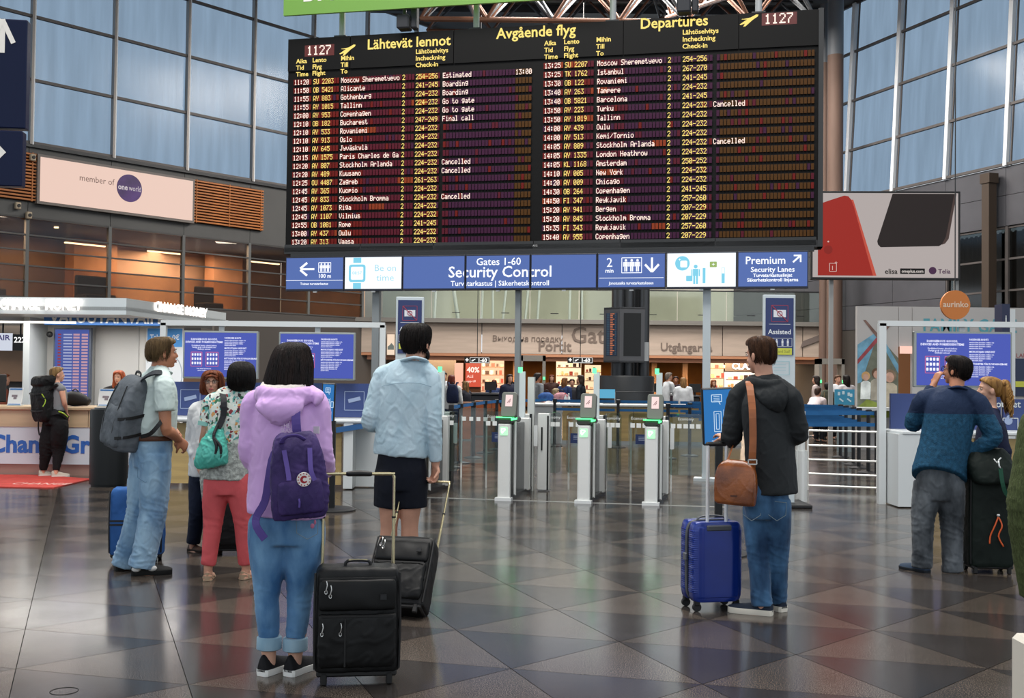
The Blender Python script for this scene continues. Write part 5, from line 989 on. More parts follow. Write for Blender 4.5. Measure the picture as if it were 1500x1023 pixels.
# warm wooden desks past the left barriers
for px0, px1, yb, lab, c in ((652, 690, 645, 'orange wooden desk nearest behind the left barriers', 'c06a34'), (696, 744, 640, 'copper coloured desk under the dark scanner desk at left', 'a85a30')):
    g = gp(px0, yb); b = gp(px1, yb); o = thing('wooden_desk', lab, 'desk', ((g.x+b.x)/2, g.y, 0)); w_ = b.x-g.x
    for i in range(2): MB().box((-w_/4+i*w_/2, 0, .43), (w_/2-.015, .06, .8)).build('front_panel', M('desk_'+c, c, .35, var=(2, .2), stretch=(.3, 1, 3)), o)
    MB().box((0, .3, .85), (w_+.06, .7, .04), bev=.008).build('top', M('desk_top2', '7a5238', .35), o); MB().box((0, .04, .02), (w_, .06, .06)).build('plinth', steel, o)
# ================================================================ PEOPLE
_tmp = bpy.data.scenes.new('work')
def remesh(mb, vox, it=8, fac=.5):
    """one continuous closed skin around all pieces of mb"""
    me = bpy.data.meshes.new('w'); me.from_pydata([tuple(q) for q in mb.v], [], mb.f)
    ob = bpy.data.objects.new('w', me); _tmp.collection.objects.link(ob)
    m = ob.modifiers.new('r', 'REMESH'); m.mode = 'VOXEL'; m.voxel_size = vox
    if it: q = ob.modifiers.new('s', 'SMOOTH'); q.factor = fac; q.iterations = it
    _tmp.view_layers[0].update(); dg = _tmp.view_layers[0].depsgraph
    out = bpy.data.meshes.new_from_object(ob.evaluated_get(dg)); bpy.data.objects.remove(ob); bpy.data.meshes.remove(me); return out
def skinobj(name, mb, mats, parent, vox=.009, it=8, disp=None, label=None, matfn=None):
    me = remesh(mb, vox, it); me.name = name
    if disp:
        co = [v.co.copy() for v in me.vertices]; no = [v.normal.copy() for v in me.vertices]
        for v, c, n in zip(me.vertices, co, no): v.co = c+n*disp(c, n)
    if not isinstance(mats, (list, tuple)): mats = [mats]
    for m in mats: me.materials.append(m)
    if matfn:
        for p in me.polygons: p.material_index = matfn(p.center, p.normal)
    me.shade_smooth(); o = bpy.data.objects.new(name, me); link(o, parent)
    if label: o['label'] = label
    return o
def folds(amp=.004, joints=(), f=9., seed=0., vs=.35):
    js = [(V(p), r, a) for p, r, a in joints]
    def fn(c, n):
        r1 = NZ.noise(V((c.x*f*1.6+c.z*f*.5+seed, c.y*f*1.6, c.z*f*.8-c.x*f*.3))); r2 = NZ.noise(V((c.x*f*2.1-c.z*f*.9, c.y*f*2.1+seed, c.z*f*1.3)))
        d = NZ.noise(V((c.x*f+seed, c.y*f, c.z*f*vs)))*amp + (max(0, 1-abs(r1)*4.5)**2)*amp*.6 - (max(0, 1-abs(r2)*5)**2)*amp*.4
        for p, r, a in js:
            q = (c-p).length/r
            if q < 1: w = (1-q*q)**1.5; k = NZ.noise(V((c.x*7+seed, c.y*7, c.z*26+c.x*8))); d += ((max(0, 1-abs(k)*3.2)**1.5)*1.3-.4)*a*w*.8
        return d
    return fn
def sstep(a, b, x): t = max(0, min(1, (x-a)/(b-a))); return t*t*(3-2*t)
skins = {'pale': M('skin_pale', 'd9a88f', .5, var=(8, .08), bump=(60, .05)), 'tan': M('skin_tan', 'b5795a', .5, var=(8, .1), bump=(60, .05)), 'fair': M('skin_fair', 'cf9a80', .5, var=(8, .1), bump=(60, .05))}
def hairmat(c, c2): return M('hair_'+c, c, .5, var=(14, .3), col2=c2, stretch=(3, 3, .25), bump=(60, .5), spec=.25)
def hand(mb, w, d, pn, side, curl=.6, k=1., spread=1.):
    """palm, four jointed fingers and a thumb; d towards the knuckles, pn out of the palm, side = thumb direction sign along d x pn"""
    d = V(d).normalized(); pn = V(pn); pn = (pn-d*pn.dot(d)).normalized(); t = d.cross(pn)*side; w = V(w)
    mb.tube([w-d*.02*k, w+d*.025*k, w+d*.06*k, w+d*.092*k], [(.026*k, .02*k), (.034*k, .017*k), (.042*k, .015*k), (.04*k, .012*k)], 12, k=2, ref=t, dome=True)
    for i, (ln, off) in enumerate(((.072, .031), (.08, .011), (.074, -.01), (.058, -.03))):
        p = w+d*(.086-.004*abs(i-1))*k+t*off*k*spread; pts = [p-d*.012*k, p]; a = 0; v = d
        for j, (fr, ca) in enumerate(((.44, .55), (.31, 1.0), (.25, .75))):
            a += curl*ca; v = (d*cos(a)+pn*sin(a)); p = p+v*ln*fr*k; pts.append(p.copy())
        mb.tube(pts, [.0095*k, .0095*k, .0088*k, .0082*k, .007*k], 8, dome=True)
    p = w+d*.02*k+t*.024*k; v1 = (d*.55+t*.75+pn*.25).normalized(); v2 = (d*.85+t*.25+pn*.45*(1+curl)).normalized()
    mb.tube([p, p+v1*.035*k, p+v1*.035*k+v2*.03*k, p+v1*.035*k+v2*.055*k], [.014*k, .012*k, .010*k, .0085*k], 8, dome=True)
class Fig:
    def __init__(s, name, label, px, py, th, H, group=None, Y=None):
        g = gp(px, py) if Y is None else V((at(px, 560, Y).x, Y, 0)); s.g = g; s.H = H; s.k = H/1.75; s.Y = g.y; s.s = FPX/g.y
        s.root = thing(name, label, 'person', g, 0, group); s.setth(th)
        s.J = {}
    def setth(s, th): a = radians(th); s.h = V((sin(a), cos(a), 0)); s.r = V((cos(a), -sin(a), 0))
    def L(s, px, py, dy=0.): return at(px, py, s.Y+dy)-s.g
    def B(s, x, y, z): return s.r*x*s.H + s.h*y*s.H + V((0, 0, z*s.H))      # body axes, in units of height
    def defaults(s, **kw):
        J = dict(hip=s.B(0, 0, .52), waist=s.B(0, 0, .62), chest=s.B(0, 0, .735), neck=s.B(0, -.005, .835), head=s.B(0, .01, .925), shL=s.B(-.11, 0, .805), shR=s.B(.11, 0, .805),
                 elL=s.B(-.14, -.01, .63), elR=s.B(.14, -.01, .63), wrL=s.B(-.14, .04, .49), wrR=s.B(.14, .04, .49), hiL=s.B(-.052, 0, .5), hiR=s.B(.052, 0, .5), knL=s.B(-.055, .012, .275), knR=s.B(.055, .012, .275), anL=s.B(-.055, 0, .048), anR=s.B(.055, 0, .048))
        for a, b in kw.items(): J[a] = b
        s.J = J; return J
    def headM(s, yaw, pitch=0., roll=0.):
        return MX.Translation(s.J['head']) @ MX.Rotation(-radians(yaw), 4, 'Z') @ MX.Rotation(radians(pitch), 4, 'X') @ MX.Rotation(radians(roll), 4, 'Y') @ MX.Scale(s.k*1.0, 4)
    def body(s, skin, hy, hp=0., hr=0., hands=(), vox=.0065, fem=False, belly=0., face=True, eyes='4a3a30', lips='a8615a', brow=None, legs=True):
        J, H, k = s.J, s.H, s.k; mb = MB(); r = s.r
        mb.tube([s.J['hip']-V((0, 0, .02*H)), J['hip'], J['waist'], J['chest'], J['chest']+(J['neck']-J['chest'])*.6, J['neck']-V((0, 0, .005*H))],
                [(.062*H, .04*H), (.078*H, .05*H), (.07*H, .048*H+belly), (.084*H, .056*H), (.078*H, .044*H), (.04*H, .034*H)], 20, k=3, ref=r, dome=True)
        s.HM = s.headM(hy, hp, hr); HM = s.HM
        mb.tube([J['neck']-V((0, 0, .02*H)), J['neck']+V((0, 0, .01*H)), HM @ V((0, -.018, -.045))], [.036*H, .033*H, .032*H] if not fem else [.033*H, .027*H, .027*H], 14, k=2)
        mb.tube([J['shL'], J['neck']-V((0, 0, .022*H)), J['shR']], [(.024*H, .022*H), (.028*H, .026*H), (.024*H, .022*H)], 12, k=3, dome=True)
        X0 = mb.X; mb.X = HM
        mb.ell((0, -.008, .022), (.073, .092, .094), 24, 16); mb.ell((0, .03, -.028), (.056, .06, .082), 20, 14); mb.ell((0, .056, -.092), (.026, .026, .02)); mb.ell((0, .0, -.06), (.052, .055, .04))
        mb.tube([(0, .083, .018), (0, .095, -.01), (0, .104, -.028), (0, .092, -.037)], [.007, .008, .011, .008], 8, dome=True); mb.ell((0, .072, .026), (.046, .018, .011)); mb.ell((-.03, .068, -.03), (.02, .016, .02)); mb.ell((.03, .068, -.03), (.02, .016, .02)); mb.ell((0, .086, -.066), (.02, .009, .01))
        for sx in (-1, 1): mb.ell((sx*.08, -.006, -.012), (.008, .018, .031), rot=MX.Rotation(sx*.35, 3, 'Z'))
        mb.X = X0
        for a in 'LR':
            sh, el, wr = J['sh'+a], J['el'+a], J['wr'+a]; th = .9 if fem else 1.
            mb.tube([sh, sh.lerp(el, .4), el, el.lerp(wr, .35), wr, wr+(wr-el).normalized()*.01], [.03*H*th, .0285*H*th, .0235*H*th, .0245*H*th, .0155*H*th, .015*H*th], 12, k=3, dome=True)
            if legs:
                hi, kn, an = J['hi'+a], J['kn'+a], J['an'+a]
                mb.tube([hi+V((0, 0, .01*H)), hi.lerp(kn, .45), kn, kn.lerp(an, .35), an+V((0, 0, .012*H)), an-V((0, 0, .012*H))], [.043*H, .042*H, .031*H, .033*H, .02*H, .021*H], 14, k=3, dome=True)
                f = J.get('toe'+a, s.h); mb.tube([an-f*.02*H-V((0, 0, .03*H)), an+f*.03*H-V((0, 0, .03*H)), an+f*.1*H-V((0, 0, .036*H))], [(.02*H, .016*H), (.024*H, .014*H), (.02*H, .009*H)], 10, dome=True)
        for hd in hands: hand(mb, *hd)
        o = skinobj('body', mb, skins[skin], s.root, vox, 3)
        if face:
            m2 = MB(); m2.X = HM
            for sx in (-1, 1):
                m2.ell((sx*.029, .0795, .004), (.0135, .0085, .0075), 12, 8, mi=0); m2.ell((sx*.029, .0865, .004), (.0055, .003, .0055), 10, 6, mi=1)
                m2.tube([(sx*.014, .092, .021), (sx*.028, .093, .026), (sx*.044, .084, .021)], [.002, .0034, .0016], 6, k=2, mi=2); m2.tube([(sx*.015, .088, .008), (sx*.029, .0905, .0125), (sx*.043, .082, .007)], .0018, 6, k=2, mi=2)
            m2.build('eyes', [M('eye_white', 'd8cfc8', .2), M('iris_'+eyes, eyes, .2), M('brow_'+(brow or '3a2a20'), brow or '3a2a20', .6)], s.root, smooth=True, kind=None)
            m3 = MB(); m3.X = HM; m3.tube([(-.022, .083, -.063), (-.008, .094, -.06), (.008, .094, -.06), (.022, .083, -.063)], [.002, .0045, .0045, .002], 8, k=2); m3.tube([(-.02, .083, -.067), (0, .0935, -.0715), (.02, .083, -.067)], [.002, .0055, .002], 8, k=2); m3.build('lips', M('lips_'+lips, lips, .4), s.root, smooth=True)
        return o
    def hair(s, rings, mat, noise=.004, nf=26., open_in=.5, seg=72, sub=5, tilt=None, vs=.12, part=None):
        """rings from top to bottom in head space: (z, rx, ry, cy, cx, half opening at the face in degrees)"""
        R = catmull([tuple(q) for q in rings], sub); mb = MB(); mb.X = s.HM; out = []; sd = s.g.x*7
        for i, (z, rx, ry, cy, cx, op) in enumerate(R):
            ring = []
            for j in range(seg):
                a = 2*pi*j/seg; d = abs((a+pi) % (2*pi)-pi); f = 1.
                if op > 1: f = 1-(1-open_in)*(1-sstep(radians(op)-.12, radians(op)+.16, d))
                n = NZ.noise(V((sin(a)*nf*.25+sd, cos(a)*nf*.25, z*nf*vs*3)))*noise+NZ.noise(V((sin(a)*nf, cos(a)*nf+sd, z*nf*vs*2)))*noise*.7
                q = f*(1+(n/.08)); ring.append(V((cx+sin(a)*rx*q, cy+cos(a)*ry*q, z)))
            out.append(ring)
        mb.loft(out); return mb.build('hair', mat, s.root, smooth=True), R
    def strands(s, R, mat, n, jitter=.006, r=.0012, a0=40, length=1., lift=.003):
        """separate locks following the hair surface"""
        mb = MB(); mb.X = s.HM; rnd = random.Random(int(s.g.x*1000)); K = len(R)
        for q in range(n):
            a = radians(rnd.uniform(a0, 360-a0)); i0 = rnd.randrange(1, max(2, K//3)); i1 = min(K-1, int(K*length*rnd.uniform(.75, 1.0))); pts = []; w1 = rnd.uniform(-.3, .3); ph = rnd.random()*6
            for i in range(i0, i1+1, 3):
                z, rx, ry, cy, cx, op = R[i]; t = (i-i0)/max(1, i1-i0); aa = a+w1*t*.35+.02*sin(ph+t*7); k = 1+(lift+jitter*rnd.random()*.4)/.09
                pts.append(V((cx+sin(aa)*rx*k, cy+cos(aa)*ry*k, z-.0)))
            if len(pts) > 2: pts.append(pts[-1]+V((0, 0, -rnd.uniform(.0, .02)))); mb.tube(pts, [r]*(len(pts)-1)+[r*.3], 3, cap=False)
        return mb.build('hair_strands', mat, s.root, smooth=True, kind='stuff')
    def torso_pieces(s, mb, rings, seg=28, k=3, ref=None):
        """rings: (point, rx, ry) in metres"""
        mb.tube([q[0] for q in rings], [(q[1], q[2]) for q in rings], seg, k=k, ref=ref or s.r, dome=False)
        if len(rings) > 3:
            J, H = s.J, s.H; mb.tube([J['shL']+V((0, 0, .004)), J['neck']-V((0, 0, .018*H)), J['shR']+V((0, 0, .004))], [(.036*H, .036*H), (.04*H, .04*H), (.036*H, .036*H)], 14, k=3, dome=True)
            mb.tube([J['neck']-V((0, 0, .03*H)), J['neck']+V((0, 0, .004*H))], [.047*H, .042*H], 16)
    def limb(s, mb, pts, rad, seg=16, k=3, **kw):
        mb.tube(pts, rad, seg, k=k, **kw)
        for q, r in zip(pts, rad):
            if q is s.J.get('elL') or q is s.J.get('elR'): mb.ell(q, (r, r, r), 14, 10)
    def shoe(s, a, mat, sole, length=.27, hgt=.075, solet=.025, toe=None, w=.048, lab=None, hi=False):
        an = s.J['an'+a]; f = (toe or s.J.get('toe'+a) or s.h).normalized(); x = V((f.y, -f.x, 0)); k = s.k; c = V((an.x, an.y, 0)); ln = length*k; base = max(0, an.z-.085*k) if False else 0
        out = []; N = 9
        prof = [(-.24, .55), (-.2, .8), (-.05, .86), (.15, .84), (.35, .98), (.52, 1.0), (.66, .86), (.73, .55), (.755, .2)]
        P = [(c+f*ln*p, w*q*k) for p, q in prof]
        def outline(z, g): return [p+x*wd*g+V((0, 0, z)) for p, wd in P]+[p-x*wd*g+V((0, 0, z)) for p, wd in P[::-1]]
        mb = MB(); mb.loft([outline(.001, .96), outline(solet*.6, 1.04), outline(solet, 1.0)]); so = mb.build('sole', sole, None, smooth=40)
        mb = MB(); hs = [.8, 1.0, 1.0, .82, .62, .5, .4, .3, .2]; rings = []
        for (p, wd), h_ in zip(P, hs):
            hh = max(.012, hgt*h_*k); z0 = solet*.7; rings.append([p+x*wd*.98*cos(t)*(1 if sin(t) < .2 else 1-.35*sin(t))+V((0, 0, z0+max(0, (hh)*sin(t)) if sin(t) > 0 else z0)) for t in [2*pi*i/18 for i in range(18)]])
        mb.loft(rings); o = mb.build('shoe', mat, s.root, smooth=50, label=lab); so.parent = o; return o
def blob(fig, name, mb, mat, vox=.009, it=8, disp=None, **k): return skinobj(name, mb, mat, fig.root, vox, it, disp, **k)
denim = lambda n, c, c2: M(n, c, .75, var=(7, .3), col2=c2, stretch=(1, 1, .45), bump=(350, .15), sheen=.2)

# ---------------------------------------------------------------- woman in lilac jacket
F = Fig('person', 'person in lilac hooded jacket and rolled jeans with dark shoulder-length hair', 414, 988, 18, 1.665)
L = F.L; H = F.H
F.defaults(neck=L(424, 571), head=L(431, 534, .02), shL=L(372, 590, .03), shR=L(464, 590, -.03), chest=L(421, 628), waist=L(420, 690), hip=L(419, 752),
    elL=L(367, 665, .02), wrL=L(385, 690, .22), elR=L(472, 668, -.02), wrR=L(478, 690, .22), hiL=L(394, 770), hiR=L(446, 772), knL=L(391, 868, .0), knR=L(439, 872, .02), anL=L(394, 972), anR=L(432, 974))
a = radians(28); F.J['toeL'] = V((sin(a), cos(a), 0)); F.J['toeR'] = V((sin(a*.9), cos(a*.9), 0))
F.body('pale', 32, 0, fem=True, hands=((F.J['wrL'], (.25, .9, .25), (.9, 0, .1), 1, .5, .92), (F.J['wrR'], (-.1, .9, .3), (-.9, 0, .1), -1, .5, .92)), face=True)
J = F.J
mb = MB()
for a in 'LR':
    hi, kn, an = J['hi'+a], J['kn'+a], J['an'+a]
    F.limb(mb, [hi+V((0, 0, .035)), hi-V((0, 0, .07)), hi.lerp(kn, .6), kn, kn.lerp(an, .35), an+V((0, 0, .13))], [.1, .104, .086, .064, .058, .05])
mb.tube([J['hip']+V((0, 0, .07)), J['hip']-V((0, 0, .03)), J['hip']-V((0, 0, .15))], [(.15, .11), (.182, .128), (.165, .115)], 28, k=3, ref=F.r)
jeans_m = denim('denim_blue', '76a2c8', '3c6a9a')
blob(F, 'jeans', mb, jeans_m, .009, 5, folds(.003, [(J['knL'], .16, .004), (J['knR'], .16, .004), (J['anL']+V((0, 0, .16)), .1, .005), (J['anR']+V((0, 0, .16)), .1, .005), (J['hip']-V((0, 0, .1)), .12, .003)], 10))
c = L(450, 768, -.135); mb = MB(); mb.tube([c+V((-.055, -.0, .04)), c+V((.05, .02, .045)), c+V((.048, .02, -.05)), c+V((0, .005, -.075)), c+V((-.05, 0, -.045))], .002, 5, closed=True); mb.build('pocket_seam', M('seam_thread', '7f8f96', .7), F.root); mb = MB(); mb.ell(c+V((.025, .003, -.01)), (.01, .004, .012)); mb.ell(c+V((.037, .006, .008)), (.006, .003, .012)); mb.build('flower_patch', M('flower_pink', 'c87a9a', .7), F.root)
for a in 'LR':
    an = J['an'+a]; mb = MB(); mb.tube([an+V((0, 0, .135)), an+V((0, 0, .13)), an+V((0, 0, .075)), an+V((0, 0, .07))], [.056, .062, .063, .056], 20, cap=True); mb.build('jeans_cuff', denim('denim_cuff', '9db9c9', '7d9fb4'), F.root, smooth=50)
for a in 'LR': F.shoe(a, M('shoe_black', '17171a', .7, bump=(150, .2)), M('sole_white', 'ececE8'.lower(), .5), .255, .085, .033)
lil = M('lilac_cloth', 'dab0e8', .6, var=(2.5, .05), bump=(25, .1), sheen=.2)
mb = MB(); up = V((0, 0, 1))
F.torso_pieces(mb, [(L(419, 756), .205, .15), (L(420, 735), .208, .152), (L(420, 690), .2, .145), (L(420, 640), .195, .14), (L(420, 608), .188, .125), (L(421, 588), .15, .1), (L(423, 576), .09, .075)])
for a in 'LR':
    sh, el, wr = J['sh'+a], J['el'+a], J['wr'+a]; F.limb(mb, [sh.lerp(J['neck'], .35)+V((0, 0, -.02)), sh-V((0, 0, .015)), sh.lerp(el, .5), el, el.lerp(wr, .5), wr-(wr-el)*.02], [.06, .068, .064, .06, .054, .046])
blob(F, 'jacket', mb, lil, .009, 7, folds(.005, [(J['elR'], .13, .006), (J['elL'], .13, .006), (J['waist'], .12, .003)], 7, 3.))
mb = MB()    # hood lying on the shoulders and back
mb.tube([L(378, 578, .0), L(384, 580, -.09), L(402, 584, -.14), L(430, 584, -.14), L(452, 578, -.09), L(458, 574, .0)], [(.022, .045), (.03, .05), (.035, .055), (.035, .055), (.03, .045), (.022, .035)], 14, k=4)
mb.tube([L(412, 578, -.10), L(410, 592, -.15), L(408, 606, -.165), L(407, 619, -.155)], [(.105, .03), (.125, .045), (.10, .04), (.04, .015)], 20, k=4, ref=(1, 0, .12), dome=True)
mb.tube([L(455, 572, -.03), L(466, 580, -.1), L(462, 592, -.12)], [(.03, .03), (.035, .03), (.015, .02)], 12, k=3, dome=True)
blob(F, 'hood', mb, lil, .008, 5, folds(.006, [], 11, 5.))
mb = MB(); mb.tube([L(398, 560, -.0), L(388, 572, -.07), L(402, 574, -.12), L(428, 574, -.12), L(446, 568, -.06)], [(.03, .035), (.035, .035), (.035, .035), (.03, .035), (.02, .03)], 14, k=4); blob(F, 'hood_lining', mb, M('fleece_white', 'e6ddd6', .9, bump=(120, .5)), .008, 4, folds(.004, [], 25, 1.))
# lettering on the shoulder and sleeve patch
mb = MB(); pn = (F.r*.15-F.h).normalized(); o3 = L(411, 619, -.155); [mb.text(t, .028, o3+V((0, 0, -.024*i)), ux=F.r, bold=.03) for i, t in enumerate(('JUST', 'THE BIG', 'SEASON'))]; mb.build('back_print', M('print_white', 'dcc4e2', .6), F.root)
mb = MB(); mb.box(L(461, 630, -.105), (.055, .006, .035), rot=-.5); mb.build('sleeve_patch', M('patch_white', 'ddd6dc', .6), F.root)
hr = [(.118, .02, .02, 0, 0, 0), (.112, .05, .055, -.005, 0, 0), (.09, .077, .088, -.012, 0, 0), (.05, .09, .108, -.018, 0, 50), (0, .105, .118, -.024, 0, 58), (-.06, .118, .12, -.03, -.006, 56), (-.11, .13, .12, -.035, -.012, 52), (-.15, .136, .112, -.038, -.02, 48), (-.175, .128, .1, -.04, -.026, 44), (-.19, .1, .07, -.04, -.03, 40)]
hm = hairmat('231612', '0c0706'); _, R = F.hair(hr, hm, .007, 22); F.strands(R, hm, 900, .008, .0014, 45)
# ---------------------------------------------------------------- man in light blue shirt
F = Fig('person', 'tall person with dark hair, light blue shirt and navy shorts pulling a black suitcase', 590, 874, 8, 1.87); L = F.L; H = F.H
F.defaults(neck=L(607, 531), head=L(611, 503, .02), shL=L(560, 552, .02), shR=L(630, 553, -.02), chest=L(594, 583), waist=L(590, 640), hip=L(588, 690), elL=L(541, 618, .0), wrL=L(556, 628, .24), elR=L(636, 626, -.06), wrR=L(638, 680, -.03),
    hiL=L(572, 700), hiR=L(603, 700), knL=L(570, 772, .01), knR=L(600, 772, 0), anL=L(566, 862, .04), anR=L(602, 864, .02))
a = radians(22); F.J['toeR'] = V((sin(a), cos(a), 0)); F.J['toeL'] = V((0, 1, 0)); J = F.J
F.body('fair', 30, 3, hands=((J['wrL'], (.3, .9, .1), (.9, 0, -.1), 1, .6, 1.0), (J['wrR'], (-.05, .12, -.9), (-.75, -.6, 0), -1, 1.0, 1.05)), face=True)
mb = MB(); sh_m = M('shirt_light_blue', 'c6dce6', .7, var=(9, .1), col2='b2ccd8', bump=(220, .12), stretch=(1, 1, .5))
F.torso_pieces(mb, [(L(587, 668), .185, .135), (L(588, 655), .188, .138), (L(590, 620), .18, .13), (L(592, 590), .19, .13), (L(595, 562), .198, .12), (L(598, 547), .165, .1), (L(603, 536), .1, .08)])
for a in 'LR':
    sh, el, wr = J['sh'+a], J['el'+a], J['wr'+a]; F.limb(mb, [sh.lerp(J['neck'], .35)+V((0, 0, -.03)), sh-V((0, 0, .015)), sh.lerp(el, .5), el, el.lerp(wr, .5), el.lerp(wr, .93)], [.06, .07, .066, .058, .05, .04])
blob(F, 'shirt', mb, sh_m, .008, 5, folds(.006, [(J['elR'], .16, .007), (J['elL'], .16, .006), (J['waist'], .2, .004), (J['waist']-V((0, 0, .12)), .16, .005)], 9, 1.))
mb = MB(); mb.tube([L(560, 566, -.115), L(580, 562, -.135), L(597, 561, -.14), L(615, 562, -.135), L(632, 567, -.12)], .002, 5, k=3); mb.build('yoke_seam', M('seam_blue', '8aa6b8', .7), F.root)
mb = MB(); mb.tube([L(590, 531, .05), L(592, 528, -.06), L(607, 524, -.1), L(621, 528, -.06), L(624, 533, .05)], [(.012, .028)]*5, 10, k=3, ref=(0, 0, 1)); blob(F, 'collar', mb, sh_m, .005, 2)
mb = MB()
for a in 'LR': hi, kn = J['hi'+a], J['kn'+a]; F.limb(mb, [hi+V((0, 0, .05)), hi-V((0, 0, .05)), L(568 if a == 'L' else 604, 744)], [.105, .11, .098])
mb.tube([L(588, 656), L(588, 690), L(588, 718)], [(.15, .105), (.175, .125), (.16, .115)], 26, k=3, ref=F.r); blob(F, 'shorts', mb, M('shorts_navy', '10141f', .8, var=(6, .2)), .009, 5, folds(.003, [(J['hip']-V((0, 0, .08)), .14, .004)], 8))
for a in 'LR': F.shoe(a, M('shoe_navy', '1a1f2c', .7), M('sole_cream', 'c9c4b8', .6), .29, .07, .02)
hr = [(.13, .02, .02, -.0, 0, 0), (.122, .055, .062, 0, 0, 0), (.095, .079, .096, -.004, 0, 0), (.055, .086, .106, -.01, 0, 62), (.018, .083, .106, -.014, 0, 94), (-.025, .073, .094, -.02, 0, 112), (-.052, .055, .074, -.026, 0, 116), (-.068, .042, .055, -.026, 0, 116)]
hm = hairmat('1e1511', '0a0706'); _, R = F.hair(hr, hm, .010, 18, vs=.5); F.strands(R, hm, 500, .02, .0013, 60, .9, .004)
mb = MB(); mb.X = F.HM; mb.tube([(.058, .02, -.05), (.05, .05, -.085), (0, .08, -.105), (-.05, .05, -.085), (-.058, .02, -.05)], [(.006, .016), (.01, .018), (.014, .018), (.01, .018), (.006, .016)], 10, k=3); mb.build('beard', hm, F.root, smooth=True)
# ---------------------------------------------------------------- man in dark jacket, right
F = Fig('person', 'person in charcoal hooded jacket and jeans with tan shoulder bag at the blue touch screen', 1118, 900, -38, 1.76); L = F.L; H = F.H
F.defaults(neck=L(1119, 553), head=L(1114, 521, .02), shL=L(1083, 578, .09), shR=L(1157, 580, -.08), chest=L(1124, 620), waist=L(1124, 680), hip=L(1122, 720), elL=L(1071, 640, .1), wrL=L(1068, 643, .36), elR=L(1170, 636, -.04), wrR=L(1130, 640, .26),
    hiL=L(1110, 742, .03), hiR=L(1137, 740, -.03), knL=L(1111, 812, .02), knR=L(1139, 808, .02), anL=L(1116, 889, -.02), anR=L(1138, 880, .12))
a = radians(-66); F.J['toeL'] = V((sin(a), cos(a), 0)); a = radians(-30); F.J['toeR'] = V((sin(a), cos(a), 0)); J = F.J
F.body('fair', -38, -4, hands=((J['wrL'], (-.35, .8, .25), (0, .3, -.9), 1, .45, 1.0), (J['wrR'], (-.8, .5, .2), (0, .3, -.9), -1, .5, 1.0)), face=True)
mb = MB()
for a in 'LR': hi, kn, an = J['hi'+a], J['kn'+a], J['an'+a]; F.limb(mb, [hi+V((0, 0, .04)), hi-V((0, 0, .06)), hi.lerp(kn, .6), kn, kn.lerp(an, .4), an+V((0, 0, .0))], [.092, .097, .086, .074, .068, .068])
mb.tube([J['hip']+V((0, 0, .08)), J['hip']-V((0, 0, .04)), J['hip']-V((0, 0, .17))], [(.145, .115), (.165, .125), (.14, .11)], 26, k=3, ref=F.r)
blob(F, 'jeans', mb, denim('denim_dark', '4a749c', '1e3a5a'), .009, 5, folds(.003, [(J['knL'], .18, .006), (J['knR'], .18, .005), (J['anL']+V((0, 0, .06)), .14, .008), (J['anR']+V((0, 0, .06)), .14, .008), (J['hip']-V((0, 0, .12)), .13, .004)], 10, 2.))
for px, e_ in ((1101, -1), (1138, 1)):
    c = L(px, 741, -.125); w_ = .062; d2 = L(px+e_*2, 758, -.12); mb = MB(); mb.tube([c+V((-w_, .0, .03)), c+V((w_, 0, .018)), c+V((w_*.9, 0, -.06)), c+V((0, -.004, -.095)), c+V((-w_*.9, 0, -.055))], .0022, 5, closed=True); mb.build('pocket_seam', M('seam_thread', '7f8f96', .7), F.root)
jk = M('charcoal_cloth', '272a2c', .7, var=(3, .12), bump=(180, .12))
mb = MB()
F.torso_pieces(mb, [(L(1131, 723), .172, .155), (L(1130, 700), .172, .152), (L(1127, 650), .178, .14), (L(1124, 610), .188, .13), (L(1122, 585), .178, .115), (L(1120, 568), .12, .09), (L(1119, 557), .08, .07)])
for a in 'LR':
    sh, el, wr = J['sh'+a], J['el'+a], J['wr'+a]; F.limb(mb, [sh.lerp(J['neck'], .35)+V((0, 0, -.03)), sh-V((0, 0, .01)), sh.lerp(el, .5), el, el.lerp(wr, .5), el.lerp(wr, .96)], [.06, .074, .072, .066, .056, .046])
blob(F, 'jacket', mb, jk, .009, 6, folds(.005, [(J['elR'], .16, .008), (J['elL'], .16, .008), (J['waist'], .14, .003)], 7, 9.))
mb = MB(); mb.tube([L(1099, 560, .02), L(1106, 562, -.08), L(1122, 566, -.115), L(1140, 566, -.1), L(1146, 562, .0)], [(.018, .04), (.024, .042), (.028, .045), (.028, .045), (.02, .035)], 14, k=4)
mb.tube([L(1124, 562, -.07), L(1130, 574, -.12), L(1138, 588, -.145), L(1143, 601, -.135)], [(.085, .03), (.11, .04), (.085, .035), (.03, .012)], 20, k=4, ref=(1, 0, .25), dome=True)
blob(F, 'hood', mb, jk, .008, 4, folds(.006, [], 12, 2.))
nv = M('slip_on_navy', '1c2636', .7, bump=(200, .2)); F.shoe('L', nv, M('sole_offwhite', 'e6e0d2', .6), .285, .065, .036); F.shoe('R', nv, M('sole_offwhite', 'e6e0d2', .6), .285, .065, .036)
hr = [(.126, .02, .02, 0, 0, 0), (.118, .052, .06, .002, 0, 0), (.09, .077, .094, -.003, 0, 0), (.05, .081, .102, -.008, 0, 68), (.015, .0775, .1, -.012, 0, 96), (-.025, .068, .09, -.018, 0, 114), (-.05, .054, .07, -.022, 0, 118), (-.066, .04, .05, -.024, 0, 118)]
hm = hairmat('5c3d28', '301d12'); _, R = F.hair(hr, hm, .006, 20, vs=.5); F.strands(R, hm, 420, .01, .0011, 70, .9, .002)
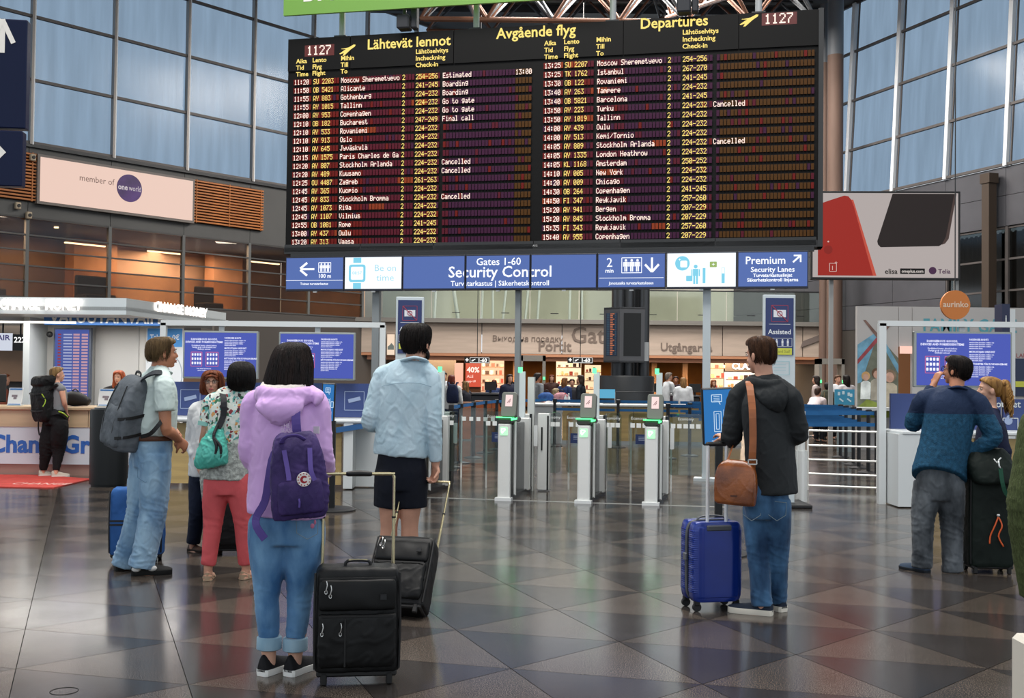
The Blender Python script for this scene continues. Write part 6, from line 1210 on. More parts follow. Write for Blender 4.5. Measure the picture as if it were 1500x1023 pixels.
# ---------------------------------------------------------------- older man with grey backpack
F = Fig('person', 'older person in pale mint short-sleeved shirt and wide light jeans with grey backpack', 206, 840, 48, 1.755); L = F.L; H = F.H
F.defaults(neck=L(233, 540), head=L(239, 517, .0), shL=L(217, 558, .17), shR=L(240, 562, -.15), chest=L(230, 585), waist=L(226, 625), hip=L(222, 655), elL=L(236, 612, .2), wrL=L(262, 640, .12), elR=L(243, 628, -.18), wrR=L(262, 644, .0),
    hiL=L(212, 675, .06), hiR=L(228, 675, -.06), knL=L(206, 748, .06), knR=L(224, 750, -.06), anL=L(182, 828, .12), anR=L(207, 832, -.08))
a = radians(70); F.J['toeR'] = V((sin(a), cos(a), 0)); F.J['toeL'] = V((sin(a*.8), cos(a*.8), 0)); J = F.J
F.body('tan', 62, 2, belly=.03, hands=((J['wrL'], (.3, -.6, -.3), (-.7, -.2, 0), -1, .7, 1.0), (J['wrR'], (.3, .5, -.5), (-.6, .3, 0), -1, .7, 1.0)), lips='9a5a4c', brow='6a5a48')
mb = MB()
for a in 'LR': hi, kn, an = J['hi'+a], J['kn'+a], J['an'+a]; F.limb(mb, [hi+V((0, 0, .05)), hi-V((0, 0, .06)), hi.lerp(kn, .6), kn, kn.lerp(an, .5), an+V((0, 0, .0))], [.105, .112, .11, .1, .092, .092])
mb.tube([J['hip']+V((0, 0, .08)), J['hip']-V((0, 0, .02)), J['hip']-V((0, 0, .15))], [(.15, .14), (.16, .145), (.15, .125)], 26, k=3, ref=F.r)
blob(F, 'jeans', mb, denim('denim_light', '9cbcd3', '6a8eb0'), .009, 5, folds(.007, [(J['knL'], .2, .007), (J['knR'], .2, .007), (J['anL']+V((0, 0, .08)), .16, .012), (J['anR']+V((0, 0, .08)), .16, .012)], 8, 4.))
c = L(213, 690, -.165); mb = MB(); mb.tube([c+V((-.06, -.0, .06)), c+V((.075, .01, .055)), c+V((.07, .01, -.05)), c+V((.0, 0, -.085)), c+V((-.055, 0, -.05))], .0022, 5, closed=True); mb.build('pocket_seam', M('seam_thread_light', '5d7f9c', .7), F.root)
mb = MB(); F.torso_pieces(mb, [(L(224, 638), .155, .15), (L(225, 625), .168, .165), (L(228, 595), .172, .155), (L(231, 570), .178, .13), (L(232, 556), .15, .1), (L(233, 547), .09, .075)])
for a in 'LR': sh, el = J['sh'+a], J['el'+a]; F.limb(mb, [sh.lerp(J['neck'], .35)+V((0, 0, -.02)), sh-V((0, 0, .01)), sh.lerp(el, .4), sh.lerp(el, .62)], [.06, .074, .075, .074])
mint = M('shirt_mint', 'c9d8d4', .7, var=(4, .04), bump=(200, .1)); blob(F, 'shirt', mb, mint, .009, 5, folds(.006, [(J['waist'], .2, .006), (J['shR'], .15, .004)], 8, 6.))
mb = MB(); mb.tube([L(224, 541, .05), L(226, 540, -.05), L(236, 541, -.08), L(247, 545, -.04), L(248, 548, .04)], [(.01, .026)]*5, 10, k=3, ref=(0, 0, 1)); blob(F, 'collar', mb, mint, .005, 2)
mb = MB(); mb.tube([J['hip']+V((0, 0, .068))+F.r*.158*cos(t)+F.h*.153*sin(t) for t in [2*pi*i/28 for i in range(28)]], [(.018, .005)]*28, 8, closed=True, ref=(0, 0, 1)); mb.build('belt', M('belt_brown', '5c3622', .5), F.root, smooth=True)
for a in 'LR': F.shoe(a, M('sandal_black', '1b1b1b', .6), M('sole_black', '141414', .7), .29, .075, .035)
for a in 'LR':
    an = J['an'+a]; t = J['toe'+a]; x = V((t.y, -t.x, 0)); mb = MB()
    for q, wd in ((-.035, .05), (.075, .055)): mb.ell(V((an.x, an.y, 0))+t*q+x*.036+V((0, 0, .052)), (.034, .022, .022), rot=MX.Rotation(-radians(70)+pi/2, 3, 'Z'))
    mb.build('white_sock', M('sock_white', 'd8d8d4', .8), F.root, smooth=True)
hr = [(.12, .02, .02, 0, 0, 0), (.113, .055, .062, 0, 0, 0), (.088, .082, .1, -.006, 0, 0), (.045, .089, .108, -.012, 0, 60), (0, .085, .106, -.018, 0, 88), (-.035, .076, .096, -.022, 0, 108), (-.065, .058, .074, -.028, 0, 112)]
hm = hairmat('7a6242', '44331f'); _, R = F.hair(hr, hm, .007, 22, vs=.3); F.strands(R, hm, 450, .012, .0012, 62, .95, .003)
# ---------------------------------------------------------------- woman in floral blouse
F = Fig('person', 'person with short black hair in floral blouse and coral trousers with turquoise bag', 330, 850, 4, 1.6); L = F.L; H = F.H
F.defaults(neck=L(352, 574), head=L(354, 553, .02), shL=L(310, 588, .02), shR=L(372, 588, -.02), chest=L(338, 615), waist=L(334, 655), hip=L(333, 698), elL=L(301, 632, .0), wrL=L(295, 672, .1), elR=L(384, 640, .0), wrR=L(380, 672, .15),
    hiL=L(316, 708), hiR=L(351, 708), knL=L(312, 765), knR=L(357, 765, .02), anL=L(305, 835, -.02), anR=L(360, 833, .05))
a = radians(-8); F.J['toeL'] = V((sin(a), cos(a), 0)); F.J['toeR'] = V((.35, .94, 0)); J = F.J
F.body('fair', -8, -2, fem=True, hands=((J['wrL'], (-.05, .1, -.9), (.9, .2, 0), 1, .5, .95), (J['wrR'], (-.1, .6, -.5), (-.9, 0, 0), -1, .5, .95)))
mb = MB()
for a in 'LR': hi, kn, an = J['hi'+a], J['kn'+a], J['an'+a]; F.limb(mb, [hi+V((0, 0, .04)), hi-V((0, 0, .05)), hi.lerp(kn, .6), kn, kn.lerp(an, .4), an+V((0, 0, .03))], [.092, .097, .086, .07, .062, .055])
mb.tube([J['hip']+V((0, 0, .06)), J['hip']-V((0, 0, .02)), J['hip']-V((0, 0, .13))], [(.15, .11), (.175, .12), (.155, .11)], 26, k=3, ref=F.r)
blob(F, 'trousers', mb, M('coral_cloth', 'd05a5e', .7, var=(5, .1), bump=(200, .1)), .009, 5, folds(.003, [(J['knL'], .14, .005), (J['knR'], .14, .005), (J['anL']+V((0, 0, .08)), .1, .005), (J['hip']-V((0, 0, .1)), .12, .004)], 9, 8.))
fm = bpy.data.materials.new('floral_cloth'); fm.use_nodes = True; nt = fm.node_tree; bs = nt.nodes['Principled BSDF']; bs.inputs['Roughness'].default_value = .7; tc = nt.nodes.new('ShaderNodeTexCoord'); nz = nt.nodes.new('ShaderNodeTexNoise'); nz.inputs['Scale'].default_value = 16
vm = nt.nodes.new('ShaderNodeVectorMath'); vm.operation = 'MULTIPLY_ADD'; vm.inputs[1].default_value = (.05, .05, .05); vo = nt.nodes.new('ShaderNodeTexVoronoi'); vo.inputs['Scale'].default_value = 52; cr = nt.nodes.new('ShaderNodeValToRGB'); cr.color_ramp.interpolation = 'CONSTANT'
nt.links.new(tc.outputs['Object'], nz.inputs[0]); nt.links.new(nz.outputs['Color'], vm.inputs[0]); nt.links.new(tc.outputs['Object'], vm.inputs[2]); nt.links.new(vm.outputs[0], vo.inputs['Vector']); sp = nt.nodes.new('ShaderNodeSeparateColor'); nt.links.new(vo.outputs['Color'], sp.inputs[0]); nt.links.new(sp.outputs[0], cr.inputs[0]); nt.links.new(cr.outputs[0], bs.inputs['Base Color'])
e = cr.color_ramp.elements; e[0].color = lin('d5dcd2'); e[1].position = .42; e[1].color = lin('d8ded6')
for p_, c_ in ((.5, '5fa8a0'), (.58, 'e2e4dc'), (.66, '2f6a4c'), (.72, '8fc3c6'), (.79, '3a2c34'), (.84, 'd29a5a'), (.89, '8a2f38'), (.93, 'c8d4cc'), (.97, '4c8a6a')): x = e.new(p_); x.color = lin(c_)
mb = MB(); F.torso_pieces(mb, [(L(333, 650), .155, .125), (L(334, 640), .158, .128), (L(336, 615), .165, .13), (L(340, 596), .168, .115), (L(344, 585), .14, .09), (L(350, 577), .085, .07)])
for a in 'LR': sh, el = J['sh'+a], J['el'+a]; F.limb(mb, [sh.lerp(J['neck'], .35)+V((0, 0, -.02)), sh-V((0, 0, .01)), sh.lerp(el, .5), sh.lerp(el, .78)], [.055, .066, .064, .062])
blob(F, 'blouse', mb, fm, .009, 5, folds(.005, [(J['waist'], .15, .004)], 9, 7.))
sh, el = J['shL'], J['elL']; mb = MB(); mb.tube([sh.lerp(el, .7), sh.lerp(el, .84)], [.066, .064], 18); mb.build('sleeve_cuff', M('cuff_teal', '8fc4bc', .7), F.root, smooth=40)
mb = MB(); F.torso_pieces(mb, [(L(331, 702), .172, .135), (L(332, 680), .168, .132), (L(333, 645), .157, .126)]); mb.tube([L(306, 690, .0), L(304, 715, -.03), L(303, 737, -.02)], [(.07, .05), (.055, .03), (.03, .014)], 14, k=3, ref=(1, 0, 0)); blob(F, 'lace_hem', mb, M('lace_grey', 'a5a9a4', .8, var=(45, .35), bump=(120, .6)), .008, 3, folds(.006, [], 12, 2.))
for a in 'LR': F.shoe(a, skins['fair'], M('sandal_tan', 'b39a80', .6), .235, .07, .012, w=.042)
for a in 'LR':
    an = J['an'+a]; t = J['toe'+a]; c = V((an.x, an.y, 0)); x = V((t.y, -t.x, 0)); mb = MB(); mb.tube([c-t*.035+V((0, 0, .0)), c-t*.03+V((0, 0, .035))], [.024, .032], 12); mb.strip([c-x*.036+V((0, 0, .02)), c-t*.055+V((0, 0, .055)), c+x*.036+V((0, 0, .02))], .02, .006, [-x, -t, x], k=4); mb.strip([c+t*.08-x*.042+V((0, 0, .015)), c+t*.08+V((0, 0, .052)), c+t*.08+x*.042+V((0, 0, .015))], .03, .006, [-x, V((0, 0, 1)), x], k=4); mb.build('sandal_strap', M('sandal_tan', 'b39a80', .6), F.root, smooth=40)
hr = [(.128, .02, .02, -.0, 0, 0), (.12, .055, .06, -.004, 0, 0), (.095, .088, .1, -.012, 0, 0), (.05, .104, .122, -.02, 0, 50), (0, .109, .126, -.024, 0, 60), (-.05, .106, .12, -.024, 0, 66), (-.09, .09, .1, -.022, 0, 76), (-.115, .066, .07, -.02, 0, 80)]
hm = hairmat('1a1412', '080606'); _, R = F.hair(hr, hm, .005, 22); F.strands(R, hm, 500, .006, .0012, 55, .97, .002)
mb = MB(); mb.tube([F.J['neck']+V((.045*cos(t), .04*sin(t), .004)) for t in [2*pi*i/20 for i in range(20)]], .004, 6, closed=True); mb.build('necklace', M('necklace_red', 'a8483c', .5), F.root)
# ---------------------------------------------------------------- woman with glasses facing the camera
F = Fig('person', 'person with auburn bob and glasses in white shirt and navy trousers facing the camera', 302, 808, 176, 1.545); L = F.L; H = F.H
F.defaults(neck=L(311, 588), head=L(311, 561, -.03), shL=L(338, 600), shR=L(287, 600), chest=L(310, 630), waist=L(308, 665), hip=L(306, 692), elR=L(280, 650, .02), wrR=L(290, 680, -.12), elL=L(343, 650), wrL=L(335, 690, -.1),
    hiR=L(292, 700), hiL=L(320, 700), knR=L(289, 750, -.02), knL=L(320, 750), anR=L(283, 800, .0), anL=L(318, 802)); F.J['toeR'] = V((.85, -.5, 0)); F.J['toeL'] = V((.3, -.95, 0)); J = F.J
F.body('fair', 172, 3, fem=True, hands=((J['wrR'], (.4, -.3, -.6), (.3, .6, 0), 1, .5, .9), (J['wrL'], (-.3, -.3, -.6), (-.3, .6, 0), -1, .5, .9)), lips='b5605a', brow='6a4a30', eyes='3a3a38')
mb = MB()
for a in 'LR': hi, kn, an = J['hi'+a], J['kn'+a], J['an'+a]; F.limb(mb, [hi+V((0, 0, .03)), hi-V((0, 0, .05)), hi.lerp(kn, .6), kn, kn.lerp(an, .4), an+V((0, 0, .02))], [.085, .09, .08, .068, .062, .058])
mb.tube([J['hip']+V((0, 0, .04)), J['hip']-V((0, 0, .07))], [(.15, .1), (.155, .105)], 24, ref=F.r); blob(F, 'trousers', mb, M('trousers_navy', '1a2236', .75, var=(5, .2)), .01, 5, folds(.004, [(J['knR'], .14, .005)], 9))
mb = MB(); F.torso_pieces(mb, [(L(306, 698), .175, .125), (L(307, 670), .17, .125), (L(309, 640), .162, .12), (L(310, 615), .165, .115), (L(310, 600), .14, .09), (L(311, 592), .08, .06)])
for a in 'LR': sh, el, wr = J['sh'+a], J['el'+a], J['wr'+a]; F.limb(mb, [sh.lerp(J['neck'], .35)+V((0, 0, -.02)), sh-V((0, 0, .01)), sh.lerp(el, .5), el, el.lerp(wr, .6)], [.055, .064, .058, .052, .048])
wsh = M('shirt_white', 'd6d8d8', .7, var=(3, .04), bump=(150, .1)); blob(F, 'shirt', mb, wsh, .009, 5, folds(.006, [(J['waist'], .15, .004)], 8, 3.))
mb = MB(); mb.tube([L(297, 596, -.09), L(301, 588, -.03), L(311, 585, .05), L(322, 588, -.03), L(325, 596, -.09)], [(.012, .02)]*5, 8, k=3, ref=(0, 0, 1)); blob(F, 'collar', mb, wsh, .006, 2)
for a in 'LR': F.shoe(a, M('shoe_brown', '4a342a', .6, var=(20, .3)), M('sole_brown', '2a201a', .7), .24, .06, .02, w=.042)
hr = [(.122, .02, .02, 0, 0, 0), (.115, .055, .06, 0, 0, 0), (.09, .085, .097, -.006, 0, 0), (.05, .1, .112, -.012, 0, 34), (0, .108, .114, -.018, 0, 42), (-.05, .112, .11, -.02, 0, 46), (-.09, .108, .1, -.022, 0, 48), (-.115, .085, .08, -.02, 0, 50)]
hm = hairmat('8a4a2a', '4c2414'); _, R = F.hair(hr, hm, .008, 20); F.strands(R, hm, 450, .008, .0013, 44, .97, .003)
mb = MB(); mb.X = F.HM; [mb.tube([(q*.032, .086, .052), (q*.05, .084, .03), (q*.062, .066, .012)], [(.012, .01), (.01, .008), (.004, .004)], 8, k=3) for q in (-1, 1)]; mb.tube([(-.05, .078, .05), (0, .092, .06), (.05, .078, .05)], [(.016, .012)]*3, 8, k=3); mb.build('fringe', hm, F.root, smooth=True)
mb = MB(); mb.X = F.HM
for sx in (-1, 1): mb.tube([(sx*.033+.024*cos(t), .104-.01*abs(cos(t)), .004+.016*sin(t)) for t in [2*pi*i/20 for i in range(20)]], .0022, 6, closed=True); mb.tube([(sx*.057, .094, .008), (sx*.078, .05, .008), (sx*.08, 0, 0)], .0018, 6)
mb.tube([(-.009, .104, .006), (0, .108, .008), (.009, .104, .006)], .002, 6); mb.build('glasses', M('spectacle_metal', '5a5250', .3, .7), F.root, smooth=True)
# ---------------------------------------------------------------- backpacker at the booth
F = Fig('person', 'person in grey vest and baggy black trousers with large black trekking pack at the booth', 74, 699, 40, 1.62); L = F.L; H = F.H
F.defaults(neck=L(83, 563), head=L(84, 549, .02), shL=L(78, 569, .12), shR=L(90, 570, -.1), chest=L(85, 580), waist=L(84, 598), hip=L(82, 612), elL=L(90, 590, .14), wrL=L(98, 600, .2), elR=L(94, 589, -.1), wrR=L(97, 606, .02), hiL=L(74, 622, .05), hiR=L(88, 622, -.05), knL=L(68, 658, .03), knR=L(86, 658, 0), anL=L(63, 692, .04), anR=L(82, 693, -.06))
a = radians(55); F.J['toeL'] = V((sin(a), cos(a), 0)); F.J['toeR'] = V((sin(a*1.2), cos(a*1.2), 0)); J = F.J
F.body('fair', 55, 3, fem=True, vox=.009, hands=((J['wrL'], (.5, .6, 0), (0, 0, -1), 1, .4, .95), (J['wrR'], (.15, .2, -.9), (-.6, .5, 0), -1, .5, .95)))
mb = MB()
for a in 'LR': hi, kn, an = J['hi'+a], J['kn'+a], J['an'+a]; F.limb(mb, [hi+V((0, 0, .06)), hi-V((0, 0, .05)), hi.lerp(kn, .6), kn, kn.lerp(an, .5), an+V((0, 0, .03))], [.1, .115, .115, .095, .07, .05])
mb.tube([J['waist'], J['hip'], J['hip']-V((0, 0, .1))], [(.13, .11), (.165, .14), (.17, .14)], 24, k=2, ref=F.r); blob(F, 'trousers', mb, M('trousers_black', '101012', .8), .012, 5, folds(.008, [(J['knL'], .2, .01), (J['knR'], .2, .01)], 8))
mb = MB(); F.torso_pieces(mb, [(L(84, 602), .14, .11), (L(85, 585), .145, .115), (L(85, 573), .15, .105), (L(84, 566), .09, .07)]); blob(F, 'vest', mb, M('vest_grey', '7c7e80', .7), .012, 4, folds(.004, [], 10))
for a in 'LR': F.shoe(a, M('shoe_beige', 'b4aa9c', .7), M('sole_pale', 'd0ccc4', .6), .26, .08, .03)
hr = [(.122, .02, .02, 0, 0, 0), (.114, .052, .06, 0, 0, 0), (.088, .077, .096, -.004, 0, 0), (.045, .083, .102, -.01, 0, 62), (0, .08, .1, -.014, 0, 90), (-.05, .068, .086, -.02, 0, 110)]
hm = hairmat('9a7a4c', '5a4226'); F.hair(hr, hm, .006, 20, sub=4, seg=48)
# ---------------------------------------------------------------- booth clerk
F = Fig('person', 'red haired clerk in black top sitting behind the exchange counter', 170, 600, 188, 1.55, Y=17.1); L = F.L
F.defaults(neck=L(173, 566), head=L(174, 553, -.03), shL=L(187, 573), shR=L(156, 573), chest=L(172, 583), waist=L(172, 603), elR=L(148, 592, .0), wrR=L(146, 597, -.3), elL=L(192, 592), wrL=L(180, 597, -.35)); J = F.J
F.body('pale', 184, -4, fem=True, vox=.009, hands=((J['wrR'], (.4, -.8, 0), (0, 0, -1), 1, .4, .95), (J['wrL'], (-.4, -.8, 0), (0, 0, -1), -1, .4, .95)), brow='7a4a30')
mb = MB(); F.torso_pieces(mb, [(F.B(0, 0, .5), .17, .12), (L(172, 615), .16, .12), (L(172, 590), .165, .12), (L(172, 575), .16, .1), (L(173, 569), .08, .06)])
for a in 'LR': sh, el, wr = J['sh'+a], J['el'+a], J['wr'+a]; F.limb(mb, [sh.lerp(J['neck'], .35)+V((0, 0, -.02)), sh, sh.lerp(el, .5), el, el.lerp(wr, .85)], [.055, .064, .06, .055, .042])
blob(F, 'top', mb, M('top_black', '1b1a1c', .8), .012, 4, folds(.005, [], 9)); mb = MB()
for a in 'LR': F.limb(mb, [J['hi'+a], J['kn'+a], J['an'+a]], [.09, .07, .06])
blob(F, 'trousers', mb, M('trousers_black', '101012', .8), .014, 3); [F.shoe(a, black, black, .25, .06, .02) for a in 'LR']
hr = [(.122, .02, .02, 0, 0, 0), (.114, .055, .06, 0, 0, 0), (.088, .085, .097, -.004, 0, 0), (.045, .096, .106, -.01, 0, 36), (0, .102, .108, -.014, 0, 42), (-.06, .108, .1, -.018, 0, 46), (-.12, .118, .09, -.01, 0, 40), (-.18, .12, .07, 0, 0, 30)]
F.hair(hr, hairmat('a8552e', '6a2c16'), .008, 20, sub=4, seg=56)
# ---------------------------------------------------------------- man in blue sweater
F = Fig('person', 'person in teal blue sweater and grey jeans, hand on chin, before the right screen', 1372, 838, -14, 1.73); L = F.L; H = F.H
F.defaults(neck=L(1401, 570), head=L(1401, 543, .03), shL=L(1354, 584, .05), shR=L(1432, 588, -.04), chest=L(1392, 615), waist=L(1381, 665), hip=L(1376, 700), elL=L(1338, 620, .16), wrL=L(1368, 563, .26), elR=L(1455, 640, -.08), wrR=L(1418, 668, .0),
    hiL=L(1358, 712, .02), hiR=L(1393, 712, -.02), knL=L(1352, 765), knR=L(1394, 768), anL=L(1350, 830), anR=L(1396, 836))
a = radians(-30); F.J['toeL'] = V((sin(a), cos(a), 0)); F.J['toeR'] = V((.1, .99, 0)); J = F.J
F.body('tan', -42, 6, hands=((J['wrL'], (.35, .1, .75), (.5, .2, -.6), 1, .8, 1.0), (J['wrR'], (-.8, .1, -.3), (.2, .9, 0), -1, .6, 1.0)), brow='2a201c')
mb = MB()
for a in 'LR': hi, kn, an = J['hi'+a], J['kn'+a], J['an'+a]; F.limb(mb, [hi+V((0, 0, .04)), hi-V((0, 0, .06)), hi.lerp(kn, .6), kn, kn.lerp(an, .5), an-V((0, 0, .01))], [.1, .108, .1, .088, .082, .082])
mb.tube([J['hip']+V((0, 0, .08)), J['hip']-V((0, 0, .02)), J['hip']-V((0, 0, .17))], [(.16, .13), (.178, .14), (.15, .12)], 26, k=3, ref=F.r)
blob(F, 'jeans', mb, denim('denim_grey', '666c72', '2e3338'), .009, 5, folds(.006, [(J['knL'], .18, .008), (J['knR'], .18, .008), (J['anL']+V((0, 0, .07)), .14, .01), (J['anR']+V((0, 0, .07)), .14, .01)], 9, 3.))
mb = MB(); F.torso_pieces(mb, [(L(1376, 700, -.02), .215, .17), (L(1377, 688), .217, .17), (L(1384, 650), .2, .155), (L(1390, 620), .21, .145), (L(1394, 596), .21, .13), (L(1397, 582), .16, .105), (L(1400, 573), .095, .08)])
for a in 'LR': sh, el, wr = J['sh'+a], J['el'+a], J['wr'+a]; F.limb(mb, [sh.lerp(J['neck'], .35)+V((0, 0, -.03)), sh-V((0, 0, .01)), sh.lerp(el, .5), el, el.lerp(wr, .5), el.lerp(wr, .9)], [.065, .08, .078, .072, .06, .048])
blob(F, 'sweater', mb, [M('knit_teal', '1d4a66', .8, var=(40, .25), bump=(160, .5)), M('knit_navy', '1c2c48', .75, bump=(160, .3))], .009, 6, folds(.005, [(J['elR'], .16, .009), (J['elL'], .16, .007), (J['waist'], .2, .004)], 8, 5.), matfn=lambda c, n: 1 if c.z > 1.235 else 0)
mb = MB(); mb.tube([L(1392, 571, .06), L(1393, 569, -.05), L(1404, 567, -.08), L(1415, 572, -.04), L(1414, 577, .06)], [(.012, .028)]*5, 10, k=3, ref=(0, 0, 1)); blob(F, 'collar', mb, M('knit_navy', '1c2c48'), .006, 2)
for a in 'LR': F.shoe(a, M('shoe_slate', '2c3c50', .6), M('sole_dark', '20242a', .7), .28, .07, .02)
hr = [(.124, .02, .02, 0, 0, 0), (.116, .055, .062, 0, 0, 0), (.09, .081, .098, -.006, 0, 0), (.05, .088, .108, -.012, 0, 60), (.014, .084, .107, -.016, 0, 94), (-.03, .073, .094, -.022, 0, 110), (-.056, .055, .074, -.026, 0, 114), (-.074, .042, .055, -.028, 0, 114)]
hm = hairmat('2c2320', '120e0d'); _, R = F.hair(hr, hm, .006, 20, vs=.4); F.strands(R, hm, 350, .009, .0011, 66, .92, .002)
mb = MB(); mb.X = F.HM
for sx in (-1, 1): mb.tube([(sx*.033+.024*cos(t), .104-.01*abs(cos(t)), .006+.018*sin(t)) for t in [2*pi*i/20 for i in range(20)]], .0026, 6, closed=True); mb.tube([(sx*.057, .094, .01), (sx*.08, .05, .01), (sx*.082, 0, 0)], .0024, 6)
mb.build('glasses', M('spectacle_dark', '1a1a1c', .3), F.root, smooth=True)
# ---------------------------------------------------------------- blonde woman
F = Fig('person', 'person with curly blonde ponytail in navy top facing left behind the dark suitcase', 1446, 800, -82, 1.6, Y=9.35); L = F.L; H = F.H
F.defaults(neck=L(1452, 600), head=L(1449, 571, -.0), shL=L(1446, 620, -.1+.22), shR=L(1458, 622, -.14), chest=L(1452, 650), waist=L(1452, 690), hip=L(1452, 730), elR=L(1470, 668, -.17), wrR=L(1432, 684, -.1), elL=L(1452, 668, .18), wrL=L(1428, 680, .05),
    hiL=L(1448, 740, .05), hiR=L(1452, 740, -.05), knL=L(1440, 780, .06), knR=L(1446, 780, -.04), anL=L(1428, 842, .08), anR=L(1440, 846, -.04)); J = F.J
F.body('pale', -84, 3, -4, fem=True, hands=((J['wrR'], (-.8, .4, .1), (0, .2, .9), -1, .5, .92), (J['wrL'], (-.5, -.6, .1), (.2, 0, -.9), 1, .5, .92)), brow='8a6a48', lips='b0605c')
mb = MB(); F.torso_pieces(mb, [(L(1452, 738), .16, .13), (L(1453, 715), .155, .125), (L(1453, 680), .14, .12), (L(1453, 650), .15, .13), (L(1453, 626), .16, .11), (L(1452, 614), .11, .08), (L(1452, 608), .07, .06)])
for a in 'LR': sh, el, wr = J['sh'+a], J['el'+a], J['wr'+a]; F.limb(mb, [sh.lerp(J['neck'], .35)+V((0, 0, -.03)), sh-V((0, 0, .005)), sh.lerp(el, .5), el, el.lerp(wr, .5), el.lerp(wr, .92)], [.055, .066, .064, .06, .052, .042])
blob(F, 'top', mb, M('top_navy', '151c36', .75, var=(4, .1)), .009, 5, folds(.005, [(J['elR'], .14, .007)], 9, 2.))
mb = MB()
for a in 'LR': F.limb(mb, [J['hi'+a]+V((0, 0, .03)), J['hi'+a].lerp(J['kn'+a], .5), J['kn'+a], J['an'+a]], [.1, .09, .07, .055])
blob(F, 'trousers', mb, M('trousers_navy', '1a2236', .75), .012, 4); [F.shoe(a, black, black, .25, .05, .02) for a in 'LR']
hr = [(.12, .02, .02, 0, 0, 0), (.112, .052, .058, -.002, 0, 0), (.088, .078, .094, -.006, 0, 0), (.05, .084, .103, -.01, 0, 56), (.01, .08, .102, -.016, 0, 80), (-.03, .07, .094, -.022, 0, 104), (-.06, .05, .07, -.03, 0, 112)]
hm = hairmat('b08448', '6e4a24'); _, R = F.hair(hr, hm, .005, 20)
mb = MB(); rnd = random.Random(4); mb.X = F.HM
for i in range(260):
    a = rnd.uniform(-1.3, 1.3); b = rnd.uniform(-1, 1); p = V((0, -.1, .06)); pts = [p]; d = V((a*.7, -1, .35+b*.5)).normalized(); ph = rnd.random()*6; ln = rnd.uniform(.16, .34)
    for j in range(1, 13): t = j/12; pts.append(p+d*ln*.33*min(1, t*1.6)+V((0, 0, -ln*.9*t*t))+V((.012*sin(ph+t*22), .012*cos(ph+t*22), 0)))
    mb.tube(pts, [.0048]*12+[.0015], 5, cap=False)
mb.build('ponytail', hm, F.root, smooth=True, kind='stuff'); mb = MB(); mb.X = F.HM; mb.ell((0, -.145, -.01), (.055, .05, .11)); mb.ell((0, -.13, .06), (.045, .045, .04)); mb.build('hair_volume', hm, F.root, smooth=True)
# ---------------------------------------------------------------- person in olive knit at the right edge
F = Fig('person', 'person in olive green knit cut off at the right edge of the picture', 1566, 1040, -10, 1.72, Y=4.95); L = F.L
F.defaults(shL=L(1520, 620), elL=L(1502, 740), wrL=L(1512, 880, .06)); J = F.J
F.body('fair', -10, 0, hands=((J['wrL'], (.05, .1, -.9), (.9, .1, 0), 1, .8, 1.0),), vox=.008)
mb = MB(); F.torso_pieces(mb, [(F.B(0, 0, .5), .2, .15), (F.B(0, 0, .6), .2, .15), (F.B(0, 0, .72), .2, .14), (F.B(0, 0, .79), .19, .12), (F.B(0, 0, .83), .09, .07)])
for a in 'LR': sh, el, wr = J['sh'+a], J['el'+a], J['wr'+a]; F.limb(mb, [sh.lerp(J['neck'], .35)+V((0, 0, -.03)), sh, sh.lerp(el, .5), el, el.lerp(wr, .5), el.lerp(wr, .95)], [.065, .075, .078, .075, .066, .05])
blob(F, 'cardigan', mb, M('olive_knit', '4c5634', .85, var=(60, .3), bump=(90, .8), stretch=(3, 3, .4)), .01, 5, folds(.006, [(J['elL'], .16, .008)], 8, 5.)); mb = MB()
mb.tube([J['hip']+V((0, 0, .08)), J['hip']-V((0, 0, .02)), J['hip']-V((0, 0, .15))], [(.15, .12), (.175, .125), (.14, .11)], 24, k=2, ref=F.r)
for a in 'LR': F.limb(mb, [J['hi'+a]+V((0, 0, .03)), J['kn'+a], J['an'+a]], [.1, .075, .065])
blob(F, 'trousers', mb, M('trousers_navy', '1a2236', .75), .012, 4); [F.shoe(a, M('shoe_white', 'd5d2cc', .6), M('sole_orange', 'c4683a', .6), .28, .08, .03) for a in 'LR']
hr = [(.124, .02, .02, 0, 0, 0), (.09, .08, .1, -.006, 0, 0), (.01, .087, .107, -.016, 0, 84), (-.075, .064, .084, -.028, 0, 110)]; F.hair(hr, hairmat('4a3020', '241610'), .006, 20)
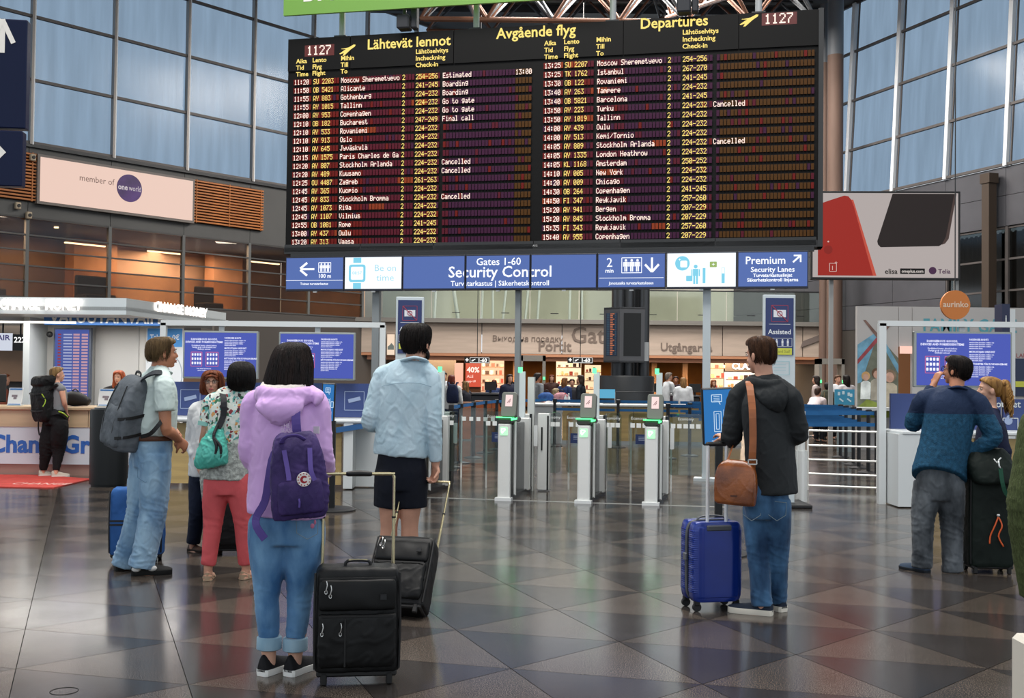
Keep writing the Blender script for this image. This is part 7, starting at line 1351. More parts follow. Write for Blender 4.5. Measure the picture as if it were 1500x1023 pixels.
# ---------------------------------------------------------------- people in the background
def bg(px, pyt, Y, th, top, hair, label, long=0, lower='1c1e26', skin='fair', dx=0., bend=0., face=False, armf=False, sleeve=True, grp='people behind the gates'):
    p = at(px, pyt, Y); H = max(1.5, min(1.86, p.z)); F = Fig('person', label, px, 0, th, H, grp, Y=Y); dz = p.z-H; J = F.defaults()
    off = F.h*bend*H
    for q in ('chest', 'neck', 'head', 'shL', 'shR'): J[q] = J[q]+off*{'chest': .5}.get(q, 1)+V((0, 0, -abs(bend)*.3*H))
    for a in 'LR':
        J['el'+a] = J['el'+a]+off*.8
        if armf: J['el'+a] = J['sh'+a]+V((0, 0, -.16*H))+F.h*.05*H; J['wr'+a] = J['el'+a]+F.h*.13*H+V((0, 0, .0))
    if dz < -.02:                                   # seated: lower the trunk, bend the legs
        for q in J: J[q] = V((J[q].x, J[q].y, J[q].z))
        for q in ('hip', 'waist', 'chest', 'neck', 'head', 'shL', 'shR', 'elL', 'elR', 'wrL', 'wrR', 'hiL', 'hiR'): J[q].z += dz
        for a in 'LR': J['kn'+a] = J['hi'+a]+F.h*.2*H+V((0, 0, -.02)); J['an'+a] = V((J['kn'+a].x, J['kn'+a].y, .05*H))
    F.body(skin, th, 0, 0, hands=tuple((J['wr'+a], F.h*.3+V((0, 0, -.7)) if not armf else F.h, F.h if not armf else V((0, 0, -1)), 1 if a == 'L' else -1, .5, .9) for a in 'LR'), vox=.014, fem=long > 0, face=face)
    mb = MB(); c = J['hip']; F.torso_pieces(mb, [(J['hip']-V((0, 0, .02)), .155, .115), (J['waist'], .15, .115), (J['chest'], .165, .12), (J['chest'].lerp(J['neck'], .6), .16, .1), (J['neck']-V((0, 0, .02)), .08, .065)], seg=18, k=2)
    for a in 'LR': sh, el, wr = J['sh'+a], J['el'+a], J['wr'+a]; F.limb(mb, [sh.lerp(J['neck'], .35)-V((0, 0, .03)), sh, sh.lerp(el, .5), el]+([el.lerp(wr, .9)] if sleeve else []), [.055, .066, .06, .054]+([.042] if sleeve else []), 10, 2)
    blob(F, 'shirt', mb, M('bg_top_'+top, top, .75, var=(6, .1)), .018, 4, folds(.006, [], 9)); mb = MB()
    for a in 'LR': F.limb(mb, [J['hi'+a]+V((0, 0, .03)), J['hi'+a].lerp(J['kn'+a], .5), J['kn'+a], J['an'+a]], [.1, .09, .07, .06], 10, 2)
    blob(F, 'trousers', mb, M('bg_low_'+lower, lower, .75), .02, 3); [F.shoe(a, black, black, .26, .06, .02) for a in 'LR']
    hr = [(.124, .02, .02, 0, 0, 0), (.116, .055, .062, 0, 0, 0), (.09, .08, .098, -.004, 0, 0), (.05, .088, .106, -.01, 0, 56), (0, .088, .106, -.016, 0, 82 if not long else 50), (-.05, .076 if not long else .098, .094 if not long else .1, -.022, 0, 104 if not long else 54)]
    if long: hr += [(-.05-.06*i, .098-.006*i, .09-.012*i, -.03-.008*i, 0, 60) for i in range(1, 2+int(long*4))]
    else: hr += [(-.085, .055, .07, -.03, 0, 110)]
    F.hair(hr, hairmat(hair, ''.join('%02x' % int(int(hair[i:i+2], 16)*.5) for i in (0, 2, 4))), .006, 18, seg=32, sub=3); return F
bg(648, 544, 30, 150, 'c8ccd2', '2c211c', 'security officer in white shirt and dark tie standing left of the red haired backpacker', bend=.05, face=True)
Fb = bg(661, 549, 24, 10, 'cfd0ce', '7a3020', 'person with dark red hair in white cardigan and navy backpack beyond the left barriers', long=.3, lower='23304a')
bg(682, 558, 27, -60, '23252e', '9a7448', 'person with long fair hair in dark suit just left of the red 40 percent poster', long=.9, armf=True)
bg(724, 556, 30.5, 180, '26355c', '8a4a2c', 'auburn haired seated officer in blue behind the desk under the left 1-60 sign', long=.4, face=True)
bg(746, 548, 26, 150, '1d2036', '3a2620', 'dark haired person in long navy coat left of the left grey post', long=.5, lower='1d2036', face=True)
bg(787, 546, 26.2, 60, '74787c', '2a2220', 'dark haired person in grey t-shirt at the counter right of the tall white edge post', sleeve=False, skin='tan')
bg(799, 564, 26.4, 80, 'd5d6d8', 'b09a78', 'fair haired person in white shirt bending over the counter', bend=.16, long=.3, armf=True)
bg(808, 549, 33, 170, '3c2420', '7a3c28', 'red haired person in dark coat under the metal detector', long=.5, face=True)
bg(827, 553, 30, 40, '23355e', '8a5a34', 'brown haired person in blue before the bright cosmetics shelves', long=.5)
bg(838, 555, 31, 180, '2a2a30', '2c201c', 'dark haired person facing us before the bright cosmetics shelves', face=True)
bg(851, 549, 27, -70, '1d232c', '3a2a22', 'tall dark dressed person just left of the column drum', long=.4)
bg(975, 544, 30, 70, 'd2d5d8', '8a7f74', 'grey haired officer in white shirt and tie right of the column drum', armf=True, bend=.05, face=True)
bg(990, 551, 31.5, 190, '3a2c34', '2a1e1a', 'dark haired person facing us between the two white shirts', face=True, skin='tan')
bg(1001, 553, 28, 0, 'cfd2d6', 'a87e50', 'officer in white shirt with long fair ponytail seen from behind', long=.8, lower='1a2036')
bg(1045, 556, 31, 160, '4a2c22', 'a0562c', 'ginger curly haired person just right of the pale post', long=.3, face=True)
bg(1189, 563, 26.4, 50, 'd8cdd0', '4a342a', 'person in pale pink shirt leaning over right of the dark jacket man', bend=.16, armf=True)
bg(1196, 550, 29, -60, 'b8a8a4', '2c2220', 'dark haired person far behind the leaning pink shirt', long=.4)
bg(1212, 560, 27.4, 20, '4c4d46', '201814', 'person with black curly hair and grey rucksack at the far right counter', sleeve=False)
bg(1227, 549, 28, 170, 'd0d2d6', '6a4a34', 'officer in white shirt and dark tie behind the cyan board', face=True)
bg(1240, 549, 27.4, -20, 'd0cdd0', '1d1614', 'officer with long dark hair in white shirt behind the cyan board', long=.6)
bg(1323, 552, 28, 60, 'c2bcb8', '3a241c', 'dark haired person in pale top in the orange opening of the mural wall', long=.3, grp='')
bg(5, 547, 18.4, 60, '8c4a38', 'a05430', 'ginger haired person behind the monitor at the left edge', long=.3, grp='')
# ================================================================ LUGGAGE
def sup(w, d, n=4., seg=32):
    """superellipse section"""
    out = []
    for i in range(seg):
        t = 2*pi*i/seg; c, s_ = cos(t), sin(t); out.append((w/2*math.copysign(abs(c)**(2/n), c), d/2*math.copysign(abs(s_)**(2/n), s_)))
    return out
def softbox(mb, X, prof, n=4., seg=32, sub=3):
    """prof: (z, w, d, cx, cy)"""
    X0 = mb.X; mb.X = X; P = catmull([tuple(q) for q in prof], sub); mb.loft([[V((x+q[3], y+q[4], q[0])) for x, y in sup(q[1], q[2], n, seg)] for q in P]); mb.X = X0
def frame_at(g, rz=0., tilt=None, ax=None): return MX.Translation(g) @ MX.Rotation(rz, 4, 'Z') @ (MX.Rotation(tilt, 4, ax or 'X') if tilt else MX.Identity(4))
nylon = M('nylon_black', '0a0b0c', .52, var=(9, .3), bump=(420, .12), spec=.3); trim_b = M('trim_black', '050506', .5); gold = M('handle_gold', 'c8bd98', .25, .9); silver = M('zip_silver', 'c9c9c6', .25, .9); wheel_m = M('wheel_black', '151516', .5)
def wheel(o, X, p, r=.025, w_=.02, ax=(1, 0, 0)):
    mb = MB(); mb.X = X; a = V(ax)*w_/2; mb.cyl(V(p)-a, V(p)+a, r, seg=16); q = mb.build('wheel', wheel_m, o, smooth=40); mb = MB(); mb.X = X; mb.box(V(p)+V((0, 0, r*.9)), (w_*1.6, r*1.3, r*1.1), bev=.005); mb.build('caster_fork', trim_b, q); return q
def soft_case(name, label, g, rz, tilt, w_, d, h, mat, hl, group=None, front=-1, handle=True, z0=.06, gold_m=gold, poles_at=.0, detail=True):
    """two wheel soft suitcase; front (-Y) has pockets, poles at +Y"""
    o = thing(name, label, 'suitcase', g, rz, group); X = MX.Rotation(tilt, 4, 'X') if tilt else MX.Identity(4)
    mb = MB(); softbox(mb, X, [(z0, w_*.9, d*.85, 0, 0), (z0+.012, w_, d, 0, 0), (z0+h*.35, w_*1.005, d*1.03, 0, -.003), (z0+h*.7, w_*1.0, d*1.02, 0, 0), (z0+h-.035, w_*.985, d*.96, 0, 0), (z0+h, w_*.88, d*.8, 0, 0)], 7, 40)
    me = skinobj('body', mb, mat, o, .011, 2, lambda c, n: NZ.noise(c*11)*.0035+(max(0, 1-abs(NZ.noise(V((c.x*14+c.z*6, c.y*14, c.z*12))))*5)**2)*.003)
    mb = MB(); mb.X = X
    if detail:
        yf = -d/2-.006
        softbox(mb, X @ MX.Translation((0, -d/2-.004, 0)), [(z0+.03, w_*.86, .02, 0, 0), (z0+.06, w_*.9, .05, 0, 0), (z0+h*.3, w_*.9, .062, 0, 0), (z0+h*.54, w_*.9, .05, 0, 0), (z0+h*.57, w_*.86, .015, 0, 0)], 6, 28)
        q = skinobj('front_pocket', mb, mat, o, .009, 2, lambda c, n: NZ.noise(c*14+V((3, 0, 0)))*.004+(max(0, 1-abs(NZ.noise(V((c.x*16-c.z*8, c.y*14, c.z*14))))*5)**2)*.0035)
        mb = MB(); softbox(mb, X @ MX.Translation((0, -d/2-.002, 0)), [(z0+h*.6, w_*.86, .012, 0, 0), (z0+h*.63, w_*.9, .04, 0, 0), (z0+h*.76, w_*.9, .046, 0, 0), (z0+h*.88, w_*.88, .03, 0, 0), (z0+h*.9, w_*.84, .01, 0, 0)], 6, 28); skinobj('front_pocket', mb, mat, o, .009, 2, lambda c, n: NZ.noise(c*13+V((9, 0, 0)))*.004)
        y2 = yf-.034
        for pts in ([(-w_*.42, z0+h*.56), (w_*.42, z0+h*.56)], [(-w_*.44, z0+h*.92), (w_*.44, z0+h*.92)], [(-.14*w_, z0+h*.54), (-.14*w_, z0+h*.08)]):
            mb = MB(); mb.X = X; mb.strip([(x, y2+.006 if len(pts) == 2 and pts[0][0] != pts[1][0] else y2+.002, z) for x, z in pts], .008, .004, (0, -1, 0)); mb.build('zip', trim_b, o)
        for x, z in ((-.36*w_, h*.9), (-.31*w_, h*.86), (-.19*w_, h*.5), (-.4*w_, h*.5)):
            mb = MB(); mb.X = X; mb.tube([(x, y2-.002, z0+z), (x+.004, y2-.006, z0+z-.02), (x-.002, y2-.004, z0+z-.045)], .0028, 6, k=2); mb.tube([(x-.002+.006*cos(t), y2-.005, z0+z-.052+.009*sin(t)) for t in [2*pi*i/10 for i in range(10)]], .002, 5, closed=True); mb.build('zip_puller', silver, o, smooth=40)
        mb = MB(); mb.X = X; mb.box((w_*.3, y2+.004, z0+h*.74), (.03, .004, .025)); mb.build('badge', M('badge_dark', '2a2b2d', .4, .5), o)
    for sx in (-1, 1): mb = MB(); mb.X = X; mb.tube([(sx*w_*.49, -d*.45, z0+.02), (sx*w_*.5, -d*.47, z0+h*.5), (sx*w_*.49, -d*.45, z0+h*.96)], .006, 6, k=2); mb.build('piping', trim_b, o, smooth=40)
    mb = MB(); mb.X = X; mb.box((0, 0, z0-.005), (w_*.94, d*.9, .03), bev=.008); mb.build('base_shell', trim_b, o)
    for sx in (-1, 1): wheel(o, X, (sx*w_*.4, d*.36, .033), .033, .024); 
    for sx in (-1, 1): mb = MB(); mb.X = X; mb.box((sx*w_*.38, -d*.4, .03), (.03, .03, .058), bev=.006); mb.build('foot', trim_b, o)
    if handle:
        hy = d*.42; hx = w_*.5*.85
        for sx in (-1, 1):
            mb = MB(); mb.X = X; mb.cyl((sx*hx, hy, z0+h-.02), (sx*hx, hy, z0+h+hl*.52), .0085, seg=10); q = mb.build('handle_tube', gold_m, o, smooth=40); mb = MB(); mb.X = X; mb.cyl((sx*hx, hy, z0+h+hl*.5), (sx*hx, hy, z0+h+hl-.015), .0065, seg=10); mb.build('handle_tube', gold_m, o, smooth=40); mb = MB(); mb.X = X; mb.cyl((sx*hx, hy, z0+h+hl*.5), (sx*hx, hy, z0+h+hl*.52), .0105, seg=10); mb.build('joint', trim_b, q)
        mb = MB(); mb.X = X; mb.tube([(-hx, hy, z0+h+hl-.02), (-hx*.97, hy, z0+h+hl-.003), (-hx*.85, hy, z0+h+hl), (hx*.85, hy, z0+h+hl), (hx*.97, hy, z0+h+hl-.003), (hx, hy, z0+h+hl-.02)], .008, 8, k=2); q = mb.build('handle_bar', gold_m, o, smooth=40); mb = MB(); mb.X = X; mb.tube([(-.055, hy, z0+h+hl), (0, hy, z0+h+hl+.003), (.055, hy, z0+h+hl)], [.013, .016, .013], 10, k=2, dome=True); mb.build('grip', trim_b, q, smooth=True)
    mb = MB(); mb.X = X; mb.tube([(-.06, 0, z0+h-.01), (-.05, 0, z0+h+.022), (.05, 0, z0+h+.022), (.06, 0, z0+h-.01)], .008, 8, k=3); q = mb.build('top_handle', trim_b, o, smooth=True); mb = MB(); mb.X = X; mb.box((0, 0, z0+h+.028), (.09, .014, .006)); mb.build('handle_plate', gold_m, q)
    return o
# near black case, upright
g = gp(522, 997); soft_case('suitcase', 'black soft upright suitcase standing beside the lilac jacket, silver zip pullers and tall handle', g, radians(8), 0, .41, .2, .50, nylon, .44, 'black soft suitcases')
# tilted one pulled by the man in light blue
g = gp(578, 905); soft_case('suitcase', 'black soft suitcase tilted on its wheels, pulled by the light blue shirt', g+V((0, 0, .0)), radians(-12), radians(-36), .38, .2, .47, nylon, .5, 'black soft suitcases', z0=.05)
# black one by the coral trousers
g = gp(337, 812); soft_case('suitcase', 'tall black suitcase standing behind the coral trousers', g, radians(4), 0, .4, .24, .66, M('case_black2', '131214', .7, bump=(300, .15)), .0, 'black soft suitcases', handle=False)
# blue soft case beside the older man
blu = M('case_blue_soft', '2c5c9c', .6, var=(6, .12), bump=(300, .15)); g = gp(201, 822); o = soft_case('suitcase', 'blue soft suitcase standing behind the wide light jeans', g, radians(8), 0, .4, .22, .52, blu, .0, handle=False, detail=False)
mb = MB(); mb.strip([(-.19, -.118, .3), (.19, -.118, .3)], .014, .006, (0, -1, 0)); mb.build('zip', trim_b, o); mb = MB(); mb.strip([(-.19, -.118, .33), (.19, -.118, .33)], .014, .006, (0, -1, 0)); mb.build('zip', trim_b, o)
# blue ribbed hard shell
g = gp(1041, 891); o = thing('suitcase', 'shiny royal blue ribbed hard-shell suitcase with white handle poles', 'suitcase', g, radians(14)); hs = M('shell_blue', '11308a', .28, .25, var=(4, .1), coat=.5); W, D_, Hh, z0 = .34, .235, .51, .06
mb = MB()
for (ya, yb, nm) in ((-D_/2, -.012, 'shell'), (.012, D_/2, 'shell')):
    mb = MB(); c = (ya+yb)/2; rings = []; N = 110
    for i in range(N+1):
        z = z0+Hh*i/N; t = i/N; e_ = min(1, min(t, 1-t)/.12); e_ = sqrt(1-(1-e_)**2) if e_ < 1 else 1.; pts = []
        for (x, y) in sup(W, abs(yb-ya), 5, 56):
            rib = .005*sin(z*2*pi/.026) if abs(x) > W*.43 and .12 < t < .9 else 0; k = .84+.16*e_; outer = (y < 0) == (ya < 0); gx = .0
            if outer and abs(y) > abs(yb-ya)*.45 and abs(x) < W*.42 and .06 < t < .94: gx = .005*cos(x*2*pi/.045)
            yy2 = y*(.9+.1*e_)+math.copysign(gx, y); pts.append(V((x*k+math.copysign(rib, x) if rib else x*k, c+yy2, z)))
        rings.append(pts)
    mb.loft(rings); mb.build('shell', hs, o, smooth=35)
mb = MB()
mb.loft([[V((x, .0+y*1.0, z)) for x, y in ((-.01, -.014), (.01, -.014), (.01, .014), (-.01, .014))] for z in (0, 0)]) if False else None
pts = []; a_, b_ = W/2+.002, Hh/2+.001
for i in range(40): t = 2*pi*i/40; c_, s_ = cos(t), sin(t); pts.append(V((a_*math.copysign(abs(c_)**(.36), c_), 0, z0+Hh/2+b_*math.copysign(abs(s_)**(.3), s_))))
mb = MB(); mb.tube(pts, [(.007, .017)]*40, 8, closed=True, ref=None); mb = MB(); n_ = len(pts)
for i in range(n_):
    p, q = pts[i], pts[(i+1) % n_]; c0 = V((0, 0, z0+Hh/2)); u1, u2 = (p-c0).normalized()*.006, (q-c0).normalized()*.006; mb.add([p-u1+V((0, -.016, 0)), p-u1+V((0, .016, 0)), q-u2+V((0, .016, 0)), q-u2+V((0, -.016, 0)), p+u1+V((0, -.016, 0)), p+u1+V((0, .016, 0)), q+u2+V((0, .016, 0)), q+u2+V((0, -.016, 0))], [(0, 1, 2, 3), (4, 7, 6, 5), (0, 4, 5, 1), (2, 6, 7, 3), (1, 5, 6, 2), (3, 7, 4, 0)])
mb.build('zip_band', M('band_grey', '4a4e55', .5), o); mb = MB(); mb.box((-W/2-.01, 0, z0+Hh*.55), (.02, .045, .05), bev=.006); mb.build('lock', M('lock_grey', '6b6f75', .4, .3), o)
mb = MB(); mb.tube([(-.1, 0, z0+Hh), (-.08, 0, z0+Hh+.022), (0, 0, z0+Hh+.03), (.08, 0, z0+Hh+.022), (.1, 0, z0+Hh)], [(.012, .006)]*5, 8, k=3, ref=(0, 1, 0)); mb.build('top_handle', M('band_grey', '4a4e55', .5), o, smooth=True)
for sx in (-1, 1): mb = MB(); mb.cyl((sx*.065, -D_*.36, z0+Hh*.82), (sx*.065, -D_*.36, z0+Hh+.5), .0115, seg=10); mb.build('handle_tube', M('tube_white', 'eceeee', .3, .2), o, smooth=40)
MB().box((0, -D_/2-.004, z0+Hh*.93), (.17, .02, .035), bev=.006).build('handle_recess', M('band_grey', '4a4e55', .5), o); MB().box((0, -D_*.36, z0+Hh+.5), (.16, .03, .028), bev=.01).build('grip', trim_b, o)
for sx in (-1, 1):
    for sy in (-1, 1): wheel(o, MX.Identity(4), (sx*W*.4, sy*D_*.38, .028), .028, .022, (0, 1, 0))
# dark green case with bag on top at right
g = gp(1446, 838); dg_ = M('case_green', '0d1814', .65, var=(5, .2), bump=(250, .15)); o = soft_case('suitcase', 'dark green upright suitcase with orange ribbon behind the blue sweater', g, radians(-3), 0, .34, .26, .70, dg_, 0, handle=False, detail=False)
mb = MB(); mb.tube([(.03, -.15, .45), (.0, -.16, .38), (-.03, -.15, .3), (-.035, -.15, .24)], [(.006, .002)]*4, 6, k=4); mb.tube([(.03, -.15, .45), (.055, -.16, .38), (.03, -.155, .3), (.07, -.15, .22)], [(.006, .002)]*4, 6, k=4); mb.build('orange_ribbon', M('ribbon_orange', 'e0602a', .5), o, smooth=True); MB().ell((.03, -.148, .46), (.015, .01, .015)).build('ribbon_ring', silver, o, smooth=True)
o2 = thing('travel_bag', 'dark green soft bag resting on the dark green suitcase, white clip and hanging strap', 'bag', g+V((0, 0, .80)), radians(-3)); mb = MB(); softbox(mb, MX.Identity(4), [(-.1, .26, .2, 0, -.1), (-.08, .32, .26, 0, -.09), (.03, .36, .3, -.02, -.04), (.12, .34, .27, -.02, 0), (.17, .26, .18, -.02, 0)], 4); skinobj('body', mb, dg_, o2, .011, 4, folds(.008, [], 9, 2.))
mb = MB(); mb.tube([(-.03, -.22, .1), (-.01, -.235, .07), (.0, -.235, .09), (.02, -.23, .11)], .006, 6, k=2); mb.tube([(.0, -.235, .085), (.0, -.245, .05), (.01, -.245, .03)], .007, 6, k=2); mb.build('clip', M('clip_white', 'd0d4d2', .3, .6), o2, smooth=True); mb = MB(); mb.strip([(.01, -.245, .03), (.02, -.26, -.08), (.05, -.25, -.16), (.11, -.23, -.2), (.15, -.2, -.16)], .03, .004, (0, -1, 0), k=3); mb.build('strap', M('strap_green', '1d4a38', .6), o2)
# ---- bags worn by people (top level, modelled where they hang)
def soft(name, label, cat, Yp, mat, fn, vox=.008, it=4, disp=None, part='body'):
    o = thing(name, label, cat, (0, 0, 0)); return o
# purple backpack: body built in a frame on the back of the lilac jacket
Yb = 5.62; S = FPX/Yb; W3 = lambda px, py, dy=0.: at(px, py, Yb+dy)
c = W3(437, 697, -.235); o = thing('backpack', 'small purple square backpack with round fox badge on the lilac jacket', 'backpack', c); pu = M('backpack_purple', '46346c', .62, var=(7, .25), col2='2f2352', bump=(200, .15)); X = MX.Rotation(radians(14), 4, 'Z') @ MX.Rotation(radians(-5), 4, 'Y'); mb = MB()
softbox(mb, X, [(-.2, .22, .09, -.01, .0), (-.19, .25, .115, -.01, 0), (-.1, .272, .13, 0, -.005), (.03, .265, .12, 0, 0), (.12, .235, .1, 0, .0), (.18, .2, .075, 0, .015), (.205, .14, .04, 0, .02)], 5, 40); skinobj('body', mb, pu, o, .006, 4, folds(.006, [(V((.05, 0, -.05)), .2, .006)], 12, 3.))
mb = MB(); softbox(mb, X @ MX.Translation((0, -.062, 0)), [(-.175, .18, .02, 0, 0), (-.165, .21, .045, 0, 0), (-.1, .215, .055, 0, 0), (-.03, .2, .045, 0, 0), (-.015, .17, .015, 0, 0)], 5, 30); skinobj('front_pocket', mb, pu, o, .006, 3, folds(.004, [], 14, 8.))
st = M('strap_purple', '5b4a92', .6)
mb = MB(); mb.X = X; mb.strip([(-.06, -.052, .13), (-.05, -.09, .02), (-.05, -.10, -.01)], .022, .004, (0, -1, 0), k=3); mb.build('strap', st, o); mb = MB(); mb.X = X; mb.strip([(.06, -.052, .13), (.055, -.09, .03), (.07, -.10, -.02)], .022, .004, (0, -1, 0), k=3); mb.build('strap', st, o)
mb = MB(); mb.X = X; mb.tube([(-.07, -.03, .16), (-.05, -.06, .19), (.0, -.07, .195), (.04, -.05, .17)], [(.012, .004)]*4, 8, k=3); mb.build('handle', st, o, smooth=True)
mb = MB(); mb.strip([V(q)-c for q in (W3(436, 640, -.16), W3(434, 622, -.17), W3(434, 600, -.15), W3(441, 580, -.08), W3(450, 572, .0), W3(460, 580, .1))], .042, .007, [(0, -1, 0), (0, -1, 0), (0, -1, .1), (0, -.8, .5), (0, 0, 1), (0, 1, .2)], k=3); mb.build('shoulder_strap', st, o)
mb = MB(); mb.strip([V(q)-c for q in (W3(424, 645, -.17), W3(402, 665, -.2), W3(394, 700, -.2), W3(388, 735, -.17), W3(376, 757, -.15), W3(376, 772, -.16), W3(388, 790, -.17))], .04, .005, [(-.3, -1, 0)]*7, k=3); mb.build('loose_strap', st, o)
bc = X @ V((.02, -.098, -.012)); mb = MB(); mb.X = MX.Translation(bc) @ X; mb.add([V((.033*cos(t), 0, .033*sin(t))) for t in [2*pi*i/28 for i in range(28)]]+[V((.033*cos(t), .02, .033*sin(t))) for t in [2*pi*i/28 for i in range(28)]], [tuple(range(28))]+[(i, (i+1) % 28, 28+(i+1) % 28, 28+i) for i in range(28)], 0)
for t0 in range(12): a = 2*pi*t0/12; mb.add([V((.0275*cos(a)+dx, -.001, .0275*sin(a)+dz)) for dx, dz in ((-.0028, -.0028), (.0028, -.0028), (.0028, .0028), (-.0028, .0028))], [(0, 1, 2, 3)], 1)
mb.add([V((.018*cos(t), -.001, .018*sin(t))) for t in [radians(40+i*14) for i in range(21)]]+[V((.009*cos(t)+.003, -.001, .009*sin(t))) for t in [radians(40+i*14) for i in range(21)]], [(i, i+1, 21+i+1, 21+i) for i in range(20)], 1); mb.build('round_badge', [M('badge_white', 'e6e0dc', .6), M('badge_red', '9c2c34', .6)], o)
mb = MB(); mb.X = X; mb.tube([(-.01, -.095, -.1), (-.008, -.1, -.115), (-.012, -.1, -.14)], .005, 6); mb.build('zip_puller', st, o)
# grey backpack on the older man
g0 = gp(206, 840); Yb = g0.y; W3 = lambda px, py, dy=0.: at(px, py, Yb+dy)
c = W3(187, 604, -.1); gy = M('backpack_grey', '5f656b', .7, var=(8, .2), bump=(260, .3)); dkg = M('backpack_dark', '2f3338', .7); o = thing('backpack', 'grey urban backpack with black side straps on the pale mint shirt', 'backpack', c); X = MX.Rotation(radians(13), 4, 'Y') @ MX.Rotation(radians(-42), 4, 'Z') @ MX.Rotation(radians(4), 4, 'X'); mb = MB()
softbox(mb, X, [(-.28, .24, .13, 0, 0), (-.26, .28, .17, 0, -.01), (-.12, .29, .2, 0, -.02), (.05, .28, .19, 0, -.015), (.18, .25, .15, 0, 0), (.25, .2, .1, 0, .015), (.275, .12, .05, 0, .02)], 4.5, 40); skinobj('body', mb, gy, o, .008, 4, folds(.005, [], 9, 3.))
mb = MB(); softbox(mb, X @ MX.Translation((0, -.1, 0)), [(-.25, .19, .02, 0, 0), (-.23, .23, .06, 0, 0), (-.1, .235, .07, 0, 0), (0, .22, .06, 0, 0), (.05, .16, .02, 0, 0)], 4.5, 30); skinobj('front_pocket', mb, gy, o, .008, 3, folds(.004, [], 10, 6.))
for z in (-.02, -.16): mb = MB(); mb.X = X; mb.strip([(-.14, .03, z), (-.135, -.05, z-.02), (-.1, -.105, z-.04), (0, -.13, z-.05)], .022, .005, [(-1, 0, 0), (-1, -.2, 0), (-.6, -1, 0), (0, -1, 0)], k=3); mb.build('compression_strap', trim_b, o); mb = MB(); mb.X = X; mb.strip([(.145, .06, z+.03), (.15, -.05, z), (.11, -.13, z-.02)], .022, .005, [(1, 0, 0), (1, -.2, 0), (.6, -1, 0)], k=3); mb.build('compression_strap', trim_b, o)
for x0 in (-.07, .06): mb = MB(); mb.X = X; mb.tube([(x0, -.075, .2), (x0*1.2, -.112, .07), (x0*1.2, -.134, -.08), (x0, -.125, -.24)], .004, 6, k=3); mb.build('zip', trim_b, o)
mb = MB(); mb.X = X; mb.tube([(-.035, .03, .26), (-.03, .03, .3), (.03, .03, .3), (.035, .03, .26)], [(.01, .005)]*4, 8, k=3); mb.build('handle', trim_b, o, smooth=True)
mb = MB(); mb.strip([V(q)-c for q in (W3(199, 566, -.12), W3(212, 553, -.16), W3(228, 546, -.17), W3(243, 550, -.12), W3(249, 566, -.05), W3(246, 590, .02))], .06, .012, [(-.4, -.6, 1), (-.3, -.5, 1), (0, -.6, 1), (.5, -.5, .6), (1, -.3, .3), (1, 0, 0)], k=3); mb.build('shoulder_strap', dkg, o)
mb = MB(); mb.strip([V(q)-c for q in (W3(206, 640, -.2), W3(220, 636, -.24), W3(233, 622, -.23), W3(240, 612, -.19))], .03, .006, (.3, -1, 0), k=3); mb.build('shoulder_strap', trim_b, o)
# turquoise shoulder bag
g0 = gp(330, 850); Yb = g0.y; W3 = lambda px, py, dy=0.: at(px, py, Yb+dy); c = W3(308, 656, -.15); tq = M('bag_turquoise', '4cae9e', .35, var=(6, .2), bump=(60, .1)); o = thing('shoulder_bag', 'turquoise slouchy shoulder bag with black plaited strap', 'bag', c); X = MX.Rotation(radians(-6), 4, 'Z') @ MX.Rotation(radians(-10), 4, 'Y'); mb = MB()
softbox(mb, X, [(-.14, .15, .06, -.01, 0), (-.125, .22, .09, -.01, 0), (-.06, .235, .11, 0, -.005), (.03, .19, .09, .02, 0), (.1, .12, .06, .045, .01), (.15, .06, .035, .06, .02)], 3, 36); skinobj('body', mb, tq, o, .006, 4, folds(.009, [(V((.03, 0, .06)), .12, .008)], 13, 4., .25))
mb = MB()
for k in (0, 1):
    P = [W3(318, 625, -.17), W3(313, 640, -.2), W3(317+k*6, 655, -.21), W3(314+k*9, 672, -.2)]; pts = catmull([tuple(q-c) for q in P], 8); [mb.ell(q, (.011, .009, .012), 8, 6) for q in pts]
mb.build('plaited_tassel', M('plait_black', '17161a', .5), o, smooth=True)
mb = MB(); P = [W3(319, 628, -.16), W3(327, 610, -.14), W3(328, 590, -.13), W3(326, 577, -.06), W3(322, 576, .03), W3(318, 595, .12)]; mb.strip([q-c for q in P], .042, .01, [(0, -1, 0), (0, -1, 0), (0, -1, .3), (0, -.3, 1), (0, .5, 1), (0, 1, 0)], k=3); mb.build('shoulder_strap', M('strap_dark', '26272b', .6), o)
# brown leather messenger bag
g0 = gp(1118, 900); Yb = g0.y; W3 = lambda px, py, dy=0.: at(px, py, Yb+dy); c = W3(1079, 708, -.15); br = M('leather_brown', '9a5420', .3, var=(7, .35), col2='66320f', bump=(90, .12), coat=.3); o = thing('messenger_bag', 'brown polished leather shoulder bag hanging at the dark jacket', 'bag', c); X = MX.Rotation(radians(-24), 4, 'Z') @ MX.Rotation(radians(3), 4, 'Y'); mb = MB()
softbox(mb, X, [(-.135, .22, .07, 0, 0), (-.12, .25, .09, 0, 0), (-.02, .255, .1, 0, 0), (.08, .23, .085, 0, 0), (.125, .17, .05, 0, 0), (.135, .1, .02, 0, 0)], 5, 36); skinobj('body', mb, br, o, .006, 3, folds(.003, [], 6, 4.))
mb = MB(); softbox(mb, X @ MX.Translation((-.005, -.045, 0)), [(-.125, .2, .012, 0, 0), (-.115, .235, .022, 0, 0), (0, .25, .026, 0, 0), (.09, .23, .03, 0, .01), (.13, .17, .03, 0, .03), (.145, .1, .02, 0, .045)], 5, 36); skinobj('flap', mb, br, o, .005, 3, folds(.0018, [], 6, 7.)); MB().box(X @ V((0, -.062, -.075)), (.04, .003, .01), rot=radians(-24)).build('maker_mark', M('leather_dark', '4a220e', .4), o)
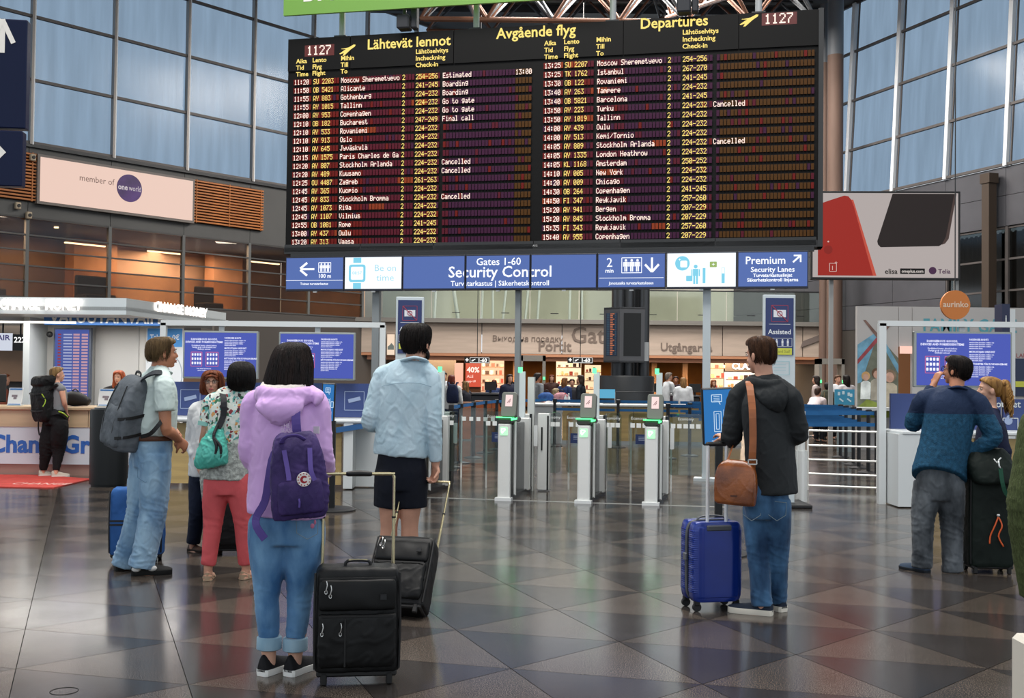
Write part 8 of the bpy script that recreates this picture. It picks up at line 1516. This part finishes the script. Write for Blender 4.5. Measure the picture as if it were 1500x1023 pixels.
ls = M('leather_strap', '9c5a30', .45, var=(12, .15)); mb = MB(); P = [W3(1101, 690, -.16), W3(1102, 672, -.2), W3(1103, 640, -.2), W3(1102, 600, -.185), W3(1099, 572, -.13), W3(1097, 559, -.05), W3(1100, 562, .06)]; mb.strip([q-c for q in P], .044, .006, [(0, -1, 0), (0, -1, 0), (0, -1, 0), (0, -1, .1), (0, -.8, .6), (0, 0, 1), (0, .8, .6)], k=3); mb.build('shoulder_strap', ls, o)
mb = MB(); P = [W3(1060, 690, -.06), W3(1068, 668, .02), W3(1074, 650, .1)]; mb.strip([q-c for q in P], .04, .006, (-1, -.3, 0), k=3); mb.build('shoulder_strap', ls, o)
mb = MB(); q = W3(1102, 677, -.205)-c; frame2(mb, q.x-.026, q.z-.014, q.x+.026, q.z+.014, .007, q.y-.006); mb.build('buckle', silver, o)
# trekking pack
g0 = gp(74, 699); Yb = g0.y; W3 = lambda px, py, dy=0.: at(px, py, Yb+dy); c = W3(64, 586, -.05); tp = M('pack_black', '111213', .6, var=(8, .3), bump=(150, .2)); o = thing('trekking_backpack', 'large black trekking backpack with lime trim on the grey vest', 'backpack', c); X = MX.Rotation(radians(-40), 4, 'Z') @ MX.Rotation(radians(6), 4, 'X'); mb = MB()
softbox(mb, X, [(-.3, .24, .18, 0, 0), (-.27, .32, .24, 0, 0), (-.1, .34, .27, 0, 0), (.1, .33, .26, 0, 0), (.2, .28, .2, 0, 0), (.22, .3, .26, 0, 0), (.3, .32, .26, 0, .02), (.34, .24, .18, 0, .03)], 4, 32); skinobj('body', mb, tp, o, .012, 3, folds(.01, [], 8, 2.))
lime = M('lime_trim', 'a6c83c', .5)
for sx in (-1, 1): mb = MB(); mb.X = X; mb.tube([(sx*.15, -.1, .1), (sx*.165, -.06, 0), (sx*.155, -.1, -.08)], .008, 6, k=3); mb.build('lime_piping', lime, o)
for z in (.12, -.12): mb = MB(); mb.X = X; mb.strip([(-.17, 0, z), (-.12, -.14, z-.02), (.12, -.14, z-.02), (.17, 0, z)], .022, .006, [(-1, 0, 0), (-.5, -1, 0), (.5, -1, 0), (1, 0, 0)], k=3); mb.build('compression_strap', trim_b, o)
mb = MB(); mb.X = X; mb.tube([(-.1, -.05, -.3), (-.12, -.05, -.42), (-.1, -.05, -.5)], .01, 6, k=2); mb.build('hanging_strap', trim_b, o); mb = MB(); P = [W3(72, 571, -.15), W3(84, 564, -.12), W3(92, 572, -.05), W3(90, 588, .06)]; mb.strip([q-c for q in P], .06, .015, [(-.3, -.8, 1), (0, -.5, 1), (1, 0, .5), (1, .4, 0)], k=3); mb.build('shoulder_strap', trim_b, o); mb = MB(); P = [W3(74, 606, -.14), W3(88, 604, -.16), W3(100, 613, .0)]; mb.strip([q-c for q in P], .06, .015, [(-.3, -1, 0), (.3, -1, 0), (1, -.3, 0)], k=3); mb.build('hip_belt', trim_b, o); mb = MB(); P = [W3(86, 603, -.185), W3(93, 606, -.13), W3(99, 611, -.03)]; mb.tube([q-c for q in P], .01, 6, k=2); mb.build('lime_piping', lime, o)
# background bags
c = at(663, 577, 23.8); o = thing('backpack', 'small navy backpack on the white cardigan beyond the left barriers', 'backpack', c); mb = MB(); softbox(mb, MX.Identity(4), [(-.2, .2, .1, 0, 0), (-.15, .26, .16, 0, 0), (.05, .25, .15, 0, 0), (.17, .18, .1, 0, 0), (.2, .1, .05, 0, 0)], 3.5, 24); skinobj('body', mb, M('pack_navy', '1a2340', .7, var=(8, .2)), o, .014, 3, folds(.005, [], 9)); [MB().strip([(sx*.06, 0, .15), (sx*.09, .06, .24), (sx*.1, .2, .22)], .04, .012, [(0, -1, .5), (0, 0, 1), (0, 1, 0)], k=3).build('shoulder_strap', M('pack_navy', '1a2340', .7), o) for sx in (-1, 1)]; MB().tube([(-.03, .02, .19), (0, .02, .24), (.03, .02, .19)], .008, 6, k=3).build('handle', black, o)
c = at(1211, 582, 27.1); o = thing('backpack', 'grey green rucksack on the person with black curly hair at the far right counter', 'backpack', c); mb = MB(); softbox(mb, MX.Identity(4), [(-.18, .2, .1, 0, 0), (-.14, .28, .18, 0, 0), (.05, .27, .17, 0, 0), (.17, .18, .1, 0, 0)], 3.5, 24); skinobj('body', mb, M('pack_greygreen', '4c4f44', .7, var=(12, .3)), o, .014, 3, folds(.006, [], 9)); [MB().tube([(sx*.08, -.09, .12), (sx*.09, -.1, -.02), (sx*.07, -.09, -.12)], .008, 6, k=2).build('piping', M('pack_tan', '8a7a5c', .6), o) for sx in (-1, 1)]
# pale bag at the lower right corner
g = gp(1512, 1100); c = at(1515, 1008, 4.6); o = thing('shopping_bag', 'white and orange bag cut off at the lower right corner', 'bag', V((c.x, 4.6, 0))); MB().box((0, 0, c.z+.05), (.1, .22, .3), bev=.02).build('body', M('bag_offwhite', 'd8d2c6', .6), o); MB().box((0, 0, (c.z-.1)/2), (.105, .225, c.z-.1), bev=.02).build('orange_base', M('bag_orange', 'd0622c', .6), o); MB().tube([(0, -.06, c.z+.18), (0, -.05, c.z+.3), (0, .05, c.z+.3), (0, .06, c.z+.18)], .008, 6, k=3).build('handle', M('bag_handle_navy', '1c2440', .6), o)
_tmp_scene_done = bpy.data.scenes.remove(_tmp)
